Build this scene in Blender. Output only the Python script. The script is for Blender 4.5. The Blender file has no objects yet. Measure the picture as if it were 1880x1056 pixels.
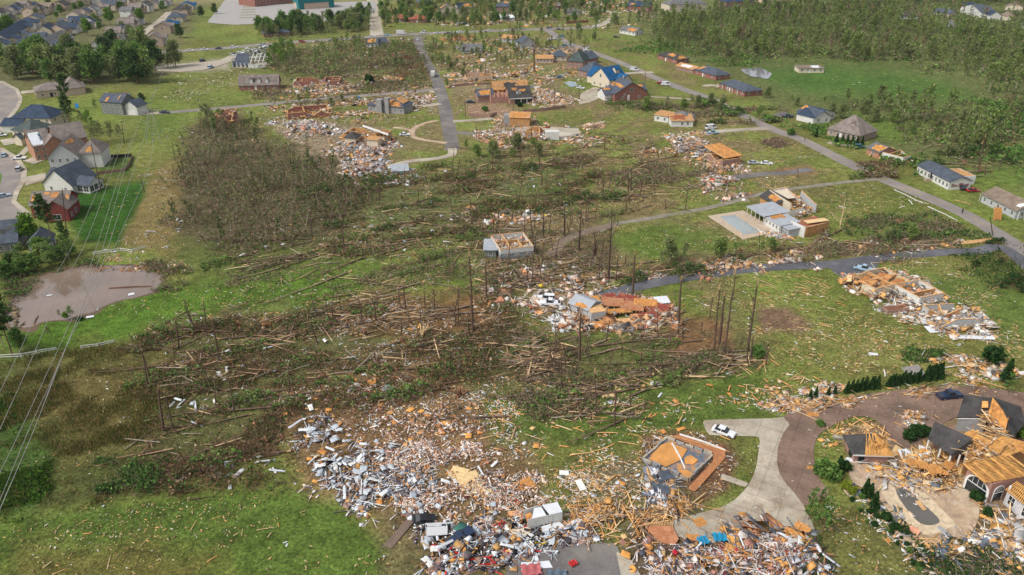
import bpy, math, random
import numpy as np
from mathutils import Vector, Matrix
R = math.radians
random.seed(7); RNG = np.random.default_rng(7)
scn = bpy.context.scene
# ------------------------------------------------------------------ camera
CF, PITCH, CAMH = 1423.0, R(26.9), 95.0          # focal length in photo pixels, tilt below the horizon, height
cd = bpy.data.cameras.new("camera"); cam = bpy.data.objects.new("camera", cd)
scn.collection.objects.link(cam); scn.camera = cam
cd.sensor_width = 36.0; cd.lens = CF / 1880 * 36.0; cd.clip_start = 1; cd.clip_end = 20000
cam.location = (0, 0, CAMH); cam.rotation_euler = (R(90) - PITCH, 0, 0)
# ------------------------------------------------------------------ sky, sun, exposure
SUN_EL, SUN_AZ = R(50), R(-118)                    # sun stands high, to the left and a little behind the view
w = bpy.data.worlds.new("World"); scn.world = w; w.use_nodes = True
nt = w.node_tree; nt.nodes.clear()
wo = nt.nodes.new("ShaderNodeOutputWorld"); bg = nt.nodes.new("ShaderNodeBackground")
sk = nt.nodes.new("ShaderNodeTexSky"); sk.sky_type = 'NISHITA'; sk.sun_disc = False
sk.sun_elevation = SUN_EL; sk.sun_rotation = SUN_AZ; sk.air_density = 1.0; sk.dust_density = 3.0; sk.ozone_density = 1.0
hs = nt.nodes.new("ShaderNodeHueSaturation"); hs.inputs['Saturation'].default_value = 0.35
nt.links.new(sk.outputs[0], hs.inputs['Color']); nt.links.new(hs.outputs[0], bg.inputs[0])
bg.inputs[1].default_value = 0.13; nt.links.new(bg.outputs[0], wo.inputs[0])
sl = bpy.data.lights.new("sun", 'SUN'); sl.energy = 1.7; sl.angle = R(16); sl.color = (1, .97, .92)
so = bpy.data.objects.new("sun", sl); scn.collection.objects.link(so)
# direction towards the sun: azimuth measured clockwise from +Y
sd = Vector((math.sin(SUN_AZ) * math.cos(SUN_EL), math.cos(SUN_AZ) * math.cos(SUN_EL), math.sin(SUN_EL)))
so.rotation_euler = sd.to_track_quat('Z', 'Y').to_euler()
scn.view_settings.view_transform = 'Standard'; scn.view_settings.look = 'None'
scn.view_settings.exposure = 0.5; scn.view_settings.gamma = 1.0
scn.cycles.max_bounces = 5; scn.cycles.transparent_max_bounces = 8
# ------------------------------------------------------------------ helpers
CT, ST = math.cos(PITCH), math.sin(PITCH)
def P(x, y, z=0.0):
    "ground (or height z) point seen at photo pixel x, y"
    u, v = (x - 940) / CF, (y - 528) / CF
    dz = -(ST + v * CT); dy = CT - v * ST
    t = (z - CAMH) / dz
    return Vector((u * t, dy * t, z))
def PN(xy, z=0.0):
    xy = np.asarray(xy, float); u = (xy[..., 0] - 940) / CF; v = (xy[..., 1] - 528) / CF
    t = (z - CAMH) / -(ST + v * CT)
    return np.stack([u * t, (CT - v * ST) * t], -1)
def topix(X, Y, Z=0.0):
    d = Y * CT + (CAMH - Z) * ST; vv = (CAMH - Z) * CT - Y * ST
    return 940 + CF * X / d, 528 + CF * vv / d
def tag(o, label=None, cat=None, group=None, kind=None):
    if label: o["label"] = label
    if cat: o["category"] = cat
    if group: o["group"] = group
    if kind: o["kind"] = kind
    return o
def link(o, parent=None):
    scn.collection.objects.link(o)
    if parent: o.parent = parent
    return o
def empty(name, loc=(0, 0, 0), rz=0.0, label=None, cat=None, group=None):
    o = bpy.data.objects.new(name, None); o.empty_display_size = .3
    o.location = loc; o.rotation_euler = (0, 0, rz); link(o)
    return tag(o, label, cat, group)
# ---- materials
MATS = {}
def newmat(name):
    m = bpy.data.materials.new(name); m.use_nodes = True; nt = m.node_tree
    return m, nt, nt.nodes["Principled BSDF"]
def N(nt, t, **kw):
    n = nt.nodes.new(t)
    for k, v in kw.items(): setattr(n, k, v)
    return n
def noise(nt, scale, detail=4, rough=.6, coord='Object'):
    tc = N(nt, "ShaderNodeTexCoord"); n = N(nt, "ShaderNodeTexNoise")
    n.inputs['Scale'].default_value = scale; n.inputs['Detail'].default_value = detail; n.inputs['Roughness'].default_value = rough
    nt.links.new(tc.outputs[coord], n.inputs['Vector']); return n
def ramp(nt, src, stops):
    r = N(nt, "ShaderNodeValToRGB"); e = r.color_ramp.elements
    e[0].position, e[0].color = stops[0][0], (*stops[0][1], 1); e[1].position, e[1].color = stops[-1][0], (*stops[-1][1], 1)
    for p, c in stops[1:-1]:
        k = e.new(p); k.color = (*c, 1)
    nt.links.new(src, r.inputs[0]); return r
def mul(nt, a, b, fac=1.0, mode='MULTIPLY'):
    m = N(nt, "ShaderNodeMix", data_type='RGBA', blend_type=mode); m.inputs[0].default_value = fac
    for s, i in ((a, 6), (b, 7)):
        if isinstance(s, tuple): m.inputs[i].default_value = (*s, 1)
        else: nt.links.new(s, m.inputs[i])
    return m.outputs[2]
def bump(nt, b, src, strength, dist=.05):
    k = N(nt, "ShaderNodeBump"); k.inputs['Strength'].default_value = strength; k.inputs['Distance'].default_value = dist
    nt.links.new(src, k.inputs['Height']); nt.links.new(k.outputs[0], b.inputs['Normal'])
def mat(name, col, rough=.8, var=.25, scale=1.5, fine=9.0, spec=.3, metal=0, bmp=.2, stain=None, joint=None):
    "mottled plain surface"
    if name in MATS: return MATS[name]
    m, nt, b = newmat(name)
    n = noise(nt, scale, 6); lo = tuple(c * (1 - var) for c in col); hi = tuple(min(1, c * (1 + var)) for c in col)
    r = ramp(nt, n.outputs[0], [(.3, lo), (.7, hi)]); out = r.outputs[0]
    n2 = noise(nt, fine, 3); r2 = ramp(nt, n2.outputs[0], [(.35, (1 - var * .6,) * 3), (.65, (1, 1, 1))])
    out = mul(nt, out, r2.outputs[0])
    if stain:
        n3 = noise(nt, scale * .6, 8, .75); r3 = ramp(nt, n3.outputs[0], [(.5, (0, 0, 0)), (.62, (1, 1, 1))])
        mx = N(nt, "ShaderNodeMix", data_type='RGBA'); nt.links.new(r3.outputs[0], mx.inputs[0]); nt.links.new(out, mx.inputs[6]); mx.inputs[7].default_value = (*stain, 1); out = mx.outputs[2]
    if joint:
        t = N(nt, "ShaderNodeTexBrick"); t.offset = 0; t.inputs['Scale'].default_value = 1; t.inputs['Brick Width'].default_value = joint; t.inputs['Row Height'].default_value = joint; t.inputs['Mortar Size'].default_value = .07; t.inputs['Mortar Smooth'].default_value = .6
        t.inputs['Color1'].default_value = (1, 1, 1, 1); t.inputs['Color2'].default_value = (.88, .88, .88, 1); t.inputs['Mortar'].default_value = (.6, .58, .55, 1)
        mp = N(nt, "ShaderNodeMapping"); mp.inputs['Rotation'].default_value = (0, 0, .5); tc = N(nt, "ShaderNodeTexCoord"); nt.links.new(tc.outputs['Object'], mp.inputs[0]); nt.links.new(mp.outputs[0], t.inputs[0]); out = mul(nt, out, t.outputs[0])
    nt.links.new(out, b.inputs['Base Color'])
    b.inputs['Roughness'].default_value = rough; b.inputs['Specular IOR Level'].default_value = spec; b.inputs['Metallic'].default_value = metal
    if bmp: bump(nt, b, n2.outputs[0], bmp)
    MATS[name] = m; return m
def vmat(name, rough=.85, spec=.2, trans=0.0, var=.3, scale=2.0):
    "surface whose own colour is stored per face"
    if name in MATS: return MATS[name]
    m, nt, b = newmat(name)
    a = N(nt, "ShaderNodeAttribute"); a.attribute_name = "Col"
    n = noise(nt, scale, 4); r = ramp(nt, n.outputs[0], [(.3, (1 - var,) * 3), (.7, (1 + var * .5,) * 3)])
    out = mul(nt, a.outputs[0], r.outputs[0]); nt.links.new(out, b.inputs['Base Color'])
    b.inputs['Roughness'].default_value = rough; b.inputs['Specular IOR Level'].default_value = spec
    if trans:
        t = N(nt, "ShaderNodeBsdfTranslucent"); mx = N(nt, "ShaderNodeMixShader"); mx.inputs[0].default_value = trans
        nt.links.new(out, t.inputs[0]); nt.links.new(b.outputs[0], mx.inputs[1]); nt.links.new(t.outputs[0], mx.inputs[2])
        nt.links.new(mx.outputs[0], nt.nodes["Material Output"].inputs[0])
    MATS[name] = m; return m
def brick(name, c1, c2, mortar=(.35, .33, .3)):
    if name in MATS: return MATS[name]
    m, nt, b = newmat(name)
    tc = N(nt, "ShaderNodeTexCoord"); sp = N(nt, "ShaderNodeSeparateXYZ"); ad = N(nt, "ShaderNodeMath", operation='ADD'); cb = N(nt, "ShaderNodeCombineXYZ")
    nt.links.new(tc.outputs['Object'], sp.inputs[0]); nt.links.new(sp.outputs[0], ad.inputs[0]); nt.links.new(sp.outputs[1], ad.inputs[1])
    nt.links.new(ad.outputs[0], cb.inputs[0]); nt.links.new(sp.outputs[2], cb.inputs[1])
    t = N(nt, "ShaderNodeTexBrick"); t.inputs['Scale'].default_value = 2.2; t.inputs['Color1'].default_value = (*c1, 1); t.inputs['Color2'].default_value = (*c2, 1)
    t.inputs['Mortar'].default_value = (*mortar, 1); t.inputs['Mortar Size'].default_value = .012; nt.links.new(cb.outputs[0], t.inputs[0])
    n = noise(nt, .8, 5); r = ramp(nt, n.outputs[0], [(.3, (.75, .75, .75)), (.7, (1.1, 1.1, 1.1))])
    nt.links.new(mul(nt, t.outputs[0], r.outputs[0]), b.inputs['Base Color']); b.inputs['Roughness'].default_value = .9
    MATS[name] = m; return m
def striped(name, col, per=5.0, axis=2, dark=.8, rough=.75, var=.12):
    "boards or shingle courses: thin darker lines across"
    if name in MATS: return MATS[name]
    m, nt, b = newmat(name)
    tc = N(nt, "ShaderNodeTexCoord"); sp = N(nt, "ShaderNodeSeparateXYZ"); nt.links.new(tc.outputs['Object'], sp.inputs[0])
    a = N(nt, "ShaderNodeMath", operation='MULTIPLY'); a.inputs[1].default_value = per; nt.links.new(sp.outputs[axis], a.inputs[0])
    f = N(nt, "ShaderNodeMath", operation='FRACT'); nt.links.new(a.outputs[0], f.inputs[0])
    r = ramp(nt, f.outputs[0], [(.0, (dark,) * 3), (.18, (1, 1, 1))])
    n = noise(nt, .9, 7, .7); r2 = ramp(nt, n.outputs[0], [(.3, tuple(c * (1 - var) for c in col)), (.7, tuple(min(1, c * (1 + var)) for c in col))])
    n3 = noise(nt, 14, 2); r3 = ramp(nt, n3.outputs[0], [(.3, (1 - var,) * 3), (.7, (1, 1, 1))])
    nt.links.new(mul(nt, mul(nt, r2.outputs[0], r.outputs[0]), r3.outputs[0]), b.inputs['Base Color']); b.inputs['Roughness'].default_value = rough
    b.inputs['Specular IOR Level'].default_value = .25
    MATS[name] = m; return m
WALL = dict(
    white=striped('white_siding', (.62, .61, .57), 4), cream=mat('cream_stucco', (.58, .5, .38), var=.1), beige=mat('beige_wall', (.5, .38, .29), var=.12),
    grey=striped('grey_siding', (.2, .21, .19), 4), lgrey=striped('light_grey_siding', (.42, .43, .43), 4), red=striped('red_siding', (.22, .05, .045), 4),
    brick=brick('red_brick', (.3, .09, .055), (.22, .07, .045)), brown=brick('brown_brick', (.3, .16, .11), (.24, .13, .1)), pink=brick('rose_brick', (.4, .2, .15), (.33, .16, .12)),
    stone=brick('grey_stone', (.33, .32, .31), (.23, .23, .23)), orange=brick('orange_brick', (.42, .19, .1), (.35, .15, .08)), osb=mat('bare_sheathing', (.5, .26, .1), var=.35, scale=.8, stain=(.36, .22, .13)),
    wrap=mat('house_wrap', (.5, .5, .52), var=.2, scale=2, stain=(.6, .55, .5)))
def shing(n, c, var=.3): return mat(n, c, .9, var, .5, 5, .15, bmp=.3)
ROOF = dict(
    dark=shing('charcoal_shingle', (.068, .064, .062), .4), navy=shing('blue_black_shingle', (.04, .06, .095)), brown=shing('brown_shingle', (.21, .175, .155)),
    grey=shing('grey_shingle', (.15, .15, .15)), blue=shing('blue_tarp', (.015, .085, .2), .25), green=shing('green_grey_shingle', (.07, .09, .085)),
    tan=shing('tan_shingle', (.22, .17, .13)), red=shing('red_shingle', (.3, .1, .06)), metal=mat('pale_metal_roof', (.36, .38, .41), .55, .12, .5, metal=.1), osb=WALL['osb'],
    white=mat('white_membrane', (.62, .64, .66), .6, .08, .5), slate=shing('slate_shingle', (.08, .095, .12)))
M_OSB = mat('roof_decking', (.6, .28, .08), .85, .4, .8, 6, stain=(.36, .15, .055), joint=1.22); M_LUM = mat('new_lumber', (.64, .38, .17), .8, .3, 1.2, stain=(.4, .23, .12))
M_TRIM = mat('white_trim', (.68, .67, .64), .6, .1); M_GLASS = mat('dark_glass', (.025, .03, .035), .12, .2, 1, spec=.6, bmp=0)
M_CONC = mat('concrete', (.44, .385, .3), .9, .25, .12, 1.5, bmp=.1, stain=(.27, .21, .15), joint=4.2); M_ASPH = mat('asphalt', (.15, .138, .13), .9, .3, .1, 2, bmp=.1, stain=(.2, .18, .16))
M_ASPHB = mat('dark_asphalt', (.1, .1, .112), .85, .25, .15, 2, bmp=.1, stain=(.14, .14, .15)); M_ROAD = mat('worn_road', (.23, .2, .185), .9, .2, .08, 2, bmp=.1, stain=(.28, .235, .2))
M_PAVER = mat('paver', (.235, .155, .115), .85, .4, .09, 2.5, bmp=.2, stain=(.14, .085, .06), joint=3.4); M_STONE = mat('flagstone', (.42, .3, .2), .9, .35, .3, 1.8, bmp=.2, stain=(.5, .4, .28))
M_DIRT = mat('bare_earth', (.22, .1, .055), .95, .3, .15, 2); M_DARK = mat('dark_void', (.02, .02, .02), .9, .2)
M_LEAF = vmat('foliage', .7, .15, .25, .25, .5); M_BARK = vmat('bark', .9, .1, 0, .35, 3); M_JUNK = vmat('debris_surface', .75, .2, 0, .3, 1.2)
M_TWIG = vmat('twigs_and_leaves', .85, .1, .33, .25, 1)
# ---- polygon meshes
def pymesh(name, V, F, m, parent=None, loc=None, smooth=False, mi=None):
    me = bpy.data.meshes.new(name); me.from_pydata([tuple(v) for v in V], [], F); me.update()
    for x in (m if isinstance(m, (list, tuple)) else [m]): me.materials.append(x)
    if mi: me.polygons.foreach_set("material_index", mi)
    if smooth: me.polygons.foreach_set("use_smooth", [True] * len(F))
    o = link(bpy.data.objects.new(name, me), parent)
    if loc is not None: o.location = loc
    return o
class G:
    "collects boxes, prisms and slabs of one part"
    def __init__(s): s.V, s.F = [], []
    def add(s, V, F):
        k = len(s.V); s.V += [tuple(v) for v in V]; s.F += [tuple(i + k for i in f) for f in F]; return s
    def box(s, x0, x1, y0, y1, z0, z1):
        return s.add([(x0, y0, z0), (x1, y0, z0), (x1, y1, z0), (x0, y1, z0), (x0, y0, z1), (x1, y0, z1), (x1, y1, z1), (x0, y1, z1)],
                     [(3, 2, 1, 0), (4, 5, 6, 7), (0, 1, 5, 4), (1, 2, 6, 5), (2, 3, 7, 6), (3, 0, 4, 7)])
    def slab(s, poly, t, up=(0, 0, 1)):
        up = Vector(up) * t; n = len(poly); lo = [Vector(p) for p in poly]; hi = [p + up for p in lo]
        return s.add(lo + hi, [tuple(range(n))[::-1], tuple(range(n, 2 * n))] + [(i, (i + 1) % n, n + (i + 1) % n, n + i) for i in range(n)])
    def beam(s, a, b, wd, ht):
        a, b = Vector(a), Vector(b); d = (b - a).normalized(); sx = d.cross(Vector((0, 0, 1)))
        if sx.length < .01: sx = Vector((1, 0, 0))
        sx = sx.normalized() * wd / 2; sz = sx.cross(d).normalized() * ht / 2
        return s.add([a - sx - sz, a + sx - sz, a + sx + sz, a - sx + sz, b - sx - sz, b + sx - sz, b + sx + sz, b - sx + sz],
                     [(0, 1, 2, 3), (7, 6, 5, 4), (0, 4, 5, 1), (1, 5, 6, 2), (2, 6, 7, 3), (3, 7, 4, 0)])
    def cyl(s, a, b, r0, r1, n=8):
        a, b = Vector(a), Vector(b); d = (b - a).normalized(); x = d.orthogonal().normalized(); y = d.cross(x)
        V = [a + (x * math.cos(t) + y * math.sin(t)) * r0 for t in [2 * math.pi * i / n for i in range(n)]] + [b + (x * math.cos(t) + y * math.sin(t)) * r1 for t in [2 * math.pi * i / n for i in range(n)]]
        return s.add(V, [(i, (i + 1) % n, n + (i + 1) % n, n + i) for i in range(n)] + [tuple(range(n))[::-1], tuple(range(n, 2 * n))])
    def build(s, name, m, parent=None, **k): return pymesh(name, s.V, s.F, m, parent, **k)
# ---- numpy quad soups (V, Q, C) for foliage and debris
def cat(*S):
    S = [s for s in S if s is not None and len(s[0])]; V, Q, C, k = [], [], [], 0
    for v, q, c in S: V.append(v); Q.append(q + k); C.append(c); k += len(v)
    return np.concatenate(V), np.concatenate(Q), np.concatenate(C)
def soup(name, S, m, parent=None):
    V, Q, C = S; me = bpy.data.meshes.new(name)
    me.vertices.add(len(V)); me.vertices.foreach_set("co", V.astype(np.float32).ravel())
    me.loops.add(Q.size); me.loops.foreach_set("vertex_index", Q.astype(np.int32).ravel())
    me.polygons.add(len(Q)); me.polygons.foreach_set("loop_start", np.arange(0, Q.size, 4, dtype=np.int32))
    me.update(calc_edges=True)
    a = me.attributes.new("Col", 'FLOAT_COLOR', 'POINT')
    a.data.foreach_set("color", np.concatenate([C, np.ones((len(C), 1))], 1).astype(np.float32).ravel())
    me.materials.append(m); return link(bpy.data.objects.new(name, me), parent)
BQ = np.array([(3, 2, 1, 0), (4, 5, 6, 7), (0, 1, 5, 4), (1, 2, 6, 5), (2, 3, 7, 6), (3, 0, 4, 7)])
BV = np.array([(-1, -1, -1), (1, -1, -1), (1, 1, -1), (-1, 1, -1), (-1, -1, 1), (1, -1, 1), (1, 1, 1), (-1, 1, 1)]) * .5
def rots(yaw, pitch, roll):
    cy, sy, cp, sp, cr, sr = np.cos(yaw), np.sin(yaw), np.cos(pitch), np.sin(pitch), np.cos(roll), np.sin(roll)
    M = np.empty((len(yaw), 3, 3))
    M[:, 0, 0] = cy * cp; M[:, 0, 1] = cy * sp * sr - sy * cr; M[:, 0, 2] = cy * sp * cr + sy * sr
    M[:, 1, 0] = sy * cp; M[:, 1, 1] = sy * sp * sr + cy * cr; M[:, 1, 2] = sy * sp * cr - cy * sr
    M[:, 2, 0] = -sp; M[:, 2, 1] = cp * sr; M[:, 2, 2] = cp * cr
    return M
def boxes(c, d, M, col, jit=0.0):
    n = len(c); v = BV[None] * d[:, None, :]
    if jit: v = v * (1 + RNG.uniform(-jit, jit, v.shape))
    V = np.einsum('nij,nkj->nki', M, v) + c[:, None]
    Q = BQ[None] + (np.arange(n) * 8)[:, None, None]
    return V.reshape(-1, 3), Q.reshape(-1, 4), np.repeat(col, 8, 0)
def quads(c, u, v, col):
    V = np.stack([c - u - v, c + u - v, c + u + v, c - u + v], 1); n = len(c)
    return V.reshape(-1, 3), (np.arange(n * 4)).reshape(-1, 4), np.repeat(col, 4, 0)
def unit(n):
    a = RNG.normal(size=(n, 3)); return a / np.linalg.norm(a, axis=1)[:, None]
def mixc(pal, n, jit=.15):
    "pal: list of (colour, weight)"
    W = np.array([p[1] for p in pal], float); C = np.array([p[0] for p in pal], float)
    c = C[RNG.choice(len(pal), n, p=W / W.sum())]
    return np.clip(c * (1 + RNG.uniform(-jit, jit, (n, 1))), 0, .9)
def leaves(c, size, pal, flat=0.0, jit=.25):
    "leaf-sized faces at points c"
    n = len(c); a = unit(n); b = unit(n)
    if flat: a[:, 2] *= (1 - flat); b[:, 2] *= (1 - flat)
    b = np.cross(a, b); b /= np.linalg.norm(b, axis=1)[:, None] + 1e-6; a /= np.linalg.norm(a, axis=1)[:, None] + 1e-6
    s = (size * RNG.uniform(.5, 1.3, n))[:, None] / 2
    return quads(c, a * s, b * s * .7, mixc(pal, n, jit))
def sticks(a, b, wd, pal, jit=.25):
    "thin strips from a to b"
    d = b - a; s = np.cross(d, unit(len(a))); s /= np.linalg.norm(s, axis=1)[:, None] + 1e-6
    return quads((a + b) / 2, d / 2, s * (np.asarray(wd).reshape(-1, 1) if np.ndim(wd) else wd) / 2, mixc(pal, len(a), jit))
def tube(pts, rad, sides=6, col=(.1, .08, .06), col2=None):
    pts = np.asarray(pts, float); k = len(pts); rad = np.asarray(rad, float)
    d = np.gradient(pts, axis=0); d /= np.linalg.norm(d, axis=1)[:, None] + 1e-9
    ref = np.array([0, 0, 1.]) if abs(d[0][2]) < .8 else np.array([1., 0, 0])
    x = np.cross(d, ref); x /= np.linalg.norm(x, axis=1)[:, None]; y = np.cross(d, x)
    t = np.arange(sides) * 2 * np.pi / sides
    V = pts[:, None] + (x[:, None] * np.cos(t)[None, :, None] + y[:, None] * np.sin(t)[None, :, None]) * rad[:, None, None]
    i = np.arange(k - 1)[:, None] * sides; j = np.arange(sides)[None]; j2 = (j + 1) % sides
    Q = np.stack([i + j, i + j2, i + sides + j2, i + sides + j], -1).reshape(-1, 4)
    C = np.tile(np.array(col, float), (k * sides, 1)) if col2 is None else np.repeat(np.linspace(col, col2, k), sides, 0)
    return V.reshape(-1, 3), Q, C
def xf(S, loc=(0, 0, 0), rz=0, sc=1, tilt=0, az=0):
    V, Q, C = S; V = V * sc
    if tilt:
        ax = np.array([math.cos(az), math.sin(az), 0]); M = np.array(Matrix.Rotation(tilt, 3, Vector(ax))); V = V @ M.T
    c, s = math.cos(rz), math.sin(rz); V = np.stack([V[:, 0] * c - V[:, 1] * s, V[:, 0] * s + V[:, 1] * c, V[:, 2]], 1) + np.asarray(loc)
    return V, Q, C
def inpoly(pt, poly):
    x, y = pt[:, 0], pt[:, 1]; r = np.zeros(len(pt), bool); j = len(poly) - 1
    for i in range(len(poly)):
        xi, yi = poly[i]; xj, yj = poly[j]
        with np.errstate(divide='ignore', invalid='ignore'):
            r ^= ((yi > y) != (yj > y)) & (x < (xj - xi) * (y - yi) / (yj - yi + 1e-12) + xi)
        j = i
    return r
def polydist(pt, poly):
    "distance to the outline, negative inside"
    best = np.full(len(pt), 1e9)
    for i in range(len(poly)):
        a, b = np.array(poly[i - 1], float), np.array(poly[i], float); ab = b - a
        t = np.clip(((pt - a) @ ab) / (ab @ ab + 1e-9), 0, 1); best = np.minimum(best, np.linalg.norm(pt - a - t[:, None] * ab, axis=1))
    return np.where(inpoly(pt, poly), -best, best)
def vnoise(x, y, s, seed=0):
    "value noise of world position"
    x = x / s; y = y / s; xi, yi = np.floor(x), np.floor(y); fx, fy = x - xi, y - yi; fx = fx * fx * (3 - 2 * fx); fy = fy * fy * (3 - 2 * fy)
    h = lambda a, b: np.modf(np.abs(np.sin(a * 127.1 + b * 311.7 + seed * 74.7) * 43758.5453))[0]
    return (h(xi, yi) * (1 - fx) + h(xi + 1, yi) * fx) * (1 - fy) + (h(xi, yi + 1) * (1 - fx) + h(xi + 1, yi + 1) * fx) * fy
ROADPOLY = []
def sample(px, n, avoid=(), clump=0.0, seed=1, soft=None, keep=.93):
    "n ground points spread over the ground inside an outline, thinning out unevenly at its edge"
    poly = PN(px); lo, hi = poly.min(0), poly.max(0); out = []; tot = 0; av = [PN(a) for a in avoid]
    if soft is None: soft = .16 * math.sqrt((hi - lo).prod())
    soft = min(soft, 22); lo = lo - soft * .3; hi = hi + soft * .3
    for _ in range(200):
        q = RNG.uniform(lo, hi, (max(2000, n * 2), 2))
        w_ = polydist(q, poly) / soft + (vnoise(q[:, 0], q[:, 1], soft * .9 + .5, 41) - .5) * 1.3 + (vnoise(q[:, 0], q[:, 1], soft * .3 + .3, 43) - .5) * .5
        q = q[RNG.random(len(q)) < np.clip(.35 - w_ * 1.6, 0, 1)]
        for a in av: q = q[~inpoly(q, a)]
        for a in ROADPOLY:
            k = np.where(((q > a.min(0)) & (q < a.max(0))).all(1))[0]
            if len(k): k = k[inpoly(q[k], a)]; k = k[RNG.random(len(k)) < keep]; q = np.delete(q, k, 0)
        if clump:                                     # drifts drawn out along the wind
            a_, c_ = q[:, 0] * .9 + q[:, 1] * .43, (q[:, 1] * .9 - q[:, 0] * .43) * 3.2
            q = q[RNG.random(len(q)) < np.clip((vnoise(a_, c_, 17, seed) * .55 + vnoise(q[:, 0], q[:, 1], 2.6, seed + 1) * .3 + vnoise(q[:, 0], q[:, 1], 26, seed + 2) * .35 - .62) * clump * 3.4 + .4, .02, 1)]
        out.append(q); tot += len(q)
        if tot >= n: break
    return np.concatenate(out)[:n]
class Proto:
    "a finished thing whose later uses are copies of it and of its parts"
    def __init__(s, root, S=None): s.root, s.used, s.S = root, False, S; s.kids = [(c, list(c.children)) for c in root.children]
    def put(s, loc, rz=0, sc=1, label=None, cat=None, group=None, tilt=(0, 0), name=None):
        r = s.root
        if s.used:
            r = s.root.copy(); scn.collection.objects.link(r)
            for c, gs in s.kids:
                c2 = c.copy(); scn.collection.objects.link(c2); c2.parent = r
                for g in gs:
                    g2 = g.copy(); scn.collection.objects.link(g2); g2.parent = c2
        s.used = True; r.location = loc; r.rotation_euler = (tilt[0], tilt[1], rz); r.scale = (sc,) * 3 if np.ndim(sc) == 0 else sc
        tag(r, label, cat, group); return r
# ================================================================== the ground
POND = [(18, 596), (16, 560), (40, 522), (88, 503), (150, 490), (228, 487), (280, 492), (298, 508), (290, 526), (262, 542), (205, 556), (150, 578), (92, 592), (42, 602)]
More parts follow.
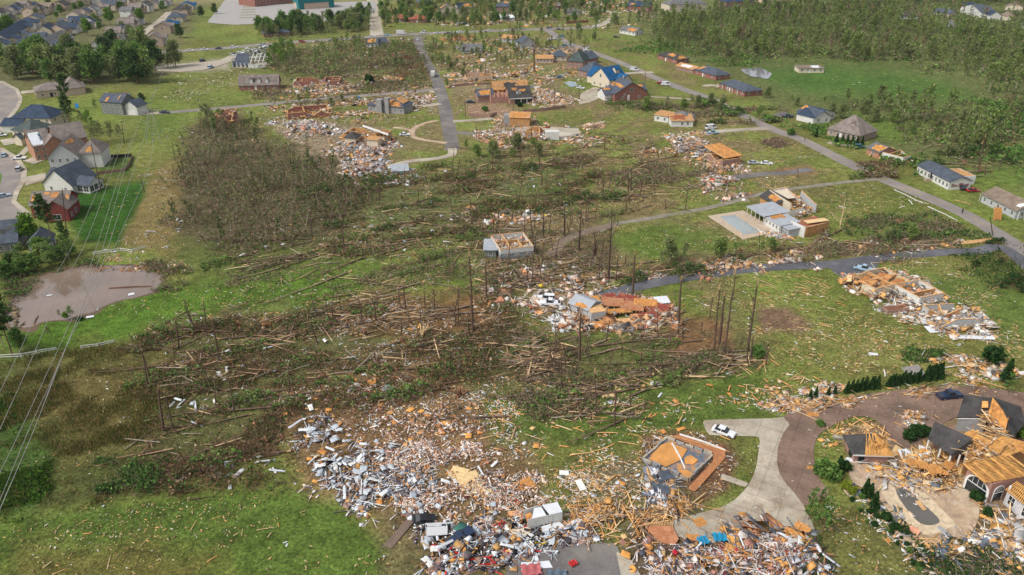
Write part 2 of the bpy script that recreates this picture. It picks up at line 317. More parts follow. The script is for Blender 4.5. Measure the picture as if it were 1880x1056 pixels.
# (outline in photo pixels, surface colour, feather px, strength): what grows or lies there
LUSH, GRASS, OLIVE, DRY, DIRT, FOREST, MUD = (.085, .15, .018), (.115, .17, .03), (.175, .165, .05), (.25, .155, .065), (.2, .105, .055), (.105, .12, .042), (.16, .12, .065)
ZONES = [
 ([(1150, 0), (1880, -30), (2300, 0), (2300, 380), (1880, 350), (1640, 290), (1500, 200), (1440, 210), (1330, 140), (1240, 110), (1170, 60)], FOREST, 14, .85),
 ([(1385, 128), (1500, 120), (1640, 128), (1740, 150), (1790, 178), (1740, 188), (1620, 182), (1500, 175), (1420, 155)], (.07, .13, .025), 14, 1),
 ([(1560, 205), (1640, 215), (1700, 240), (1640, 262), (1590, 240)], GRASS, 6, .8), ([(1700, 300), (1880, 310), (1880, 345), (1790, 345), (1740, 325)], GRASS, 6, .8),
 ([(-200, 0), (380, 0), (330, 90), (300, 140), (160, 165), (-200, 165)], (.12, .11, .06), 12, .7),
 ([(340, 230), (420, 215), (520, 270), (620, 300), (660, 370), (640, 450), (480, 455), (330, 450), (310, 380)], (.09, .07, .04), 14, .85),
 ([(640, 330), (830, 320), (860, 290), (1050, 290), (1080, 380), (900, 420), (860, 440), (650, 450)], FOREST, 12, .8),
 ([(860, 400), (1060, 390), (1130, 420), (1100, 520), (1000, 540), (880, 500)], MUD, 14, .75),
 ([(470, 90), (640, 80), (780, 60), (790, 120), (760, 170), (620, 150), (500, 140)], FOREST, 10, .75),
 ([(300, 300), (345, 290), (330, 340), (325, 440), (380, 470), (260, 460), (215, 450), (262, 345)], (.2, .15, .06), 12, .85),
 ([(120, 400), (140, 350), (265, 330), (270, 352), (215, 452), (150, 440)], (.035, .095, .012), 6, 1),
 ([(170, 290), (245, 285), (240, 320), (190, 325)], (.055, .105, .02), 6, .8),
 ([(260, 210), (330, 205), (330, 240), (260, 260)], (.1, .15, .025), 8, .8),
 ([(130, 575), (300, 530), (480, 480), (700, 490), (640, 560), (430, 570), (300, 600), (120, 640), (20, 655), (0, 620)], (.078, .15, .018), 14, .95),
 ([(-300, 645), (60, 650), (300, 628), (330, 760), (300, 880), (200, 930), (-300, 960)], (.085, .095, .028), 16, .95),
 ([(90, 660), (290, 640), (300, 720), (270, 830), (140, 850), (60, 740)], (.2, .13, .05), 40, .4),
 ([(-300, 720), (30, 740), (100, 860), (60, 940), (-300, 960)], (.05, .1, .02), 20, .8),
 ([(-300, 955), (60, 950), (200, 925), (400, 905), (560, 905), (640, 950), (720, 1000), (700, 1300), (-300, 1300)], (.09, .138, .026), 14, 1),
 ([(40, 1000), (250, 990), (420, 1040), (300, 1120), (0, 1100)], (.14, .12, .035), 30, .8),
 ([(300, 600), (440, 570), (600, 560), (960, 540), (960, 700), (860, 800), (640, 790), (500, 800), (300, 900), (250, 880), (310, 760)], (.1, .098, .038), 22, .8),
 ([(620, 540), (900, 530), (960, 600), (860, 620), (640, 600)], (.17, .08, .04), 16, .7),
 ([(500, 720), (820, 640), (900, 800), (1000, 880), (1000, 980), (850, 1056), (760, 1000), (560, 900)], (.19, .115, .06), 20, .85),
 ([(960, 640), (1180, 600), (1340, 640), (1400, 690), (1200, 700), (960, 760)], (.09, .09, .035), 20, .6),
 ([(900, 720), (1160, 700), (1400, 690), (1420, 760), (1280, 790), (1150, 820), (900, 810)], (.082, .125, .024), 18, .9),
 ([(1200, 580), (1310, 580), (1350, 620), (1350, 665), (1240, 660)], DIRT, 14, .85),
 ([(1385, 565), (1450, 568), (1490, 600), (1470, 615), (1400, 605)], (.19, .115, .075), 8, .95),
 ([(1085, 860), (1150, 845), (1190, 880), (1150, 900), (1090, 890)], (.19, .15, .1), 12, .8),
 ([(1170, 800), (1260, 790), (1340, 810), (1358, 850), (1340, 900), (1290, 925), (1240, 900), (1180, 870)], (.14, .075, .045), 8, .95),
 ([(1040, 870), (1300, 910), (1300, 960), (1180, 990), (1040, 950)], (.13, .1, .05), 20, .6),
 ([(1140, 960), (1500, 960), (1560, 1100), (1140, 1100)], (.12, .08, .055), 14, .9),
 ([(700, 950), (1000, 940), (1150, 1000), (1150, 1100), (700, 1100)], (.14, .11, .055), 14, .8),
 ([(1440, 965), (1480, 940), (1540, 1056), (1500, 1080)], (.12, .075, .05), 6, .9),
 ([(1470, 930), (1600, 930), (1700, 1056), (1540, 1080)], (.135, .135, .04), 10, .9),
 ([(1540, 790), (1880, 740), (2000, 760), (2000, 1000), (1700, 1000), (1560, 880)], (.24, .16, .1), 10, .9),
 ([(1620, 960), (1880, 950), (1900, 1100), (1700, 1100)], (.1, .095, .045), 16, .7),
 ([(500, 225), (700, 235), (720, 270), (660, 330), (560, 290)], (.27, .2, .14), 10, .8),
 ([(850, 190), (910, 185), (950, 205), (920, 216), (860, 212)], (.27, .17, .11), 4, .9), ([(828, 150), (900, 155), (890, 172), (830, 170)], (.26, .18, .12), 5, .7),
 ([(1425, 310), (1490, 306), (1500, 316), (1430, 322)], (.3, .15, .09), 4, .9),
 ([(600, 470), (900, 455), (1000, 490), (900, 520), (640, 520)], (.11, .16, .03), 14, .7),
 ([(330, 440), (700, 450), (600, 500), (380, 520), (300, 480)], (.1, .125, .032), 16, .8),
 ([(1110, 430), (1250, 400), (1350, 440), (1420, 450), (1180, 480)], (.09, .145, .024), 14, .8),
 ([(1640, 520), (1880, 490), (2000, 640), (1860, 640), (1800, 580)], (.09, .14, .03), 16, .7),
 ([(1190, 480), (1360, 460), (1720, 440), (1740, 460), (1400, 486), (1180, 505)], (.17, .12, .07), 8, .7),
 ([(280, 120), (420, 110), (420, 128), (330, 132), (282, 130)], (.35, .3, .24), 4, .9),
 ([(0, 0), (700, -5), (700, 5), (400, 8), (0, 6)], (.25, .2, .12), 4, .6),
]
def build_ground():
    xs = np.concatenate([np.arange(-2600, -60, 80), np.arange(-60, 1941, 6), np.arange(1980, 4500, 80)]).astype(float)
    ys = np.concatenate([np.array([-189, -186, -182, -176, -168, -158, -146, -132, -116, -98, -80, -62, -46, -30, -18, -8]), np.arange(0, 1081, 5), np.arange(1110, 1900, 40)]).astype(float)
    X, Y = np.meshgrid(xs, ys); px = np.stack([X, Y], -1); W = PN(px); wx, wy = W[..., 0].ravel(), W[..., 1].ravel()
    ny, nx = X.shape; pix = px.reshape(-1, 2)
    g = vnoise(wx, wy, 30, 3) * .5 + vnoise(wx, wy, 9, 4) * .3 + vnoise(wx, wy, 3.5, 5) * .2
    C = np.array(GRASS)[None] * (1 - g[:, None]) * 1.1 + np.array(OLIVE)[None] * g[:, None] * 1.0
    C = C * (0.72 + .5 * vnoise(wx, wy, 14, 9)[:, None])
    da = polydist(pix, [(440, 130), (700, 60), (1180, 60), (1420, 220), (1560, 320), (1300, 480), (1420, 700), (960, 900), (560, 820), (330, 600), (640, 450), (640, 300)])
    k_ = np.clip(.5 - da / 120, 0, 1) * np.clip((vnoise(wx, wy, 11, 51) * .5 + vnoise(wx, wy, 4, 52) * .3 + vnoise(wx, wy, 1.8, 53) * .2 - .46) * 6, 0, .7)
    C = C * (1 - k_[:, None]) + np.array((.19, .135, .075)) * (.7 + .6 * vnoise(wx, wy, 3, 54)[:, None]) * k_[:, None]
    wob = np.stack([vnoise(wx, wy, 6, 11) - .5 + .5 * (vnoise(wx, wy, 2.2, 15) - .5), vnoise(wx, wy, 6, 12) - .5], 1)
    for poly, col, fe, st in ZONES:
        pp = pix + wob * fe * 1.4
        lo, hi = np.array(poly).min(0) - fe * 2, np.array(poly).max(0) + fe * 2
        k = np.where(((pp > lo) & (pp < hi)).all(1))[0]
        d = polydist(pp[k], poly); a = np.clip(.5 - d / (fe * 2), 0, 1) * st
        v = .75 + .5 * vnoise(wx[k], wy[k], 4.5, 21) * .6 + .5 * vnoise(wx[k], wy[k], 12, 22) * .4
        C[k] = C[k] * (1 - a[:, None]) + np.array(col)[None] * v[:, None] * a[:, None]
    V = np.stack([wx, wy, np.zeros(len(wx))], 1); k = np.arange(ny * nx).reshape(ny, nx)
    Q = np.stack([k[1:, :-1], k[1:, 1:], k[:-1, 1:], k[:-1, :-1]], -1).reshape(-1, 4)
    m, nt, b = newmat('grass_and_soil'); a = N(nt, "ShaderNodeAttribute"); a.attribute_name = "Col"; out = a.outputs[0]
    for sc_, lo_, hi_ in ((.35, .72, 1.25), (1.6, .6, 1.4), (6, .72, 1.25)):
        n = noise(nt, sc_, 3, .6); out = mul(nt, out, ramp(nt, n.outputs[0], [(.36, (lo_,) * 3), (.64, (hi_,) * 3)]).outputs[0])
    n = noise(nt, .9, 5, .7); r = ramp(nt, n.outputs[0], [(.55, (0, 0, 0)), (.72, (1, 1, 1))])    # tufts gone dry
    mx = N(nt, "ShaderNodeMix", data_type='RGBA'); q = N(nt, "ShaderNodeMath", operation='MULTIPLY'); q.inputs[1].default_value = .5
    nt.links.new(r.outputs[0], q.inputs[0]); nt.links.new(q.outputs[0], mx.inputs[0]); nt.links.new(out, mx.inputs[6]); nt.links.new(mul(nt, out, (1.9, 1.15, 1.4)), mx.inputs[7])
    nt.links.new(mx.outputs[2], b.inputs['Base Color']); b.inputs['Roughness'].default_value = .95; b.inputs['Specular IOR Level'].default_value = .1
    n = noise(nt, 2.5, 5, .7); bump(nt, b, n.outputs[0], .9, .35)
    tag(soup('ground', (V, Q, C), m), kind='structure')
build_ground()
_lay = [0]
def sheet(name, px, m, kind='structure', thick=0.0, z=None, cut=1, rag=.25, **kw):
    "flat ground covering from a pixel outline, each a few mm above the one below"
    _lay[0] += 1; z = .006 + _lay[0] * .004 if z is None else z
    pts = [P(x, y) for x, y in px]
    if cut == 3:
        k_ = len(pts); e_ = [np.array(p_) for p_ in pts]; pts = []
        for i in range(k_):
            a, b, c, d = e_[i - 1], e_[i], e_[(i + 1) % k_], e_[(i + 2) % k_]
            pts += [Vector(.5 * (2 * b + (c - a) * t + (2 * a - 5 * b + 4 * c - d) * t * t + (3 * b - a - 3 * c + d) * t ** 3)) for t in (0, .2, .4, .6, .8)]
        pts = [p_ + Vector((vnoise(np.array([p_.x]), np.array([p_.y]), 2.5, 3)[0] - .5, vnoise(np.array([p_.x]), np.array([p_.y]), 2.5, 5)[0] - .5, 0)) * rag for p_ in pts]
    elif cut:
        q = []                                    # round the outline a little
        for i in range(len(pts)):
            a, b, c = pts[i - 1], pts[i], pts[(i + 1) % len(pts)]
            q += [b.lerp(a, .2), b.lerp(a, .06).lerp(b.lerp(c, .06), .5), b.lerp(c, .2)] if cut == 1 else [b]
        pts = q
    n = len(pts)
    if thick:
        V = [(p.x, p.y, .001) for p in pts] + [(p.x, p.y, thick) for p in pts]; F = [tuple(range(n, 2 * n))] + [(i, (i + 1) % n, n + (i + 1) % n, n + i) for i in range(n)]
    else: V = [(p.x, p.y, z) for p in pts]; F = [tuple(range(n))]
    import mathutils.geometry as mg
    tri = mg.tessellate_polygon([[Vector((v[0], v[1], 0)) for v in V[-n:]]]); off = len(V) - n
    o = pymesh(name, V, [tuple(i + off for i in t) for t in tri] + (F[1:] if thick else []), m)
    bad = [p for p in o.data.polygons if p.normal.z < -.5]
    if bad: o.data.flip_normals()
    return tag(o, kind=kind, **kw)
def smooth(pts, n=6):
    "Catmull-Rom through world points"
    p = [np.array(q[:3], float) for q in pts]; p = [2 * p[0] - p[1]] + p + [2 * p[-1] - p[-2]]; o = []
    for i in range(1, len(p) - 2):
        for t in np.linspace(0, 1, n, endpoint=False):
            o.append(.5 * (2 * p[i] + (p[i + 1] - p[i - 1]) * t + (2 * p[i - 1] - 5 * p[i] + 4 * p[i + 1] - p[i + 2]) * t ** 2 + (3 * p[i] - p[i - 1] - 3 * p[i + 1] + p[i + 2]) * t ** 3))
    o.append(p[-2]); return np.array(o)
def road(name, px, wd, m, z=None, **kw):
    _lay[0] += 1; z = .006 + _lay[0] * .004 if z is None else z
    p = smooth([P(x, y) for x, y in px], 8); d = np.gradient(p, axis=0); d /= np.linalg.norm(d, axis=1)[:, None]; nrm = np.stack([-d[:, 1], d[:, 0], d[:, 0] * 0], 1)
    ww = wd / 2 * (1 + .12 * (vnoise(p[:, 0], p[:, 1], 5, 31) - .5))[:, None]
    V = np.concatenate([p + nrm * ww, p - nrm * ww]); V[:, 2] = z; n = len(p); ROADPOLY.append(np.concatenate([(p + nrm * ww)[:, :2], (p - nrm * ww)[::-1, :2]]))
    return tag(pymesh(name, V.tolist(), [(i + n, i + n + 1, i + 1, i) for i in range(n - 1)], m), kind='structure', **kw)
# ------------------------------------------------------------------ roads, drives, paths
road('street', [(676, -20), (686, 10), (688, 30), (692, 66)], 10, M_CONC)
road('street', [(230, 100), (271, 97), (340, 93), (420, 88), (470, 83), (547, 77), (623, 72), (675, 68), (751, 63), (850, 59), (950, 55), (1017, 53), (1093, 50)], 10, M_ROAD)
road('street', [(1093, 50), (1115, 40), (1128, 28), (1105, 18), (1090, 10)], 7, M_CONC)
road('street', [(767, 66), (772, 90), (785, 118), (800, 143), (812, 180), (822, 225), (829, 262), (830, 276)], 6.2, M_ASPH)
road('street', [(1005, 55), (1030, 72), (1060, 86), (1110, 104), (1160, 124), (1210, 146), (1260, 166), (1300, 180), (1350, 205), (1415, 236), (1470, 256), (1530, 286), (1600, 320), (1650, 341), (1720, 370), (1780, 398), (1830, 428), (1900, 470), (2000, 520)], 6.4, M_ROAD)
road('street', [(291, 208), (400, 199), (480, 192), (598, 181), (674, 175), (740, 170), (808, 163)], 5.2, M_ROAD)
road('driveway', [(228, 210), (262, 209), (291, 207)], 5, M_CONC)
road('driveway', [(830, 272), (828, 284), (800, 291), (755, 296), (725, 303), (712, 306)], 3.6, M_CONC)
road('driveway', [(803, 221), (775, 228), (757, 240), (760, 252), (785, 258), (820, 263)], 2.6, M_STONE)
road('driveway', [(757, 240), (740, 236), (722, 234)], 2.4, M_STONE)
road('driveway', [(808, 190), (790, 193), (770, 196)], 5, M_CONC)
road('driveway', [(832, 223), (870, 221), (905, 217)], 4, M_CONC)
road('driveway', [(832, 243), (880, 246), (960, 240), (1060, 236)], 4, M_ASPH)
road('access_lane', [(1900, 500), (1840, 455), (1790, 462), (1740, 463), (1650, 470), (1590, 477), (1530, 485), (1400, 492), (1290, 505), (1200, 520), (1140, 534), (1100, 546)], 4.6, M_ASPHB)
sheet('parking_pad', [(1515, 484), (1560, 480), (1618, 480), (1608, 492), (1585, 502), (1550, 510), (1530, 500)], M_ASPHB)
road('farm_lane', [(1100, 425), (1130, 412), (1200, 400), (1290, 384), (1340, 372), (1400, 356), (1470, 345), (1560, 334), (1626, 328)], 2.5, mat('earthy_lane', (.24, .21, .17), .95, .3, .3, 2, stain=(.15, .16, .07)))
road('track', [(1130, 412), (1080, 425), (1040, 440), (1010, 470)], 3.6, mat('track_earth', (.2, .15, .11)))
road('farm_lane', [(1345, 326), (1400, 320), (1440, 318), (1490, 311)], 4.5, M_ASPH)
road('driveway', [(1312, 242), (1350, 239), (1414, 236)], 4.5, M_CONC)
road('driveway', [(1520, 262), (1545, 266), (1575, 268)], 4, M_CONC)
road('driveway', [(1200, 133), (1165, 134), (1130, 138)], 5, M_CONC)
road('driveway', [(1290, 158), (1310, 157), (1325, 160)], 4, M_CONC)
sheet('driveway', [(1066, 172), (1090, 160), (1115, 165), (1105, 178), (1085, 188), (1062, 192)], M_CONC)
road('driveway', [(1195, 178), (1230, 180), (1270, 183)], 3, M_CONC)
road('driveway', [(1440, 206), (1420, 216), (1400, 222)], 4, M_ASPH)
road('footpath', [(1335, 395), (1365, 393)], 1.5, M_CONC)
road('centre_line', [(1470, 256), (1530, 286), (1600, 320), (1650, 341), (1720, 370), (1780, 398), (1830, 428)], .22, mat('faded_yellow_line', (.36, .3, .14), stain=(.24, .21, .17))); ROADPOLY.pop()
# the round drive of pavers and concrete before the large brick house
sheet('paver_drive', [(1395, 872), (1420, 800), (1432, 770), (1470, 752), (1530, 735), (1620, 720), (1700, 712), (1780, 710), (1880, 722), (2000, 745), (2000, 850), (1880, 790), (1780, 760), (1700, 800), (1690, 830), (1640, 815), (1625, 790), (1600, 768), (1560, 768), (1522, 785), (1500, 805), (1494, 840), (1505, 880), (1520, 908), (1470, 930), (1430, 905)], M_PAVER, cut=3)
sheet('concrete_drive', [(1288, 772), (1420, 769), (1438, 766), (1450, 780), (1437, 797), (1428, 820), (1426, 850), (1431, 870), (1442, 888), (1458, 906), (1476, 930), (1490, 958), (1500, 985), (1490, 1010), (1440, 1000), (1380, 985), (1300, 1000), (1240, 985), (1228, 958), (1325, 932), (1350, 918), (1372, 895), (1384, 872), (1390, 850), (1396, 802), (1300, 800)], M_CONC)
sheet('asphalt_pad', [(1080, 1000), (1130, 998), (1145, 1030), (1140, 1080), (940, 1080), (930, 1040), (960, 1018), (1030, 1000)], M_ASPH)
sheet('asphalt_pad', [(930, 1010), (1000, 1000), (1030, 1010), (1000, 1070), (930, 1075)], M_ASPH)
sheet('footpath', [(1130, 1012), (1160, 1030), (1190, 1080), (1145, 1080)], M_CONC)
sheet('footpath', [(1325, 870), (1375, 888), (1368, 896), (1322, 880)], M_CONC)
sheet('pool_terrace', [(1557, 850), (1600, 838), (1650, 845), (1720, 850), (1790, 880), (1800, 930), (1785, 975), (1755, 992), (1700, 998), (1650, 990), (1640, 950), (1600, 905), (1565, 885)], M_STONE, cut=3)
sheet('pool_terrace', [(1299, 397), (1364, 387), (1430, 425), (1364, 440)], mat('sand_paving', (.48, .38, .28), stain=(.4, .3, .22)), thick=.12, cut=2)
sheet('pool_coping', [(1616, 890), (1640, 886), (1682, 893), (1747, 956), (1744, 970), (1715, 981), (1685, 979), (1652, 952), (1622, 912)], mat('pale_coping', (.58, .46, .31)), cut=3)
sheet('parking_lot', [(379, 42), (402, 15), (422, -12), (475, -12), (470, 10), (690, 2), (690, 22), (640, 38), (470, 44), (430, 46)], mat('pale_asphalt', (.33, .31, .29), stain=(.4, .38, .35)))
for i in range(6):
    sheet('parking_island', [(438 + i * 2, 34 - i * 5), (470, 33 - i * 5), (470, 31.6 - i * 5), (438 + i * 2, 32.6 - i * 5)], mat('worn_grass', (.2, .19, .09)))
sheet('footpath', [(282, 122), (330, 118), (400, 112), (420, 103), (445, 98), (430, 112), (380, 128), (330, 133), (290, 131)], mat('pale_gravel', (.42, .36, .29), stain=(.33, .3, .2)))
# left-hand estate: street with kerb
def kerbed(px):
    sheet('pavement', [(x * 1.0 + dx, y + dy) for x, y, dx, dy in px], M_CONC, thick=.13, cut=2)
kerbed([(-60, 140, 0, 0), (8, 150, 0, 0), (34, 164, 0, 0), (42, 182, 0, 0), (36, 198, 0, 0), (20, 218, 0, 0), (4, 242, 0, 0), (-60, 250, 0, 0)])
kerbed([(-60, 262, 0, 0), (6, 272, 0, 0), (36, 290, 0, 0), (50, 312, 0, 0), (48, 332, 0, 0), (36, 352, 0, 0), (30, 370, 0, 0), (55, 390, 0, 0), (58, 402, 0, 0), (30, 412, 0, 0), (-60, 412, 0, 0)])
def top_sheet(px, m, z): sheet('street', px, m, z=z, cut=2)
top_sheet([(-60, 144), (4, 154), (28, 166), (35, 182), (29, 197), (13, 216), (-4, 240), (-60, 246)], M_ROAD, .15)
top_sheet([(-60, 268), (2, 279), (28, 295), (40, 313), (38, 332), (26, 352), (20, 372), (42, 391), (48, 401), (26, 407), (-60, 407)], M_ROAD, .15)
sheet('verge', [(-60, 308), (-6, 312), (4, 322), (2, 336), (-8, 344), (-60, 346)], mat('lawn', (.09, .17, .025)), z=.19, cut=2)
for px in ([(42, 296), (68, 286), (90, 292), (62, 302)], [(34, 283), (56, 262), (66, 262), (44, 286)], [(46, 326), (84, 318), (84, 332), (46, 342)], [(-10, 236), (24, 232), (24, 237), (-10, 243)],
           [(0, 258), (30, 252), (52, 246), (40, 262), (8, 268)], [(38, 168), (66, 165), (68, 170), (40, 173)]):
    sheet('driveway', px, M_CONC, z=.16, cut=2)
sheet('street', [(258, 62), (262, 56), (285, 40), (305, 22), (318, 20), (300, 42), (276, 58), (268, 66)], M_CONC)
sheet('gravel_yard', [(55, 68), (75, 56), (110, 52), (108, 62), (85, 70)], mat('pink_gravel', (.4, .3, .23)))
# ------------------------------------------------------------------ water
def water(name, px, col, z=.02, rough=.06, wave=.15, **kw):
    m, nt, b = newmat(name + '_surface'); n = noise(nt, .08, 3); r = ramp(nt, n.outputs[0], [(.35, tuple(c * .85 for c in col)), (.65, tuple(c * 1.15 for c in col))])
    nt.links.new(r.outputs[0], b.inputs['Base Color']); b.inputs['Roughness'].default_value = rough; b.inputs['Specular IOR Level'].default_value = .6
    bump(nt, b, noise(nt, 1.3, 3).outputs[0], wave, .03); return sheet(name, px, m, z=z, **kw)
sheet('mud_bank', [(x + (x - 150) * .05, y + (y - 540) * .09) for x, y in POND], mat('wet_mud', (.13, .085, .05), .7, .3, .4, stain=(.09, .09, .03)), z=.012, cut=3, rag=5)
water('pond_water', POND, (.2, .148, .115), rough=.02, wave=.03, cut=3, rag=2.5)
water('pool_water', [(1321, 398), (1349, 395.5), (1398, 427.5), (1364.5, 431)], (.27, .3, .3), z=.135, cut=2)
water('pool_water', [(1644, 896), (1665, 899), (1690, 924), (1724, 956), (1714, 965), (1690, 962), (1668, 942), (1650, 916)], (.12, .11, .095), z=.24, cut=3)
water('flood_water', [(1358, 128), (1395, 124), (1418, 136), (1410, 146), (1375, 140)], (.2, .19, .2), z=.2)
water('pool_water', [(1035, 152), (1052, 150), (1062, 158), (1048, 161)], (.2, .27, .28), z=.2)
sheet('concrete_slab', [(943, 236), (975, 231), (1060, 237), (1062, 243), (950, 246)], M_CONC, thick=.2, cut=2)
sheet('concrete_slab', [(1014, 236), (1062, 237), (1066, 246), (1020, 250)], M_CONC, thick=.25, cut=2)
sheet('earth_patch', [(1012, 248), (1030, 243), (1055, 249), (1038, 258), (1015, 256)], mat('pale_sand', (.5, .46, .38)))
sheet('concrete_slab', [(1655, 676), (1685, 670), (1700, 688), (1670, 694)], mat('grey_slab', (.26, .235, .22)), thick=.15, cut=2)
# ================================================================== buildings
def vol(root, x0, y0, L, D, h, roof='gx', rh=2.6, wall='white', rc='dark', patches=(), ov=.45, z0=0, solid=True, hx=.5):
    "one block: walls as one part, its roof as another with bare patches as sub-parts"
    g = G(); x1, y1 = x0 + L, y0 + D
    g.box(x0, x1, y0, y1, z0, h)
    xm, ym = (x0 + x1) / 2, (y0 + y1) / 2
    if roof == 'gx': g.add([(x0, y0, h), (x0, y1, h), (x0, ym, h + rh - .1), (x1, y0, h), (x1, y1, h), (x1, ym, h + rh - .1)], [(0, 1, 2), (3, 5, 4), (0, 2, 5, 3), (1, 4, 5, 2)])
    if roof == 'gy': g.add([(x0, y0, h), (x1, y0, h), (xm, y0, h + rh - .1), (x0, y1, h), (x1, y1, h), (xm, y1, h + rh - .1)], [(0, 2, 1), (3, 4, 5), (0, 3, 5, 2), (1, 2, 5, 4)])
    g.build('wall', WALL[wall], root)
    if roof is None: return
    S = []; e = ov; zl = h - e * rh / (D / 2 if roof in ('gx', 'hip') else L / 2); zt = h + rh
    if roof == 'gx': S = [[(x0 - e, y0 - e, zl), (x1 + e, y0 - e, zl), (x1 + e, ym, zt), (x0 - e, ym, zt)], [(x1 + e, y1 + e, zl), (x0 - e, y1 + e, zl), (x0 - e, ym, zt), (x1 + e, ym, zt)]]
    elif roof == 'gy': S = [[(x0 - e, y1 + e, zl), (x0 - e, y0 - e, zl), (xm, y0 - e, zt), (xm, y1 + e, zt)], [(x1 + e, y0 - e, zl), (x1 + e, y1 + e, zl), (xm, y1 + e, zt), (xm, y0 - e, zt)]]
    elif roof == 'hip':
        if L >= D: q = min(D / 2, L / 2 - .2); a, b = (x0 + q, ym, zt), (x1 - q, ym, zt); S = [[(x0 - e, y0 - e, zl), (x1 + e, y0 - e, zl), b, a], [(x1 + e, y1 + e, zl), (x0 - e, y1 + e, zl), a, b], [(x0 - e, y1 + e, zl), (x0 - e, y0 - e, zl), a], [(x1 + e, y0 - e, zl), (x1 + e, y1 + e, zl), b]]
        else: q = min(L / 2, D / 2 - .2); a, b = (xm, y0 + q, zt), (xm, y1 - q, zt); S = [[(x0 - e, y0 - e, zl), (x1 + e, y0 - e, zl), a], [(x1 + e, y1 + e, zl), (x0 - e, y1 + e, zl), b], [(x0 - e, y1 + e, zl), (x0 - e, y0 - e, zl), a, b], [(x1 + e, y0 - e, zl), (x1 + e, y1 + e, zl), b, a]]
    elif roof == 'flat': S = [[(x0 - e, y0 - e, h), (x1 + e, y0 - e, h), (x1 + e, y1 + e, h + rh), (x0 - e, y1 + e, h + rh)]]
    g = G()
    for s in S: g.slab(s, .16)
    ro = g.build('roof', ROOF[rc], root)
    for pt in patches:
        k, u, v, su, sv = pt[:5]; mt = pt[5] if len(pt) > 5 else M_OSB; nm = pt[6] if len(pt) > 6 else 'bare_decking'
        s = [Vector(p) for p in S[k]]
        if len(s) == 3: s = [s[0], s[1], s[2], s[2]]
        rr = random.Random(int(u * 999 + v * 77 + L * 13)); poly = []
        for i in range(22):
            t = 2 * math.pi * i / 22; f = (rr.uniform(.75, 1.1) if i % 4 else rr.uniform(.5, .85)) / max(abs(math.cos(t)), abs(math.sin(t))) ** .7
            if nm == 'roof_tarp': f = .9 / max(abs(math.cos(t)), abs(math.sin(t)))
            a = min(.98, max(.02, u + math.cos(t) * su * f)); b = min(.97, max(.02, v + math.sin(t) * sv * f))
            poly.append(s[0].lerp(s[1], a).lerp(s[3].lerp(s[2], a), b) + Vector((0, 0, .17)))
        nrm = (s[1] - s[0]).cross(s[3] - s[0]).normalized()
        G().slab(poly, .05, nrm).build(nm, mt, ro)
    return ro
WME = {}
def window(root, x, y, z, face, w=1.0, h=1.3, frame=True, arch=False):
    "window let into a wall: face f front(-y), b back, l left(-x), r right"
    k = (w, h)
    if k not in WME:
        g = G(); f = .09
        g.box(-w / 2 - f, w / 2 + f, -.05, .02, -h / 2 - f, -h / 2); g.box(-w / 2 - f, w / 2 + f, -.05, .02, h / 2, h / 2 + f); g.box(-w / 2 - f, -w / 2, -.05, .02, -h / 2, h / 2); g.box(w / 2, w / 2 + f, -.05, .02, -h / 2, h / 2)
        g.box(-.03, .03, -.035, .02, -h / 2, h / 2); g.box(-w / 2, w / 2, -.034, .02, -.03, .03)
        a = g.build('window', M_TRIM); b = G().box(-w / 2, w / 2, -.025, .015, -h / 2, h / 2).build('pane', M_GLASS)
        WME[k] = (a.data, b.data); bpy.data.objects.remove(a); bpy.data.objects.remove(b)
    a = link(bpy.data.objects.new('window', WME[k][0]), root); b = link(bpy.data.objects.new('pane', WME[k][1]), a)
    a.location = (x, y, z); a.rotation_euler = (0, 0, {'f': 0, 'b': R(180), 'l': R(-90), 'r': R(90)}[face])
def winrow(root, x0, y0, L, D, h, nf=3, ns=2, storeys=1, sides='fr'):
    for s in range(storeys):
        z = 1.55 + s * 2.8
        if 'f' in sides:
            for i in range(nf): window(root, x0 + L * (i + .5) / nf, y0 - .003, z, 'f', .95, 1.25)
        if 'r' in sides:
            for i in range(ns): window(root, x0 + L + .003, y0 + D * (i + .5) / ns, z, 'r', .95, 1.25)
        if 'l' in sides:
            for i in range(ns): window(root, x0 - .003, y0 + D * (i + .5) / ns, z, 'l', .95, 1.25)
def frame(A, B): a, b = P(*A), P(*B); d = b - a; return a, math.atan2(d.y, d.x), d.length
def door(root, x, y, z=0, m=None, w=1.0, h=2.1, face='f'):
    o = G().box(-w / 2, w / 2, -.05, .02, 0, h).build('door', m or M_TRIM, root); o.location = (x, y - .003, z); o.rotation_euler = (0, 0, {'f': 0, 'r': R(90), 'l': R(-90)}[face])
    G().box(w * .3, w * .38, -.09, -.05, h * .45, h * .52).build('handle', M_DARK, o)
def garage(root, x, y, w=4.8, m=None, h=2.3):
    o = G().box(-w / 2, w / 2, -.06, .02, 0, h).build('garage_door', m or M_TRIM, root); o.location = (x, y - .003, 0.05)
def chimney(root, x, y, z, mt='brick', h=1.6): G().box(x - .45, x + .45, y - .45, y + .45, z - 1.5, z + h).box(x - .53, x + .53, y - .53, y + .53, z + h, z + h + .15).build('chimney', WALL[mt], root)
def house(A, B, D, h, label, roof='gx', rh=2.6, wall='white', rc='dark', patches=(), st=1, nf=3, ns=2, sides='fr', name='house', cat='house', group=None, wins=True):
    a, rz, L = frame(A, B); r = empty(name, a, rz, label, cat, group)
    vol(r, 0, 0, L, D, h, roof, rh, wall, rc, patches)
    if wins: winrow(r, 0, 0, L, D, h, nf, ns, st, sides)
    r['L'] = L; return r
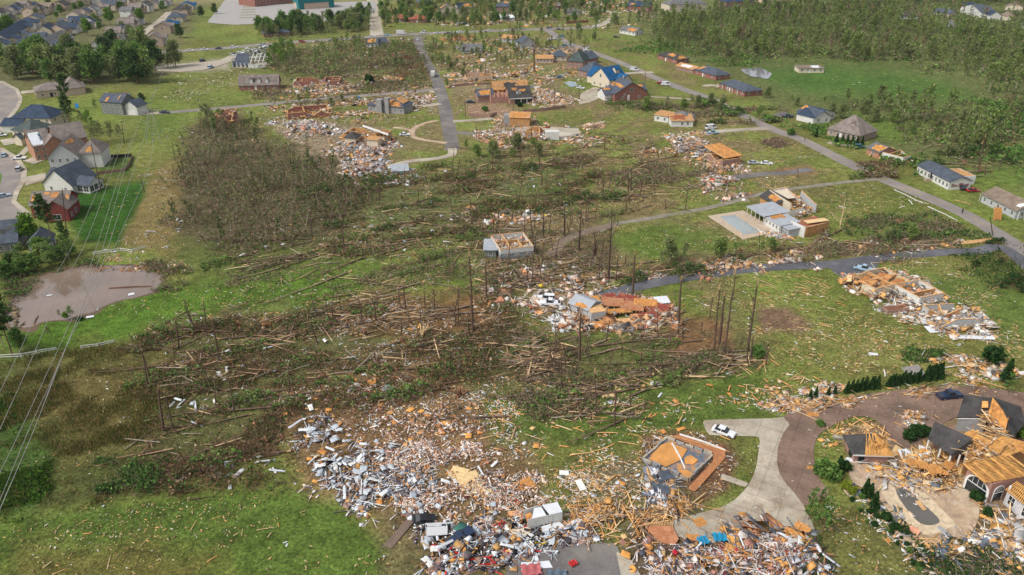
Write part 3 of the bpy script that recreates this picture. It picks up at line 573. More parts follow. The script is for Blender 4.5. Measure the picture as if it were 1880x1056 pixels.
# ---------------- the estate on the left
O = M_OSB; U = .3
r = house((68, 181), (159, 171), 13, 3.6, "long low beige house with dark brown hip roof beside the dense green trees", 'hip', 2.6, 'beige', 'brown', nf=4, ns=2); L = r['L']; door(r, L * .3, 0, 0, M_DARK, 1.4, 2.2); vol(r, L * .55, -.8, L * .42, 13, 3.65, 'hip', 4.4, 'beige', 'brown')
r = house((189, 209), (228, 212), 9, 6.2, "grey-sided two-storey house with dark roof at the end of the tan driveway", 'gx', 2.8, 'grey', 'slate', nf=4, ns=2, st=2, sides='fr', patches=[(0, .3, .3, .06, .3), (0, .75, .6, .03, .3)]); L = r['L']
vol(r, L - .2, 1.5, 7, 7, 4.2, 'gy', 2.6, 'white', 'slate'); garage(r, L + 3.4, 1.5, 4.6); vol(r, 3, 3.5, 8, 5.4, 7.4, 'flat', .7, 'white', 'slate'); chimney(r, L - 1.5, 6, 8, 'brown')
r = house((27, 239), (98, 240), 13, 5.8, "white house with blue-black hip roof, furthest up the left-hand lane", 'hip', 4.2, 'cream', 'navy', nf=5, st=2, ns=2); vol(r, -3, -4, 9, 9, 3.2, 'gx', 2.2, 'white', 'navy')
r = house((28, 262), (62, 268), 12, 5.8, "cream two-storey house with grey-green hip roof and small porch gable", 'hip', 3.6, 'cream', 'green', nf=3, st=2, sides='fl'); vol(r, 3, -2, 4.5, 3, 3.2, 'gy', 1.8, 'cream', 'slate')
r = house((68, 296), (102, 290), 15, 6, "orange brick house with brown roof and a white tarp over its front slope", 'gx', 4.6, 'orange', 'brown', nf=3, st=2, sides='fr', patches=[(0, .33, .45, .3, .42, ROOF['white'], 'roof_tarp'), (0, .55, .5, .06, .25, ROOF['blue'], 'roof_tarp')]); vol(r, 9, 2, 11, 13, 6.05, 'gx', 4.9, 'orange', 'brown'); vol(r, 4, -1, 7, 5, 6, 'gy', 3, 'orange', 'brown'); chimney(r, 0, 9, 9, 'brown')
r = house((95, 316), (150, 313), 14, 5.8, "pale grey gabled house with brown roof torn open to orange decking", 'gy', 5, 'lgrey', 'brown', nf=4, st=2, sides='fr', patches=[(1, .6, .75, .16, .12), (1, .35, .8, .1, .1), (0, .5, .7, .3, .15)]); vol(r, 10, 3, 8, 11, 6, 'hip', 3.8, 'white', 'brown', [(0, .5, .3, .2, .2)])
r = house((84, 352), (136, 357), 12, 3.4, "white cottage with slate-blue roof and screened back porch by the utility pole", 'gy', 5.2, 'white', 'slate', nf=2, sides='fr'); L = r['L']; vol(r, -2.5, 4, 7, 8, 3.2, 'gx', 3, 'white', 'slate'); vol(r, L - .3, 2, 5.5, 7, 3.1, 'gx', 2, 'white', 'slate')
for i in range(2): window(r, L + 1.4 + 2.4 * i, 1.99, 1.6, 'f', 2.0, 1.9)
for i in range(3): window(r, L + 5.22, 3.2 + 2.2 * i, 1.6, 'r', 1.7, 1.9)
r = house((62, 401), (130, 398), 9, 4.6, "barn-red house with torn brown roof and orange decking showing through", 'gx', 3, 'red', 'brown', nf=4, sides='fr', patches=[(0, .12, .55, .08, .25), (0, .6, .7, .12, .2), (0, .93, .5, .05, .2), (0, .4, .8, .08, .1)]); L = r['L']; vol(r, L * .5, -4, 7, 9, 4.4, 'gy', 2.8, 'red', 'brown', [(0, .5, .6, .2, .2)]); window(r, L * .5 + 3.5, -4.01, 1.5, 'f', 2.2, 1.7); window(r, L * .5 + 7.01, -1.5, 1.6, 'r'); window(r, L * .5 + 7.01, 2, 1.6, 'r')
r = house((-25, 468), (36, 461), 13, 3.2, "low blue-grey house with dark roof cut off by the left edge", 'gx', 4.6, 'grey', 'slate', nf=3, sides='fr', patches=[(0, .5, .5, .2, .12, ROOF['dark'], 'torn_shingles'), (0, .75, .62, .08, .12, ROOF['dark'], 'torn_shingles')]); vol(r, 12, -2.5, 6, 6, 3, 'gy', 2.5, 'lgrey', 'slate')
# ---------------- far upper-left estate, row by row
ROWS = [  # start px, end px, houses, length, depth, turn along the row?, storeys, roofs, walls, where
 ((2, 92), (66, 44), 6, 13, 11, 1, 2, ['navy', 'navy', 'slate'], ['white', 'cream'], 'in the blue-roofed row at the far left edge'),
 ((52, 90), (90, 66), 3, 15, 11, 1, 2, ['navy', 'slate'], ['cream', 'white'], 'in the short row behind the long terrace'),
 ((96, 58), (155, 40), 5, 11, 10, 1, 1, ['navy', 'green', 'slate'], ['white', 'beige'], 'around the pink gravel yard'),
 ((2, 30), (56, 18), 6, 10, 9, 0, 2, ['dark', 'brown', 'navy'], ['white', 'white'], 'in the gabled row at the upper left corner'),
 ((60, 30), (150, 8), 8, 11, 10, 0, 2, ['brown', 'dark', 'tan'], ['beige', 'cream'], 'in the brown-roofed row near the top left'),
 ((140, 38), (232, 10), 7, 11, 10, 0, 2, ['brown', 'slate', 'grey'], ['cream', 'beige'], 'among the round bright green trees'),
 ((112, 66), (170, 48), 4, 12, 10, 0, 2, ['slate', 'navy'], ['beige', 'white'], 'behind the long dark-roofed terrace'),
 ((188, 92), (246, 46), 6, 12, 11, 1, 2, ['brown', 'tan', 'brown', 'slate'], ['white', 'cream', 'white'], 'in the row with white gables before the tree belt'),
 ((285, 85), (300, 62), 2, 13, 11, 1, 2, ['brown'], ['beige'], 'at the torn edge of the estate'),
 ((312, 52), (345, 16), 4, 12, 11, 1, 2, ['blue', 'slate', 'dark'], ['beige', 'cream'], 'in the last row beside the pale lot'),
 ((236, 30), (300, 10), 5, 11, 10, 0, 2, ['grey', 'brown', 'dark'], ['white', 'beige'], 'in the row above the wide concrete street'),
 ((180, 6), (330, -4), 9, 11, 10, 0, 2, ['brown', 'slate'], ['white', 'beige'], 'in the topmost row'),
 ((-10, 62), (20, 48), 3, 12, 10, 0, 2, ['dark'], ['white'], 'at the far left edge'),
]
CN = dict(navy='blue-black', slate='slate-blue', dark='charcoal', brown='brown', grey='grey', green='grey-green', tan='tan', blue='bright blue')
for a, b, n, L, D, al, st, rcs, ws, where in ROWS:
    pa, pb = P(*a), P(*b); rr = random.Random(int(a[0] * 7 + b[1])); rz0 = math.atan2(pb.y - pa.y, pb.x - pa.x)
    for i in range(n):
        c = pa.lerp(pb, (i + rr.uniform(-.08, .08)) / max(1, n - 1)); rc = rcs[i % len(rcs)]; wl = ws[i % len(ws)]
        rz = rz0 + (0 if al else R(rr.choice([0, 0, 90]))) + rr.uniform(-.06, .06)
        r = empty('estate_house', c, rz, "small %s-walled house with %s roof %s" % ({'beige': 'beige'}.get(wl, wl), CN[rc], where), 'house', 'estate houses ' + where)
        l2, d2 = L * rr.uniform(.9, 1.15), D * rr.uniform(.9, 1.1); h = 3 + 2.4 * (st - 1) * rr.choice([.4, 1, 1])
        kind = rr.choice(['gx', 'gx', 'hip', 'gy']); vol(r, -l2 / 2, -d2 / 2, l2, d2, h, kind, rr.uniform(2.4, 3.8), wl, rc, [(0, .5, .5, .14, .2)] if rr.random() < .13 else ())
        vol(r, -l2 / 2 + l2 * rr.uniform(.1, .5), -d2 / 2 - 2.4, 4.6, 5, h * .95, 'gy', 1.9, wl if rr.random() < .6 else 'white', rc)
        for k in range(3): window(r, -l2 / 2 + l2 * (k + .5) / 3, -d2 / 2 - .003, h - 1.3, 'f', 1.1, 1.3)
        for s in (-1, 1): window(r, s * (l2 / 2 + .003), 0, h - 1.3, 'r' if s > 0 else 'l', 1.1, 1.3)
r = house((92, 101), (134, 79), 11, 5.2, "long terrace with one dark grey roof and a brick end wall before the tree belt", 'gx', 4, 'white', 'grey', nf=12, st=2, name='terrace_house', cat='terrace', sides='fr')
for i in range(6): vol(r, 3 + i * r['L'] / 6, -1.6, 4, 3, 5, 'gy', 1.6, 'white' if i else 'red', 'slate')
r = house((18, 86), (60, 58), 11, 5.2, "long terrace with one blue-black roof at the far left", 'gx', 4, 'cream', 'navy', nf=12, st=2, name='terrace_house', cat='terrace', sides='fr')
# ---------------- school-like blocks at the top
r = house((469, 13), (552, 3), 26, 8, "large flat-roofed red brick building behind the pale parking lot", 'flat', .1, 'brick', 'white', nf=14, st=2, name='school_building', cat='building')
r = house((551, 18), (612, 14), 20, 7, "flat-roofed building with teal walls and a tan block at its foot", 'flat', .1, 'beige', 'white', nf=0, name='teal_building', cat='building', wins=False); L = r['L']
WALL['teal'] = mat('teal_cladding', (.01, .16, .17)); vol(r, -1, -.6, L + 2, 20, 10, 'flat', .05, 'teal', 'metal', z0=5.4); vol(r, -1, -.5, 5, 8, 5.3, None, wall='teal'); vol(r, L - 4, -.5, 5, 8, 5.3, None, wall='teal')
# ---------------- houses standing across the middle and the far right
H = [
 # A, B, depth, height, roof, rh, wall, rc, patches, storeys, nf, label
 ((485, 69), (534, 66), 10, 2.8, 'hip', 2, 'brick', 'slate', (), 1, 6, "long low brick house with slate roof below the parking lot trees"),
 ((440, 166), (512, 164), 9, 2.8, 'gx', 4.4, 'brick', 'brown', [(0, .4, .5, .05, .2, ROOF['dark'], 'torn_shingles')], 1, 6, "long brick cottage with brown roof and a row of white dormers"),
 ((673, 88), (694, 88), 8, 3.2, 'gx', 2.6, 'white', 'slate', [(0, .5, .5, .4, .4)], 1, 3, "small white house with orange decking bared, near the crossroads"),
 ((694, 87), (712, 86), 8, 3.2, 'gx', 2.4, 'lgrey', 'slate', (), 1, 2, "small pale grey house with slate roof joined to an orange-roofed one"),
 ((723, 41), (750, 40), 9, 2.8, 'hip', 2.6, 'brick', 'red', (), 1, 3, "brick house with red hip roof below the upper street"),
 ((752, 42), (785, 42), 9, 2.8, 'hip', 2.4, 'brick', 'red', (), 1, 3, "second red-roofed brick house, partly hidden by broken trees"),
 ((768, 16), (795, 15), 11, 5.4, 'hip', 3, 'brick', 'slate', [(0, .3, .5, .15, .4)], 2, 4, "two-storey brick house with slate hip roof by the top edge"),
 ((806, 28), (842, 27), 10, 4.5, 'gy', 4, 'cream', 'slate', [(0, .5, .5, .3, .4), (1, .4, .6, .3, .3)], 1, 3, "damaged cream house with steep slate gable and bared orange slope"),
 ((842, 26), (870, 24), 10, 4.5, 'gx', 4, 'cream', 'navy', [(0, .7, .5, .3, .4)], 1, 3, "half-unroofed house with blue-black front slope near the top edge"),
 ((911, 24), (947, 24), 11, 5.6, 'hip', 3.6, 'brown', 'slate', [(0, .5, .8, .3, .2), (0, .9, .5, .1, .3)], 2, 4, "two-storey brown brick house with orange ridge at the top edge"),
 ((912, 38), (945, 39), 7, 2.6, 'gx', 1.8, 'white', 'white', (), 1, 3, "low white-roofed outbuilding below the two-storey brick house"),
 ((1002, 18), (1030, 17), 9, 3, 'gx', 2.5, 'brick', 'brown', [(0, .5, .5, .2, .3)], 1, 3, "brick house with brown gable roof among the far trees"),
 ((1040, 28), (1066, 27), 9, 3, 'hip', 2.4, 'white', 'grey', (), 1, 4, "white house with pale grey hip roof and red brick ends"),
 ((1152, 20), (1192, 22), 11, 4.6, 'gx', 3.6, 'brick', 'navy', [(0, .2, .4, .1, .2)], 2, 4, "brick house with blue-black roof beside the top street"),
 ((1228, 22), (1296, 19), 16, 6.2, 'hip', 4, 'cream', 'grey', (), 2, 8, "large cream two-storey house with grey hip roof in the far trees"),
 ((1332, 14), (1384, 11), 12, 5, 'hip', 3.6, 'brown', 'navy', (), 2, 4, "dark-roofed brown house at the top edge among trees"),
 ((1398, 6), (1450, 4), 12, 4.5, 'gx', 3, 'beige', 'brown', [(0, .5, .5, .3, .3)], 1, 5, "beige house with bared orange roof cut by the top edge"),
 ((845, 97), (884, 98), 9, 1.6, 'gx', 3.6, 'lgrey', 'grey', [(0, .8, .3, .1, .2, ROOF['dark'], 'torn_shingles')], 1, 4, "collapsed grey-roofed house whose roof has dropped to the ground"),
 ((956, 90), (984, 88), 9, 3.6, 'gy', 3.6, 'lgrey', 'slate', (), 1, 2, "pale grey gabled house west of the blue-tarped houses"),
 ((921, 77), (952, 79), 9, 2.8, 'gx', 1.6, 'lgrey', 'osb', (), 1, 3, "grey house stripped down to bare orange roof deck"),
 ((1137, 61), (1166, 66), 9, 2.8, 'gx', 2.2, 'white', 'grey', [(0, .7, .4, .3, .35)], 1, 4, "white house with half its grey roof stripped, near the far woods"),
 ((984, 116), (1015, 116), 9, 2.8, 'gx', 1.4, 'beige', 'osb', (), 1, 5, "long tan house with bare deck roof left of the dark hip roofs"),
 ((1014, 112), (1040, 112), 9, 3, 'hip', 3, 'cream', 'slate', (), 1, 2, "small cream house with slate hip roof next to the dark one"),
 ((1041, 124), (1070, 126), 15, 4.2, 'hip', 5.5, 'brown', 'green', (), 1, 2, "house under a tall dark green-black hip roof"),
 ((1068, 122), (1098, 116), 12, 3.6, 'gx', 3.4, 'brick', 'slate', (), 1, 3, "brick house with slate roof behind the tall dark hip roof"),
 ((1061, 140), (1088, 146), 13, 4, 'hip', 4.6, 'brown', 'slate', (), 1, 2, "dark slate-roofed house wedged behind the blue-tarped one"),
 ((1207, 108), (1243, 118), 9, 2.8, 'hip', 2, 'brick', 'dark', [(0, .6, .6, .25, .3), (1, .4, .5, .3, .3), (3, .5, .4, .5, .35)], 1, 3, "low brick house with half its dark roof peeled to orange, by the street lamp"),
 ((1273, 136), (1314, 148), 10, 2.8, 'hip', 2.4, 'brick', 'slate', [(0, .1, .5, .12, .35), (2, .5, .4, .4, .4)], 1, 3, "brick house with slate hip roof and an orange torn corner"),
 ((1240, 128), (1272, 136), 9, 2.4, 'gx', 1.4, 'brown', 'osb', [(0, .5, .5, .3, .3, ROOF['white'], 'torn_membrane')], 1, 3, "collapsed brick wing with scrambled orange and grey roof"),
 ((1320, 161), (1366, 178), 11, 2.8, 'hip', 2.3, 'brick', 'slate', (), 1, 5, "intact long brick house with dark hip roof beside the pale drive"),
 ((1466, 134), (1512, 134), 8, 2.6, 'flat', .3, 'cream', 'tan', [(0, .7, .5, .2, .4, ROOF['white'], 'torn_membrane')], 1, 4, "small cream house with battered flat roof at the corner of the green field"),
 ((1462, 216), (1494, 228), 9, 3, 'gx', 2.6, 'white', 'slate', [(0, .1, .7, .15, .3)], 1, 3, "white house with slate roof and open carport left of the brown hip roof"),
 ((1492, 228), (1532, 218), 9, 3, 'gy', 2.6, 'white', 'navy', [(1, .8, .3, .1, .2)], 1, 4, "white gabled wing with blue-black roof next to the carport house"),
 ((1518, 248), (1576, 262), 14, 3.2, 'hip', 6, 'tan', 'brown', (), 1, 4, "large house under a tall brown hip roof with one dormer"),
 ((1762, 22), (1800, 34), 12, 4.6, 'gy', 4.5, 'white', 'slate', (), 2, 3, "white gabled house with red accents near the upper right corner"),
 ((1652, 36), (1684, 37), 10, 3, 'gx', 2.5, 'lgrey', 'dark', (), 1, 3, "low grey house with charcoal roof hidden in the far right woods"),
 ((1712, 28), (1742, 32), 10, 3, 'gx', 2.6, 'beige', 'slate', (), 1, 3, "beige house with slate roof between far right trees"),
 ((1844, 20), (1876, 22), 10, 4, 'gy', 3.4, 'cream', 'tan', (), 1, 2, "cream gabled house close to the upper right corner"),
 ((1832, 36), (1856, 38), 10, 3.6, 'hip', 3, 'cream', 'tan', (), 1, 2, "cream house with tan hip roof close to the right edge"),
 ((1862, 54), (1896, 56), 10, 3.6, 'gx', 3, 'lgrey', 'slate', (), 1, 2, "slate-roofed house cut by the right edge near the top"),
 ((1735, 53), (1752, 54), 7, 2.4, 'hip', 5, 'grey', 'grey', (), 1, 1, "small steep grey pyramid roof among the far right trees"),
]
WALL['tan'] = brick('tan_brick', (.36, .26, .19), (.3, .22, .16))
for A, B, D, h, roof, rh, wl, rc, pa, st, nf, lab in H:
    r = house(A, B, D, h, lab, roof, rh, wl, rc, pa, st, nf, 2); L = r['L']
    if L > 12 and h > 2.5: door(r, L * .42, 0, 0, M_TRIM)
    if 'dormers' in lab:
        for i in range(3): vol(r, L * (.28 + .2 * i), .6, 1.5, 3, 5.2, 'gy', .9, 'white', 'brown', ov=.15)
    if 'one dormer' in lab: vol(r, L * .55, 2.6, 2.6, 4, 6.2, 'gy', 1.2, 'tan', 'brown', ov=.2); window(r, L * .55 + 1.3, 2.59, 5.4, 'f', 1, 1.1)
    if 'red accents' in lab: vol(r, -6, 2, 7, 9, 4, 'gy', 4, 'red', 'navy'); vol(r, L, 3, 9, 9, 4, 'gx', 3, 'white', 'navy')
    if 'intact long' in lab:
        for i in range(5): G().box(L * i / 5 - .1, L * i / 5 + .1, -1.2, -1.0, 0, 2.6).build('porch_post', M_TRIM, r)
# blue-tarped house and the brick gable in front of it
r = house((1086, 156), (1118, 164), 13, 5, "pale house with steep gables all wrapped in bright blue roofing", 'gy', 5.4, 'cream', 'blue', nf=3, st=1, ns=3); L = r['L']; vol(r, -7, 3, 8, 10, 4, 'gx', 4.4, 'cream', 'blue'); vol(r, L, 4, 5.5, 8, 4.2, 'gx', 3.6, 'cream', 'blue'); chimney(r, L + 5.8, 5, 6, 'stone', 1.5); window(r, L / 2, -.01, 6.2, 'f', 1.3, 1.6); vol(r, L * .6, 7, 3, 3, 9, 'gy', 1.4, 'cream', 'blue', ov=.2)
r = house((1128, 187), (1188, 182), 13, 4, "dark red brick house with broad front gable and orange-striped slate roof", 'gy', 5.2, 'brick', 'slate', nf=2, st=1, ns=1, sides='f', patches=[(0, .5, .55, .46, .1), (1, .85, .4, .12, .4), (0, .2, .5, .2, .14)]); L = r['L']; vol(r, -4, 3, 5, 9, 3.2, 'gx', 2.6, 'white', 'slate', [(0, .5, .8, .4, .16)]); window(r, L / 2, -.01, 5.4, 'f', 1.6, 1.7); door(r, L * .42, 0, 0, M_TRIM, 1.3, 3); window(r, L * .3, -.01, 3.4, 'f', .8, .8)
vol(r, L * .75, 6, 7, 7, 3.4, 'gx', 2.6, 'brick', 'slate', [(0, .5, .7, .4, .2)])
# white ranch houses on the right
r = house((1682, 318), (1740, 349), 8.5, 3.2, "long white ranch house with dark blue-grey roof beside the street", 'gx', 1.5, 'white', 'slate', nf=9, ns=3, sides='fr'); L = r['L']; G().box(L * .42, L * .42 + 1.6, -2.2, 0, .0, .9).build('front_steps', M_CONC, r); door(r, L * .45, 0, .9, M_DARK); vol(r, L * .3, 8.4, 9, 5, 3.2, None, wall='white'); G().box(L * .3 + .3, L * .3 + 8.7, 8.8, 13.1, 3.15, 3.25).build('bare_deck', WALL['osb'], r)
for i in range(3): G().box(L + .01, L + .09, 1.5 + i * 2.2, 3.3 + i * 2.2, 1.2 + .5 * (i % 2), 1.9 + .5 * (i % 2)).build('torn_siding', WALL['brick'], r)
r = house((1800, 371), (1862, 402), 9.5, 3, "long grey ranch house with brown-grey roof at the right edge", 'gx', 2.2, 'lgrey', 'tan', nf=5, ns=2, sides='fr', patches=[(0, .9, .5, .07, .2, M_TRIM, 'torn_edge')]); L = r['L']
for i in range(4): G().box(L + 1.0 + i * 0, L + 1.2, i * 2.6, i * 2.6 + .2, 0, 3).build('porch_post', M_TRIM, r)
for i in range(3): G().box(-.9, -.75, i * 2.2, i * 2.2 + .15, 0, 2.8).build('porch_post', M_TRIM, r)
# ---------------- open ruins
def wallseg(r, p, q, h0, h1, t=.22, m='white', name='broken_wall', plate=True):
    p, q = Vector((*p, 0)), Vector((*q, 0)); d = (q - p).normalized(); n = Vector((-d.y, d.x, 0)) * t / 2
    V = [p - n, q - n, q + n, p + n, p - n + Vector((0, 0, h0)), q - n + Vector((0, 0, h1)), q + n + Vector((0, 0, h1)), p + n + Vector((0, 0, h0))]
    o = G().add(V, [(3, 2, 1, 0), (4, 5, 6, 7), (0, 1, 5, 4), (1, 2, 6, 5), (2, 3, 7, 6), (3, 0, 4, 7)]).build(name, WALL[m], r)
    if plate: G().beam(p + Vector((0, 0, h0 + .05)), q + Vector((0, 0, h1 + .05)), t + .1, .12).build('top_plate', M_LUM, o)
    return o
JUNKPAL = [((.62, .58, .52), 3), ((.6, .33, .13), 3), ((.45, .3, .2), 2), ((.5, .2, .1), 1.2), ((.3, .28, .27), 1), ((.08, .07, .07), 1), ((.55, .5, .3), .4)]
def junk(name, S, label, cat='rubble', **k): return tag(soup(name, S, M_JUNK), label, cat, kind='stuff', **k)
def chips(pt, z, smin, smax, pal, mix=(.45, .3, .25), yawb=None, tilt=.5):
    "planks, sheets and lumps at the given points"
    n = len(pt); k = RNG.choice(3, n, p=mix); s = smin * .7 + (smax * 1.5 - smin) * RNG.random(n) ** 4.2
    d = np.empty((n, 3)); P0, S0, L0 = k == 0, k == 1, k == 2
    d[P0] = np.stack([s[P0] * 2.4, s[P0] * 0 + RNG.uniform(.1, .22, P0.sum()), s[P0] * 0 + .07], 1)
    d[S0] = np.stack([s[S0] * RNG.uniform(.8, 1.4, S0.sum()), s[S0] * RNG.uniform(.4, .9, S0.sum()), s[S0] * 0 + .05], 1)
    d[L0] = np.stack([s[L0] * .5, s[L0] * .4, s[L0] * .3], 1)
    yaw = RNG.uniform(0, 6.28, n) if yawb is None else RNG.choice(yawb, n) + RNG.normal(0, .35, n)
    return boxes(np.concatenate([pt, z[:, None]], 1), d, rots(yaw, RNG.normal(0, tilt * .45, n), RNG.normal(0, tilt, n)), mixc(pal, n, .22), .18)
def heap(px, n, smin, smax, pal, height=.8, name='rubble', label='', mix=(.45, .3, .25), clump=.8, avoid=(), yawb=None, tilt=.5, build=True, soft=None):
    pt = sample(px, n, avoid, clump, int(px[0][0]), soft); d = polydist(pt, PN(px)); e = np.clip(-d / 4, .08, 1)
    z = .06 + RNG.random(len(pt)) ** 1.5 * height * e * (.3 + .9 * vnoise(pt[:, 0], pt[:, 1], 4, 7))
    S = chips(pt, z, smin, smax, pal, mix, yawb, tilt)
    return junk(name, S, label) if build else S
def local(r, pts): M = Matrix.Translation(r.location) @ Matrix.Rotation(r.rotation_euler.z, 4, 'Z'); return [M @ Vector(p) for p in pts]
def ruin(A, B, D, h, label, wall='white', inner='osb', rows=2, cols=3, seed=1, gaps=.25, name='ruined_house', floor='osb', low=.5, jn=500, jl=None, pal=JUNKPAL, jh=1.0):
    "roofless walls of uneven height round rooms full of rubble"
    a, rz, L = frame(A, B); r = empty(name, a, rz, label, 'ruined house'); rr = random.Random(seed)
    G().box(-.2, L + .2, -.2, D + .2, 0, .25).build('floor_slab', WALL[floor] if floor in WALL else M_CONC, r)
    H0 = {}
    def hh(i, j):
        if (i, j) not in H0: H0[i, j] = h * (1 if rr.random() > gaps else rr.uniform(.15, low))
        return H0[i, j]
    for j in range(rows + 1):
        for i in range(cols):
            if (j in (0, rows) or rr.random() < .6) and rr.random() > gaps * .5: wallseg(r, (L * i / cols, D * j / rows), (L * (i + 1) / cols, D * j / rows), hh(i, j), hh(i + 1, j), m=wall if j in (0, rows) else inner)
    for i in range(cols + 1):
        for j in range(rows):
            if (i in (0, cols) or rr.random() < .6) and rr.random() > gaps * .5: wallseg(r, (L * i / cols + (.003 if i == 0 else 0), D * j / rows + .12), (L * i / cols, D * (j + 1) / rows - .12), hh(i, j), hh(i, j + 1), m=wall if i in (0, cols) else inner)
    for i in range(max(1, cols // 2)): window(r, L * (i * 2 + .5) / cols, -.14, 1.4, 'f', .9, 1.0)
    if jn:
        u = RNG.random((jn, 2)) * [L + 3, D + 3] - 1.5; c, s = math.cos(rz), math.sin(rz)
        pt = np.stack([a.x + u[:, 0] * c - u[:, 1] * s, a.y + u[:, 0] * s + u[:, 1] * c], 1)
        junk('rubble', chips(pt, .3 + RNG.random(jn) * jh, .35, 1.8, pal), jl or ("boards and plaster filling the " + " ".join(label.split(" with ")[0].split()[:9])))
    return r
WH = [((.66, .64, .6), 4), ((.55, .42, .3), 2), ((.6, .33, .12), 2), ((.35, .33, .32), 1), ((.5, .24, .15), 1)]
ORG = [((.64, .33, .11), 4), ((.64, .43, .22), 3), ((.6, .57, .5), 1.6), ((.38, .24, .16), 1.8), ((.12, .1, .09), 1.2)]
ruin((541, 159), (624, 157), 10, 2.8, "long roofless brick house with a white porch frame in front", 'brick', 'brick', 2, 6, 3, .3, jn=500, pal=WH)
ruin((530, 220), (606, 214), 12, 3, "roofless red brick house with orange decking scraps north of the white rubble", 'brick', 'osb', 2, 5, 5, .25, jn=500, pal=ORG)
ruin((398, 234), (425, 234), 11, 5.6, "two-storey brick shell with orange roof scraps at the end of the upper lane", 'brick', 'brick', 2, 2, 6, .1, jn=200, pal=ORG, jh=5.5)
ruin((672, 152), (738, 148), 10, 2.4, "flattened house with long orange roof deck behind tangled trees", 'white', 'osb', 2, 4, 8, .5, jn=500, pal=ORG)
ruin((815, 76), (872, 74), 9, 2.6, "long gutted house of bare orange boards below the upper street", 'osb', 'osb', 1, 5, 9, .3, jn=400, pal=ORG)
ruin((858, 150), (905, 148), 10, 2.8, "broken house under a collapsed pale orange deck east of the central street", 'beige', 'osb', 2, 3, 10, .35, jn=400, pal=ORG)
r = house((676, 205), (742, 210), 11, 3.4, "grey stone house with chimney towers and orange decking in place of its roof", 'hip', 2.4, 'stone', 'slate', [(0, .75, .45, .25, .45), (0, .2, .5, .14, .35)], nf=6, sides='fr', name='damaged_house'); vol(r, 5, -1.5, 3, 3, 6.5, None, wall='stone'); vol(r, 9.5, -1, 2, 2, 7.5, None, wall='stone'); vol(r, r['L'] * .55, 3, 7, 6, 4.6, 'gy', 1.6, 'stone', 'osb')
# garage-fronted brick house north of the centre
r = house((936, 192), (976, 190), 13, 3.2, "rose brick house with three garage doors and a half-stripped charcoal roof", 'gx', 4.4, 'pink', 'dark', [(0, .6, .62, .2, .12), (0, .3, .75, .12, .12)], nf=0, wins=False, name='damaged_house'); L = r['L']
for i in range(3): garage(r, L * (.36 + .27 * i), -.02, 2.9, M_GLASS); G().box(L * (.36 + .27 * i) + 1.6, L * (.36 + .27 * i) + 1.9, -.12, 0, 0, 2.7).build('garage_pillar', M_TRIM, r)
G().box(0, L, -.5, -.1, 2.7, 3.1).build('fascia', M_TRIM, r); vol(r, L * .35, 2, 2, 3, 6, 'gy', .9, 'white', 'dark', ov=.15); window(r, L * .35 + 1, 1.99, 5.3, 'f', 1, 1)
vol(r, -9, 4, 9, 11, 3.2, None, wall='pink'); vol(r, -15, 8, 8, 8, 3.2, 'gx', 2.6, 'brown', 'slate', [(0, .5, .5, .4, .4)]); vol(r, -6, 14, 18, 5, 5, 'gx', 3.4, 'osb', 'osb', [(0, .5, .5, .2, .3, ROOF['dark'], 'torn_shingles')])
for i in range(5): wallseg(r, (-9 + i * 2.2, 4.2), (-8.2 + i * 2.2, 13), 4.5, 3.2 + .6 * (i % 3), .15, 'osb')
r = house((936, 232), (972, 233), 8, 4.2, "boxy heap of orange roof decking standing like a tent by the long brick fence", 'gx', 1.6, 'osb', 'osb', [(0, .5, .5, .4, .4)], wins=False, nf=0, name='collapsed_house'); vol(r, -3, 1, 3, 5, 4.6, None, wall='stone')
r = ruin((965, 256), (1004, 256), 8, 3.4, "ruined house with one white wall standing and a leaning orange panel", 'osb', 'osb', 1, 3, 12, .5, jn=400, pal=WH); vol(r, 8.5, -1, 6, 3, 3.6, None, wall='white')
r = ruin((630, 262), (700, 268), 11, 3.6, "ruined house of orange boards with a fallen white eave west of the looping drive", 'osb', 'osb', 2, 4, 13, .3, jn=900, pal=ORG, jh=2); vol(r, 2, -2, 5, 5, 3.2, 'hip', 1.8, 'cream', 'dark'); vol(r, 13, -3.5, 5, 4, 3.4, 'flat', .2, 'cream', 'osb')
G().beam((4, 12, 4.5), (20, 3, 4.2), .5, .7).build('fallen_eave', M_TRIM, r)
# white frame skeleton (church)
a, rz, L = frame((428, 125), (486, 125)); r = empty('collapsed_church', a, rz, "collapsed white building of bare steel trusses west of the tangled wood", 'ruined building'); 
G().box(0, L, 0, 16, 0, .3).build('floor_slab', M_CONC, r); g = G()
for i in range(9):
    x = L * i / 8; g.beam((x, 0, 0), (x + 1.5, 8, 7), .3, .4); g.beam((x + 1.5, 8, 7), (x + 1, 17, 2), .3, .4); g.beam((x, 0, 0), (x, 0, 3), .3, .3)
    if i < 8: [g.beam((x + .4 * k, 2.2 * k, 1.9 * k), (x + L / 8 + .4 * k, 2.2 * k, 1.9 * k - .3), .2, .2) for k in (0, 1, 2, 3)]
g.build('truss_frame', M_TRIM, r); wallseg(r, (-.3, -.3), (-.3, 14), 4.2, 2, .2, 'white'); wallseg(r, (L * .5, -1), (L + 1, -1), 2.4, 3.8, .2, 'white'); G().slab([(0, 1, 1.5), (L * .5, 1, 1.7), (L * .45, 8, 7.2), (1, 8, 7.2)], .1).build('roof_sheet', ROOF['slate'], r)
heap([(424, 98), (490, 86), (498, 128), (426, 132)], 900, .5, 2.4, [((.62, .63, .63), 4), ((.1, .12, .13), 2.4), ((.5, .42, .35), 1)], 3.2, label="white and black scraps heaped in the collapsed white building")
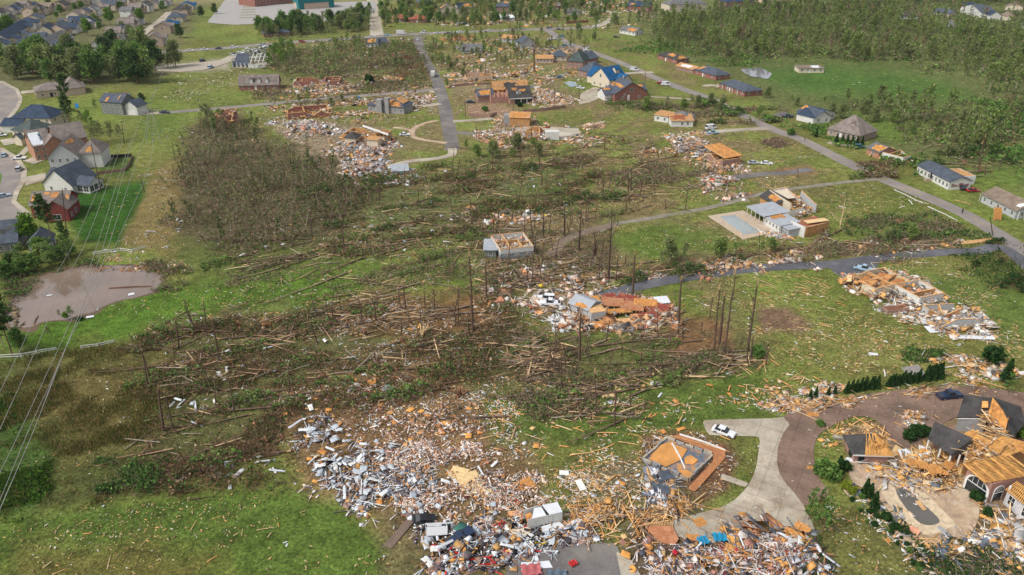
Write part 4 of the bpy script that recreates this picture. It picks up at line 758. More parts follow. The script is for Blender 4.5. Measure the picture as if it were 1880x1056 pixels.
# white shed pair
r = house((1201, 222), (1226, 226), 7, 3, "white hut with bare orange lean-to roof on the open lawn", 'flat', .5, 'white', 'osb', nf=2, ns=1, name='hut', cat='hut'); vol(r, 7, 2, 9, 8, 3.2, 'hip', 1.6, 'lgrey', 'grey')
r = house((1232, 233), (1272, 233), 7, 2.8, "white hut whose torn brown roof sags inwards, next to the blue van", 'flat', 1.2, 'white', 'osb', [(0, .4, .5, .35, .4, mat('rusty_boards', (.28, .09, .04)), 'rusty_boards')], nf=1, ns=0, name='hut', cat='hut'); window(r, r['L'] * .75, -.01, 1.6, 'f', .9, 1.3)
r = house((466, 1310), (467, 1311), 1, 1, "x", wins=False) if 0 else None
# roofless grey box house in the centre
a, rz, L = frame((919, 478), (979, 471)); r = empty('ruined_house', a, rz, "low grey box of a house with no roof, its rooms full of pale plaster", 'ruined house'); D = 11
WALL['bluegrey'] = mat('blue_grey_block', (.3, .34, .36), var=.1)
G().box(-.1, L + .1, -.1, D + .1, 0, 1.9).build('lower_wall', WALL['bluegrey'], r)
for p, q in (((0, 0), (L, 0)), ((L, 0), (L, D)), ((L, D), (0, D)), ((0, D), (0, 0)), ((L * .33, .3), (L * .33, D - .3)), ((L * .68, .3), (L * .68, D * .6)), ((.3, D * .55), (L * .66, D * .55)), ((L * .7, D * .35), (L - .3, D * .35))):
    o = wallseg(r, p, q, 3.3, 3.3, .2, 'osb' if 0 < p[0] < L and 0 < p[1] < D else 'white')
u = RNG.random((420, 2)) * [L - .8, D - .8] + .4; c, s = math.cos(rz), math.sin(rz)
junk('rubble', chips(np.stack([a.x + u[:, 0] * c - u[:, 1] * s, a.y + u[:, 0] * s + u[:, 1] * c], 1), 2.0 + RNG.random(420) * .7, .3, 1.3, WH), "pale plaster lumps filling the roofless grey box house")
for i in range(3): window(r, L * (i + .5) / 3, -.11, 1.2, 'f', 1.2, .5)
r = house((890, 474), (911, 474), 7, 2.6, "small dark grey outbuilding left of the roofless box house", 'flat', .2, 'grey', 'metal', nf=1, ns=1, name='outbuilding', cat='outbuilding')
# house beside the swimming pool
r = empty('pool_house', *frame((1390, 412), (1428, 434))[:2], "white house by the rectangular pool with pale metal roof over a row of windows", 'house'); a, rz, L = frame((1376, 396), (1441, 436)); r.location = a; r.rotation_euler = (0, 0, rz)
vol(r, L * .42, 0, L * .42, 7, 2.6, 'flat', .5, 'white', 'metal', [(0, .2, .5, .25, .35)], ov=.3); vol(r, L * .85, 1, L * .15, 6, 2.4, 'flat', .4, 'lgrey', 'metal')
for i in range(6): window(r, L * .44 + i * 1.75 + .9, -.01, 1.6, 'f', .75, .9)
G().slab([(-1, -1.2, 3), (L * .46, -1.2, 3), (L * .46, 9, 3.5), (-1, 9, 3.5)], .12).build('canopy_roof', ROOF['metal'], r)
for i in range(5): G().box(-.5 + i * 2.3, -.36 + i * 2.3, -.9, -.76, 0, 3).build('canopy_post', M_TRIM, r)
vol(r, -9, 10, 9, 7, 2.6, 'gx', 2, 'osb', 'dark', [(0, .6, .5, .3, .3)])
a, rz, L = frame((1409, 372), (1448, 398)); r = empty('ruined_house', a, rz, "roofless white block behind the pool house, split open at the top", 'ruined house')
G().box(0, L, 0, .25, 0, 4.6).build('side_wall', WALL['cream'], r); wallseg(r, (0.13, .3), (0.13, 7), 4.6, 5.2, .25, 'white'); wallseg(r, (.3, 6), (L * .5, 7), 5, 3.4, .22, 'white'); wallseg(r, (3, 10.5), (L - 1, 10.5), 4.4, 2.8, .25, 'lgrey'); wallseg(r, (L * .6, .3), (L * .6, 6), 2.6, 3, .2, 'osb'); wallseg(r, (L, .3), (L, 5), 2.2, 3, .2, 'white')
G().slab([(.3, .3, 4.2), (L * .5, .3, 3.4), (L * .5, 6, 3.6), (.3, 6, 4.2)], .12).build('broken_ceiling', WALL['cream'], r)
heap([(1425, 372), (1465, 362), (1500, 388), (1480, 410), (1445, 402)], 1500, .25, 1.4, WH + ORG[:2], 3.4, label="orange and white plaster heap spilling out of the split white block")
a, rz, L = frame((1449, 425), (1475, 437)); r = empty('ruined_house', a, rz, "white-sided garage with an orange bare-board front and brown fallen ceiling", 'ruined house')
a2, rz2, L2 = frame((1475, 437), (1519, 425)); 
g = G().box(0, L, 0, .25, 0, 3.6).build('side_wall', WALL['white'], r); D = 11
p1 = r; Mi = (Matrix.Translation(a) @ Matrix.Rotation(rz, 4, 'Z')).inverted(); q = Mi @ P(1519, 425)
wallseg(r, (L, .25), (q.x, q.y), 3.4, 3.2, .25, 'osb'); wallseg(r, (0.1, .4), (q.x - L, q.y + .4), 3, 2.8, .2, 'osb')
G().slab([(.2, .3, 2.9), (L - .2, .3, 2.9), (q.x - .2, q.y, 3.0), (q.x - L, q.y, 3.1)], .12).build('fallen_ceiling', mat('brown_board', (.3, .11, .06)), r)
G().slab([(1.2, 4, 3.3), (4, 3, 3.5), (6, 10, 3.9), (3.2, 11, 3.6)], .12).build('loose_deck_panel', mat('pale_ply', (.68, .48, .24)), r); window(r, 0, 0, 0, 'f'); r.children[-1].location = (L + (q.x - L) * .42 + .02, q.y * .42 - .1, 1.7); r.children[-1].rotation_euler = (0, 0, math.atan2(q.y, q.x - L))
# brick house right, roofless white one
r = house((1590, 283), (1612, 292), 8, 2.8, "brown brick end of a shattered house with pale decking on top", 'gx', 1.8, 'orange', 'grey', [(0, .6, .5, .4, .4)], nf=1, ns=0, name='damaged_house')
ruin((1604, 288), (1656, 302), 8.5, 2.8, "roofless white house with yellowish inner walls beside the street", 'white', 'osb', 2, 4, 21, .2, jn=350, pal=ORG)
ruin((1292, 290), (1326, 308), 8, 3, "leaning wreck of a dark-walled house with a flat orange roof deck", 'brown', 'osb', 1, 3, 22, .2, jn=200, pal=ORG)
a, rz, L = frame((1290, 282), (1330, 305)); o = empty('fallen_roof', a, rz, "flat orange roof deck lying on the dark-walled wreck", 'roof deck'); G().slab([(0, 0, 3.2), (L, 0, 3), (L + 1, 7, 3.9), (1, 7, 4)], .2).build('roof_sheet', M_OSB, o); G().beam((0, 0, 3.3), (L, -.1, 3.1), .2, .3).build('edge_beam', M_LUM, o)
ruin((1232, 262), (1270, 276), 9, 1.6, "house beaten down to a white and pink mound beside the parked vehicles", 'white', 'osb', 2, 3, 23, .5, jn=700, pal=WH, jh=2)
# grey slab shed
a, rz, L = frame((719, 320), (752, 318)); r = empty('collapsed_shed', a, rz, "pale slab roof on the ground at the end of the looping drive", 'shed'); G().slab([(0, 0, .9), (L, 0, .9), (L, 6, 1.8), (0, 6, 1.8)], .15).build('roof_sheet', ROOF['metal'], r); G().box(.2, L - .2, .2, 5.8, 0, .85).build('wall', WALL['stone'], r)
# ================================================================== wrecks and the large house in the foreground
def LP(r, x, y, z=0): return P(x, y, z) - r.location
def pslab(r, pts, t, name, m): return G().slab([LP(r, *p) for p in pts], t).build(name, m, r)
def panel(px, py, w, d, yaw, tilt, z, m, label, cat='roof panel', name='roof_panel', group=None, ribs=True, roll=0):
    "a torn-off sheet with its broken rafters beneath"
    p = P(px, py); r = empty(name, (p.x, p.y, z), 0, label, cat, group); r.rotation_euler = (R(tilt), R(roll), R(yaw)); rr = random.Random(int(px * 3 + py))
    o = [(-w / 2, -d / 2, 0), (-w * .1, -d / 2 * rr.uniform(.8, 1.1), 0), (w / 2, -d / 2 * rr.uniform(.7, 1), 0), (w / 2 * rr.uniform(.8, 1.1), d * .1, 0.03), (w / 2 * rr.uniform(.8, 1), d / 2, 0), (0, d / 2 * rr.uniform(.8, 1.1), .02), (-w / 2 * rr.uniform(.8, 1.05), d / 2, 0)]
    G().slab(o, .06).build('sheet', m, r)
    if ribs:
        g = G()
        for i in range(int(w / .8) + 1): x = -w / 2 + .1 + i * .8; g.beam((x, -d / 2 - rr.uniform(0, .5), -.08), (x, d / 2 + rr.uniform(-.4, .6), -.08), .09, .14)
        g.build('rafters', M_LUM, r)
    return r
# ---- long ruin on the right-hand lawn
RUST0 = mat('rust_ceiling', (.45, .18, .06), .85, .3, .5, stain=(.6, .33, .13)); lab = "left end rooms of the long ruin on the right lawn, rust ceiling, pale outer wall"
r1 = ruin((1557, 523), (1603, 549), 12, 3, lab, 'cream', 'osb', 2, 2, 31, .1, jn=500, pal=ORG, jh=2.4)
for i, (x, y, w, d, yw, t, z) in enumerate([(1590, 520, 4.6, 3.6, 42, 5, 2.9), (1618, 512, 4.6, 3.4, 48, -6, 3.0), (1646, 522, 4.6, 3, 38, 6, 2.7), (1668, 534, 3.4, 2.2, 55, 10, 2.2)]):
    panel(x, y + 14, w, d, yw, t, z, RUST0, "rust-orange ceiling board " + ["over the left end room", "over the second room", "at the middle of the ruin", "sliding off the middle of the ruin"][i] + " of the long right-hand ruin", group=None)
r2 = ruin((1640, 541), (1684, 566), 8, 3, "middle rooms of the long right-hand ruin, white walls bare to the sky", 'white', 'osb', 1, 3, 33, .3, jn=500, pal=WH, jh=2)
r3 = ruin((1690, 578), (1722, 606), 12.5, 2.8, "far end rooms of the long right-hand ruin with orange-edged walls and a white floor", 'lgrey', 'osb', 3, 3, 44, .45, floor='white', jn=900, pal=WH, jh=1.2)
heap([(1555, 500), (1640, 490), (1720, 530), (1800, 575), (1830, 625), (1760, 632), (1700, 605), (1640, 570), (1560, 530)], 2600, .3, 1.8, WH, 1.4, label="boards and plaster spilled all round the long right-hand ruin", clump=1)
for x, y, w, d in ((1765, 621, 6, 1.7), (1800, 622, 6, 1.6), (1716, 607, 4, 3), (1700, 590, 3, 4)):
    panel(x, y, w, d, random.uniform(-8, 8), 3, .35, ROOF['white'], "white wall sheet lying flat in front of the long right-hand ruin", 'wall sheet', 'wall_sheet', 'white wall sheets by the right-hand ruin')
r = empty('brick_planter', P(1645, 572), R(8), "low brown brick planter against the long right-hand ruin", 'planter'); G().box(-3, 3, -1, 1.6, 0, .9).build('brick_rim', WALL['brown'], r); G().box(-2.7, 2.7, -.7, 1.3, .9, .95).build('soil', M_DIRT, r)
# ---- ruin with the red roof pieces
r = house((1046, 572), (1078, 585), 5.5, 2.6, "pale grey garage with sagging metal roof at the end of the dark lane", 'gx', 1.2, 'lgrey', 'metal', [(0, .6, .2, .3, .25)], nf=1, ns=0, name='garage', cat='garage')
r = house((1085, 593), (1112, 589), 3.6, 2.7, "windowless grey box room standing among orange boards", None, 0, 'lgrey', 'metal', nf=0, wins=False, name='room_block', cat='room block'); G().box(0, r['L'], 0, 3.6, 2.7, 2.82).build('top_plate', M_LUM, r)
RUST = mat('rust_board', (.42, .2, .1), .85, .3, .6, stain=(.3, .09, .04)); REDR = mat('red_roof_face', (.24, .05, .035), .85, .3, .8, stain=(.3, .14, .08))
q = [(1085, 560, 5, 3, 8, 12, 1.6, M_OSB), (1125, 562, 6, 4, -8, 8, 1.2, RUST), (1128, 578, 8, 3, 10, -6, 1.0, M_OSB), (1135, 594, 7, 2.4, 5, 8, .6, M_LUM), (1110, 598, 6, 2.4, 20, 10, .7, M_OSB), (1162, 570, 6, 4, -18, 8, 1.2, RUST), (1185, 566, 6, 3, -10, 14, 1.6, M_OSB), (1150, 555, 5, 3, -30, 10, 1.4, REDR), (1205, 572, 6, 4, -30, 14, 1.2, REDR), (1193, 590, 5.5, 4.5, 20, 18, .9, REDR), (1118, 553, 4, 3, 20, 8, 1.2, REDR), (1215, 556, 4, 3, 10, 12, .8, ROOF['white'])]
for i, (x, y, w_, d, yw, t, z, m) in enumerate(q):
    nm = {M_OSB: 'orange', RUST: 'rust-brown', REDR: 'dark red', M_LUM: 'tan', ROOF['white']: 'white'}[m]; side = 'left' if x < 1120 else ('middle' if x < 1170 else 'right')
    panel(x, y, w_, d, yw, t, z, m, f"{nm} roof piece in the {side} part of the flattened house past the dark lane", group=f"{nm} roof pieces, {side} part of the flattened house")
heap([(1030, 560), (1090, 545), (1180, 540), (1235, 560), (1240, 590), (1200, 606), (1100, 612), (1030, 600)], 2600, .3, 2.4, [((.48, .22, .1), 3), ((.58, .36, .18), 3), ((.26, .08, .06), 1), ((.6, .56, .5), 3), ((.25, .22, .2), 1.5), ((.1, .08, .07), 1)], 1.3, label="orange and red boards of the flattened house past the dark lane", clump=.6)
heap([(1010, 585), (1060, 570), (1062, 600), (1030, 618), (1012, 605)], 500, .3, 2, [((.66, .66, .66), 4), ((.4, .4, .42), 1)], .8, label="white metal scraps on the left of the flattened house")
# ---- foundation pit
r = empty('foundation', P(1242, 850), 0, "square foundation rim open to orange sand and blue-grey slabs beside the round drive", 'foundation')
C4 = [(1180, 846), (1224, 806), (1308, 838), (1264, 884)]
pslab(r, [(x, y, .02) for x, y in C4], .18, 'floor_slab', mat('blue_grey_slab', (.13, .155, .19), .9, .3, .4, stain=(.5, .24, .07)))
for i in range(4):
    a, b = LP(r, *C4[i]), LP(r, *C4[(i + 1) % 4]); k = 5
    for j in range(k): p, q_ = a.lerp(b, j / k + .01), a.lerp(b, (j + .9) / k); hh_ = random.uniform(.5, 1); G().beam(p + Vector((0, 0, hh_ / 2)), q_ + Vector((0, 0, hh_ / 2)), .35, hh_).build('rim_wall', WALL['stone'] if j % 2 else M_CONC, r)
SAND = mat('orange_sand', (.58, .27, .08), .95, .25, .5)
pslab(r, [(1192, 843, .25), (1213, 818, .25), (1228, 812, .25), (1262, 826, .25), (1250, 845, .25), (1222, 858, .25)], .12, 'sand_bed', SAND)
pslab(r, [(1256, 842, .25), (1268, 836, .25), (1282, 846, .25), (1272, 853, .25), (1258, 852, .25)], .14, 'sand_bed', SAND); pslab(r, [(1244, 864, .25), (1262, 864, .25), (1275, 872, .25), (1262, 878, .25)], .1, 'sand_bed', SAND)
sheet('earth_patch', [(1245, 799), (1330, 824), (1332, 842), (1275, 906), (1262, 898), (1310, 848), (1306, 832), (1232, 804)], mat('orange_earth', (.4, .17, .07)))
heap([(1185, 862), (1240, 872), (1235, 905), (1215, 925), (1190, 915), (1180, 880)], 420, .4, 2.6, [((.6, .6, .62), 3), ((.18, .2, .24), 2.5), ((.6, .33, .12), 1.5)], 1.2, label="white frames and blue-grey boards heaped below the foundation pit")
for x, y, w_, d, yw in ((1223, 880, 2.6, 2.2, 20), (1212, 905, 3, 2, -15), (1206, 894, 2, 1.4, 40)): panel(x, y, w_, d, yw, 15, .9, ROOF['slate'], "slate-grey roof sheet on the heap below the foundation pit", group='slate sheets below the pit')
def bigbeam(a, b, wd, m, label, name='fallen_beam', cat='beam', z=.4):
    p, q_ = P(*a), P(*b); r = empty(name, p, math.atan2(q_.y - p.y, q_.x - p.x), label, cat); L = (q_ - p).length
    G().beam((0, 0, z), (L * .55, .05, z + .1), wd, wd * .8).beam((L * .552, .05, z + .1), (L, -.05, z * .7), wd * .95, wd * .75).build('beam', m, r); G().box(-.02, .12, -wd * .6, wd * .6, z - wd * .5, z + wd * .5).build('end_plate', M_LUM, r)
bigbeam((1247, 800), (1332, 829), .3, M_TRIM, "long white beam along the top edge of the foundation pit"); bigbeam((1233, 816), (1258, 863), .25, M_TRIM, "white beam lying across the foundation pit"); bigbeam((1228, 803), (1340, 832), .12, M_LUM, "thin yellow lumber strip behind the white beam by the pit")
bigbeam((1187, 863), (1196, 897), .3, M_LUM, "orange post leaning on the left side of the foundation pit")
# ---- open floor frame and blue tarps at the bottom
r = empty('floor_frame', P(1225, 985), 0, "brown board floor with a comb of bare joists around it, bottom centre", 'floor frame')
pslab(r, [(1186, 970, .5), (1200, 966, .5), (1235, 967, .5), (1246, 990, .5), (1240, 1000, .5), (1212, 998, .5)], .1, 'board_floor', mat('brown_floor', (.42, .17, .08), stain=(.5, .24, .12)))
g = G()
for i in range(18): x = 1184 + i * 2.9; g.beam(LP(r, x, 960 - i * .1, .7), LP(r, x + 2.5, 970, .3), .1, .2)
g.build('joists', M_LUM, r); g = G()
for i in range(15): x = 1203 + i * 3; g.beam(LP(r, x, 999, .5), LP(r, x + 3, 1008, .2), .12, .2)
g.build('joists', mat('dark_joist', (.22, .14, .1)), r); G().beam(LP(r, 1172, 966, .8), LP(r, 1228, 956, .8), .2, .2).build('plate', M_LUM, r); G().beam(LP(r, 1168, 962, .5), LP(r, 1214, 1000, .5), .2, .2).build('plate', mat('dark_joist', (.2, .14, .1)), r)
def tarp(x, y, w_, d, col, label, yw=0):
    p = P(x, y); n = 9; V = []; F = []
    for j in range(n):
        for i in range(n): V.append(((i / (n - 1) - .5) * w_ * (1 + .1 * math.sin(j * 2)), (j / (n - 1) - .5) * d * (1 + .12 * math.sin(i * 1.7)), .25 + .28 * math.sin(i * 1.9 + j) * math.cos(j * 1.3) + .25))
    k = len(V); V += [(a, b, c - .04) for a, b, c in V]
    for j in range(n - 1):
        for i in range(n - 1): a = j * n + i; F += [(a, a + 1, a + n + 1, a + n), (k + a + n, k + a + n + 1, k + a + 1, k + a)]
    o = pymesh('tarp', V, F, mat('tarp_%d%d' % (x, y), col, .45, .2, 1.5), loc=p, smooth=True); o.rotation_euler = (0, 0, R(yw)); return tag(o, label, 'tarp')
tarp(1291, 996, 1.6, 1.8, (.02, .22, .38), "small crumpled blue tarp, left of the pair below the concrete drive", 20); tarp(1321, 990, 2.1, 1.9, (.015, .24, .42), "larger crumpled blue tarp, right of the pair below the concrete drive"); tarp(1052, 1038, 1.2, 1.1, (.45, .02, .02), "small crumpled red cloth on the dark asphalt pad", 30)
tarp(975, 1050, 3, 2.4, (.42, .12, .12), "faded red sheet at the bottom edge beside the asphalt", 10); tarp(1022, 1060, 3, 2, (.1, .14, .18), "dark blue-grey sheet at the bottom edge beside the asphalt")
for i, (x, y, w_, d, yw, t, m, nm) in enumerate([(1285, 960, 2.0, 1.9, 25, 3, M_OSB, "square orange board lying on the concrete drive above the blue tarps"), (1272, 988, 2.2, 1.2, -8, 8, M_OSB, "orange board beside the small blue tarp"),
    (1365, 1035, 3.4, 2.6, 8, 10, ROOF['white'], "white roof sheet in the wreckage at the bottom right"), (1455, 990, 3.4, 3.0, -35, 12, M_OSB, "orange boxed roof corner beside the concrete drive"), (1472, 975, 3, 1.6, -50, 30, M_OSB, "upright orange board edging the boxed roof corner"),
    (1418, 1050, 2.6, 1.8, 5, 8, RUST, "rust-brown hatch board near the bottom edge"), (1265, 1050, 5, 2.6, 12, 10, ROOF['white'], "striped white wall frame at the bottom edge"), (1485, 1025, 3.4, 1.3, 5, 6, M_TRIM, "white window frame wall lying on the wreckage by the lawn"),
    (1094, 936, 2.4, 1.3, -20, 8, M_OSB, "square orange board with a dark hole, right of the white trailer"), (863, 885, 4.6, 3.8, 25, 8, mat('pale_ply', (.68, .48, .24)), "large pale plywood sheet in the middle of the white rubble"), (843, 872, 3.4, 2.6, -20, 12, mat('pale_ply', (.68, .48, .24)), "upper pale plywood sheet in the white rubble"),
    (885, 905, 3.2, 2.4, -30, 6, mat('pale_ply', (.68, .48, .24)), "lower pale plywood sheet in the white rubble"), (965, 893, 3.4, 2.4, 30, 12, M_OSB, "orange plywood sheet left of the overturned trailer"), (971, 888, 1.6, 1.2, 30, 14, mat('brown_panel', (.3, .17, .12)), "brown panel on the orange plywood near the trailer"),
    (714, 719, 2.6, 2.4, 70, 20, ROOF['metal'], "pale grey square sheet lying in the brush above the white rubble"), (683, 707, 2.0, 1.4, 10, 40, M_OSB, "bent orange board standing in the brush above the white rubble"), (730, 984, 1.6, 7, -28, 2, mat('grey_plank_deck', (.17, .12, .09)), "weathered brown plank ramp on the lower lawn"),
    (345 + 1025, 905 + 26, 1.5, 1.2, 10, 4, ROOF['slate'], "small slate board on the lawn by the footpath") if 0 else (1487, 860 - 0, 1.2, .8, 0, 4, M_OSB, "small orange board on the paver drive"), (1364, 886 + 60, 1.3, 1.1, 10, 4, M_OSB, "small square board on the concrete drive"), (1492, 762, 2.2, 1.4, -10, 3, M_OSB, "yellow hatch board on the upper paver drive"),
    (1705, 903 - 60, 3.2, 2.4, 20, 15, ROOF['white'], "white ceiling sheet on the rubble between gazebo and big house"), (1661, 840, 2.2, 2.6, 10, 20, ROOF['white'], "upright white sheet left of the dark porch roof"), (1697, 828, 2.2, 1.8, -20, 12, ROOF['white'], "white sheet leaning at the porch columns"), (1637, 850, 1.2, 1.2, 0, 8, ROOF['white'], "small white sheet beside the brick gazebo"), (1700, 845, 3, 1.8, -15, 10, ROOF['dark'], "black roof scrap in front of the porch roof"),
    (1727, 1020, 1.7, .9, -5, 4, ROOF['white'], "white appliance panel on the brown lawn at the lower right"), (1631, 994, .9, .9, 20, 6, M_OSB, "small orange box board by the shrub line"), (1522, 933, 1.6, .6, -30, 3, ROOF['white'], "white strip on the strip of lawn by the young pines"), (1562, 846, 2, .9, -25, 6, ROOF['white'], "white door slab leaning by the gazebo entrance"),
    (1603, 651, 2, .9, -12, 4, ROOF['white'], "white sheet alone on the right-hand lawn"), (1012, 732 - 20, 2, 1, 0, 4, M_TRIM, "white sheet") if 0 else (1205, 705, 2.8, 1.3, 5, 3, M_TRIM, "white window frame lying on the central lawn"), (1116, 727, 2.8, 1.6, 12, 10, mat('pale_ply', (.68, .48, .24)), "pale splintered board under the fallen trees, centre lawn"),
    (1828, 404, 2.6, 4.4, 0, 70, M_OSB, "orange roof deck standing upright at the right end of the lane"), (1793, 446, 11, 1.0, 12, 50, M_LUM, "long yellow board wall lying by the right end of the dark lane"), (1036, 870, 1.8, 1.2, -4, 6, M_TRIM, "white drawer unit on the littered lawn"), (1066, 893, 1.3, 2.6, 20, 8, M_TRIM, "white ladder-like frame on the littered lawn"),
    (975, 1002, 2.4, 3.4, -30, 8, ROOF['white'], "long white trailer door lying at the bottom left of the asphalt"), (958, 985, 3.2, 2.4, 15, 16, WALL['cream'], "cream panel below the overturned trailer"), (1015, 975, 3.8, 2, 20, 14, ROOF['white'], "white torn panel under the overturned trailer"), (1055, 965, 2.8, 1.4, 40, 12, ROOF['white'], "white panel right of the overturned trailer"), (968, 1017, .9, 1.4, 5, 4, ROOF['white'], "upright small white door on the asphalt"), (984, 1024, 1.0, 1.7, -12, 4, ROOF['white'], "small white door standing apart on the asphalt"), (985, 1040, 5, 1.4, 5, 8, ROOF['white'], "long white sheet on the asphalt edge")]):
    panel(x, y, w_, d, yw, t, .12 if abs(t) < 5 else .12 + .5 * d * math.sin(R(t)), m, nm, 'board', 'board', ribs=('lawn' not in nm and 'drive' not in nm and 'asphalt' not in nm))
# ---- overturned white box trailer
a, rz, L = frame((969, 975), (1032, 961)); r = empty('box_trailer', a, rz, "white box trailer with torn roof lying by the white panels, bottom centre", 'trailer'); D = 2.5
G().box(0, L, 0, .08, .35, 2.5).build('side_wall', WALL['white'], r); G().box(0, L, D - .08, D, .35, 2.5).build('side_wall', WALL['white'], r); G().box(L - .08, L, .09, D - .09, .35, 2.5).build('end_wall', WALL['white'], r); G().box(0, L, .09, D - .09, .3, .4).build('floor', M_DARK, r)
G().slab([(L * .62, 0, 2.52), (L, 0, 2.52), (L, D, 2.52), (L * .55, D, 2.52)], .05).build('roof_sheet', ROOF['white'], r); G().slab([(.6, .1, 1.9), (L * .55, .1, 2.3), (L * .5, D - .3, 2.45), (L * .3, D - .2, 2.45)], .05).build('torn_roof_sheet', ROOF['white'], r); G().slab([(0.1, .4, 1.2), (1, .4, 1.3), (1.2, 2, 2), (.1, 2, 1.8)], .05).build('inner_board', M_OSB, r)
for s in (.38, .52):
    w_ = G().cyl((L * s, -.12, .36), (L * s, .06, .36), .36, .36, 14).build('wheel', M_DARK, r); G().cyl((L * s, -.14, .36), (L * s, -.12, .36), .18, .18, 10).build('rim', M_TRIM, w_)
for s in (.6, .72): G().box(L * s, L * s + .03, -.012, 0, .4, 2.45).build('door_seam', M_DARK, r)
# ---- the large brick house
B0 = P(1809, 924); r = empty('brick_mansion', B0, 0, "large rose-brick house with arched windows, its roof stripped to rafters", 'house')
def wallpx(a, b, h, m='pink', z0=0, name='wall', t=.3):
    A_, B_ = LP(r, *a), LP(r, *b); d = (B_ - A_).normalized(); n = Vector((-d.y, d.x, 0)) * t
    return G().add([A_ + Vector((0, 0, z0)), B_ + Vector((0, 0, z0)), B_ + n + Vector((0, 0, z0)), A_ + n + Vector((0, 0, z0)), A_ + Vector((0, 0, h)), B_ + Vector((0, 0, h)), B_ + n + Vector((0, 0, h)), A_ + n + Vector((0, 0, h))], [(3, 2, 1, 0), (4, 5, 6, 7), (0, 1, 5, 4), (1, 2, 6, 5), (2, 3, 7, 6), (3, 0, 4, 7)]).build(name, WALL[m], r), A_, B_
o, A_, B_ = wallpx((1766, 893), (1809, 924), 4.3); 
def archwin(A_, B_, s, wd, h, z0=.1, glass=M_GLASS):
    d = (B_ - A_).normalized(); ang = math.atan2(d.y, d.x); c = A_.lerp(B_, s); o_ = G()
    pts = [(-wd / 2, 0), (wd / 2, 0)] + [(wd / 2 * math.cos(t), h - wd / 2 + wd / 2 * math.sin(t)) for t in np.linspace(0, math.pi, 13)]
    def face(sc, y0, y1, nm, m, par):
        q_ = [((x * sc), (z if z == 0 else z + (sc - 1) * .4)) for x, z in pts]; n = len(q_)
        e = G().add([(x, y0, z) for x, z in q_] + [(x, y1, z) for x, z in q_], [tuple(range(n)), tuple(range(n, 2 * n))[::-1]] + [(i, n + i, n + (i + 1) % n, (i + 1) % n) for i in range(n)]).build(nm, m, par); return e
    f = face(1.22, -.08, .04, 'window', M_TRIM, r); f.location = c + Vector((0, 0, z0)); f.rotation_euler = (0, 0, ang); face(1.0, -.1, -.085, 'pane', glass, f)
    g = G()
    for k in (-.25, 0, .25): g.box(wd * k - .03, wd * k + .03, -.13, -.101, h * .55, h - wd * .5 + math.sqrt(max(0, .25 - k * k)) * wd)
    g.box(-wd / 2, wd / 2, -.134, -.1, h * .55, h * .59); g.build('muntins', M_TRIM, f)
archwin(A_, B_, .52, 3.8, 3.7)
o, A_, B_ = wallpx((1811, 924), (1846, 914), 4.3); archwin(A_, B_, .45, 1.9, 3.1, .2); G().cyl(B_ + Vector((-1.0, -1.4, 0)), B_ + Vector((-1.0, -1.4, 3.9)), .2, .18, 12).build('column', M_TRIM, r)
wallpx((1846, 914), (1900, 900), 4.3)
# right wing wrapped in white
o, A_, B_ = wallpx((1842, 925), (1900, 974), 2.9, 'wrap')
d_ = (B_ - A_).normalized(); ang = math.atan2(d_.y, d_.x)
for s in (.18, .62):
    f = link(bpy.data.objects.new('window', WME[(.95, 1.25)][0]), r); f.location = A_.lerp(B_, s) + Vector((0, 0, 1.6)) + Vector((d_.y, -d_.x, 0)) * .01; f.rotation_euler = (0, 0, ang); f.scale = (1.2, 1, 1.4); p_ = link(bpy.data.objects.new('pane', WME[(.95, 1.25)][1]), f)
def rafters(pts, n, name='rafter_field', purl=5, wd=.12, sag=0.0, along=1):
    q_ = [LP(r, *p) for p in pts]; g = G(); rr = random.Random(n)
    for i in range(n):
        u_ = i / (n - 1); a_, b_ = q_[0].lerp(q_[1], u_), q_[3].lerp(q_[2], u_)
        if sag:
            m_ = a_.lerp(b_, .5) + Vector((0, 0, -sag * math.sin(u_ * 3) + rr.uniform(-.1, .1))); g.beam(a_, m_, wd, .24); g.beam(m_, b_, wd, .24)
        else: g.beam(a_ + Vector((0, 0, rr.uniform(-.03, .03))), b_, wd, .24)
    for j in range(purl):
        v_ = (j + .3) / purl; a_, b_ = q_[0].lerp(q_[3], v_) + Vector((0, 0, .16)), q_[1].lerp(q_[2], v_) + Vector((0, 0, .16)); g.beam(a_.lerp(b_, rr.uniform(0, .1)), a_.lerp(b_, rr.uniform(.8, 1)), .1, .07)
    return g.build(name, M_LUM2, r)
M_LUM2 = mat('golden_lumber', (.7, .38, .12), .8, .3, 1.2, stain=(.5, .25, .08))
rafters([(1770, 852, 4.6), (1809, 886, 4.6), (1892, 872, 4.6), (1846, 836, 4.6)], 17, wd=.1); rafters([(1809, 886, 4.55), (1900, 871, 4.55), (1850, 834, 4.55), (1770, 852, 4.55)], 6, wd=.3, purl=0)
pslab(r, [(1768, 854, 3.9), (1809, 888, 3.9), (1892, 874, 3.9), (1846, 838, 3.9)], .1, 'ceiling_board', mat('shaded_ceiling', (.2, .1, .04)))  # shade between the rafters is painted into the dark ceiling colour
pslab(r, [(1862, 822, 4.7), (1884, 812, 4.9), (1905, 822, 4.8), (1880, 834, 4.6)], .08, 'deck_sheet', M_OSB)
rafters([(1836, 800, 4.4), (1815, 825, 4.6), (1848, 838, 4.6), (1900, 818, 4.6)], 16, purl=3)
rafters([(1785, 792, 5.2), (1768, 812, 4.2), (1790, 836, 4.0), (1822, 812, 4.8)], 14, sag=.7, purl=2); rafters([(1752, 808, 3.6), (1783, 790, 5.4), (1792, 794, 5.2), (1760, 812, 3.4)], 8, purl=6)
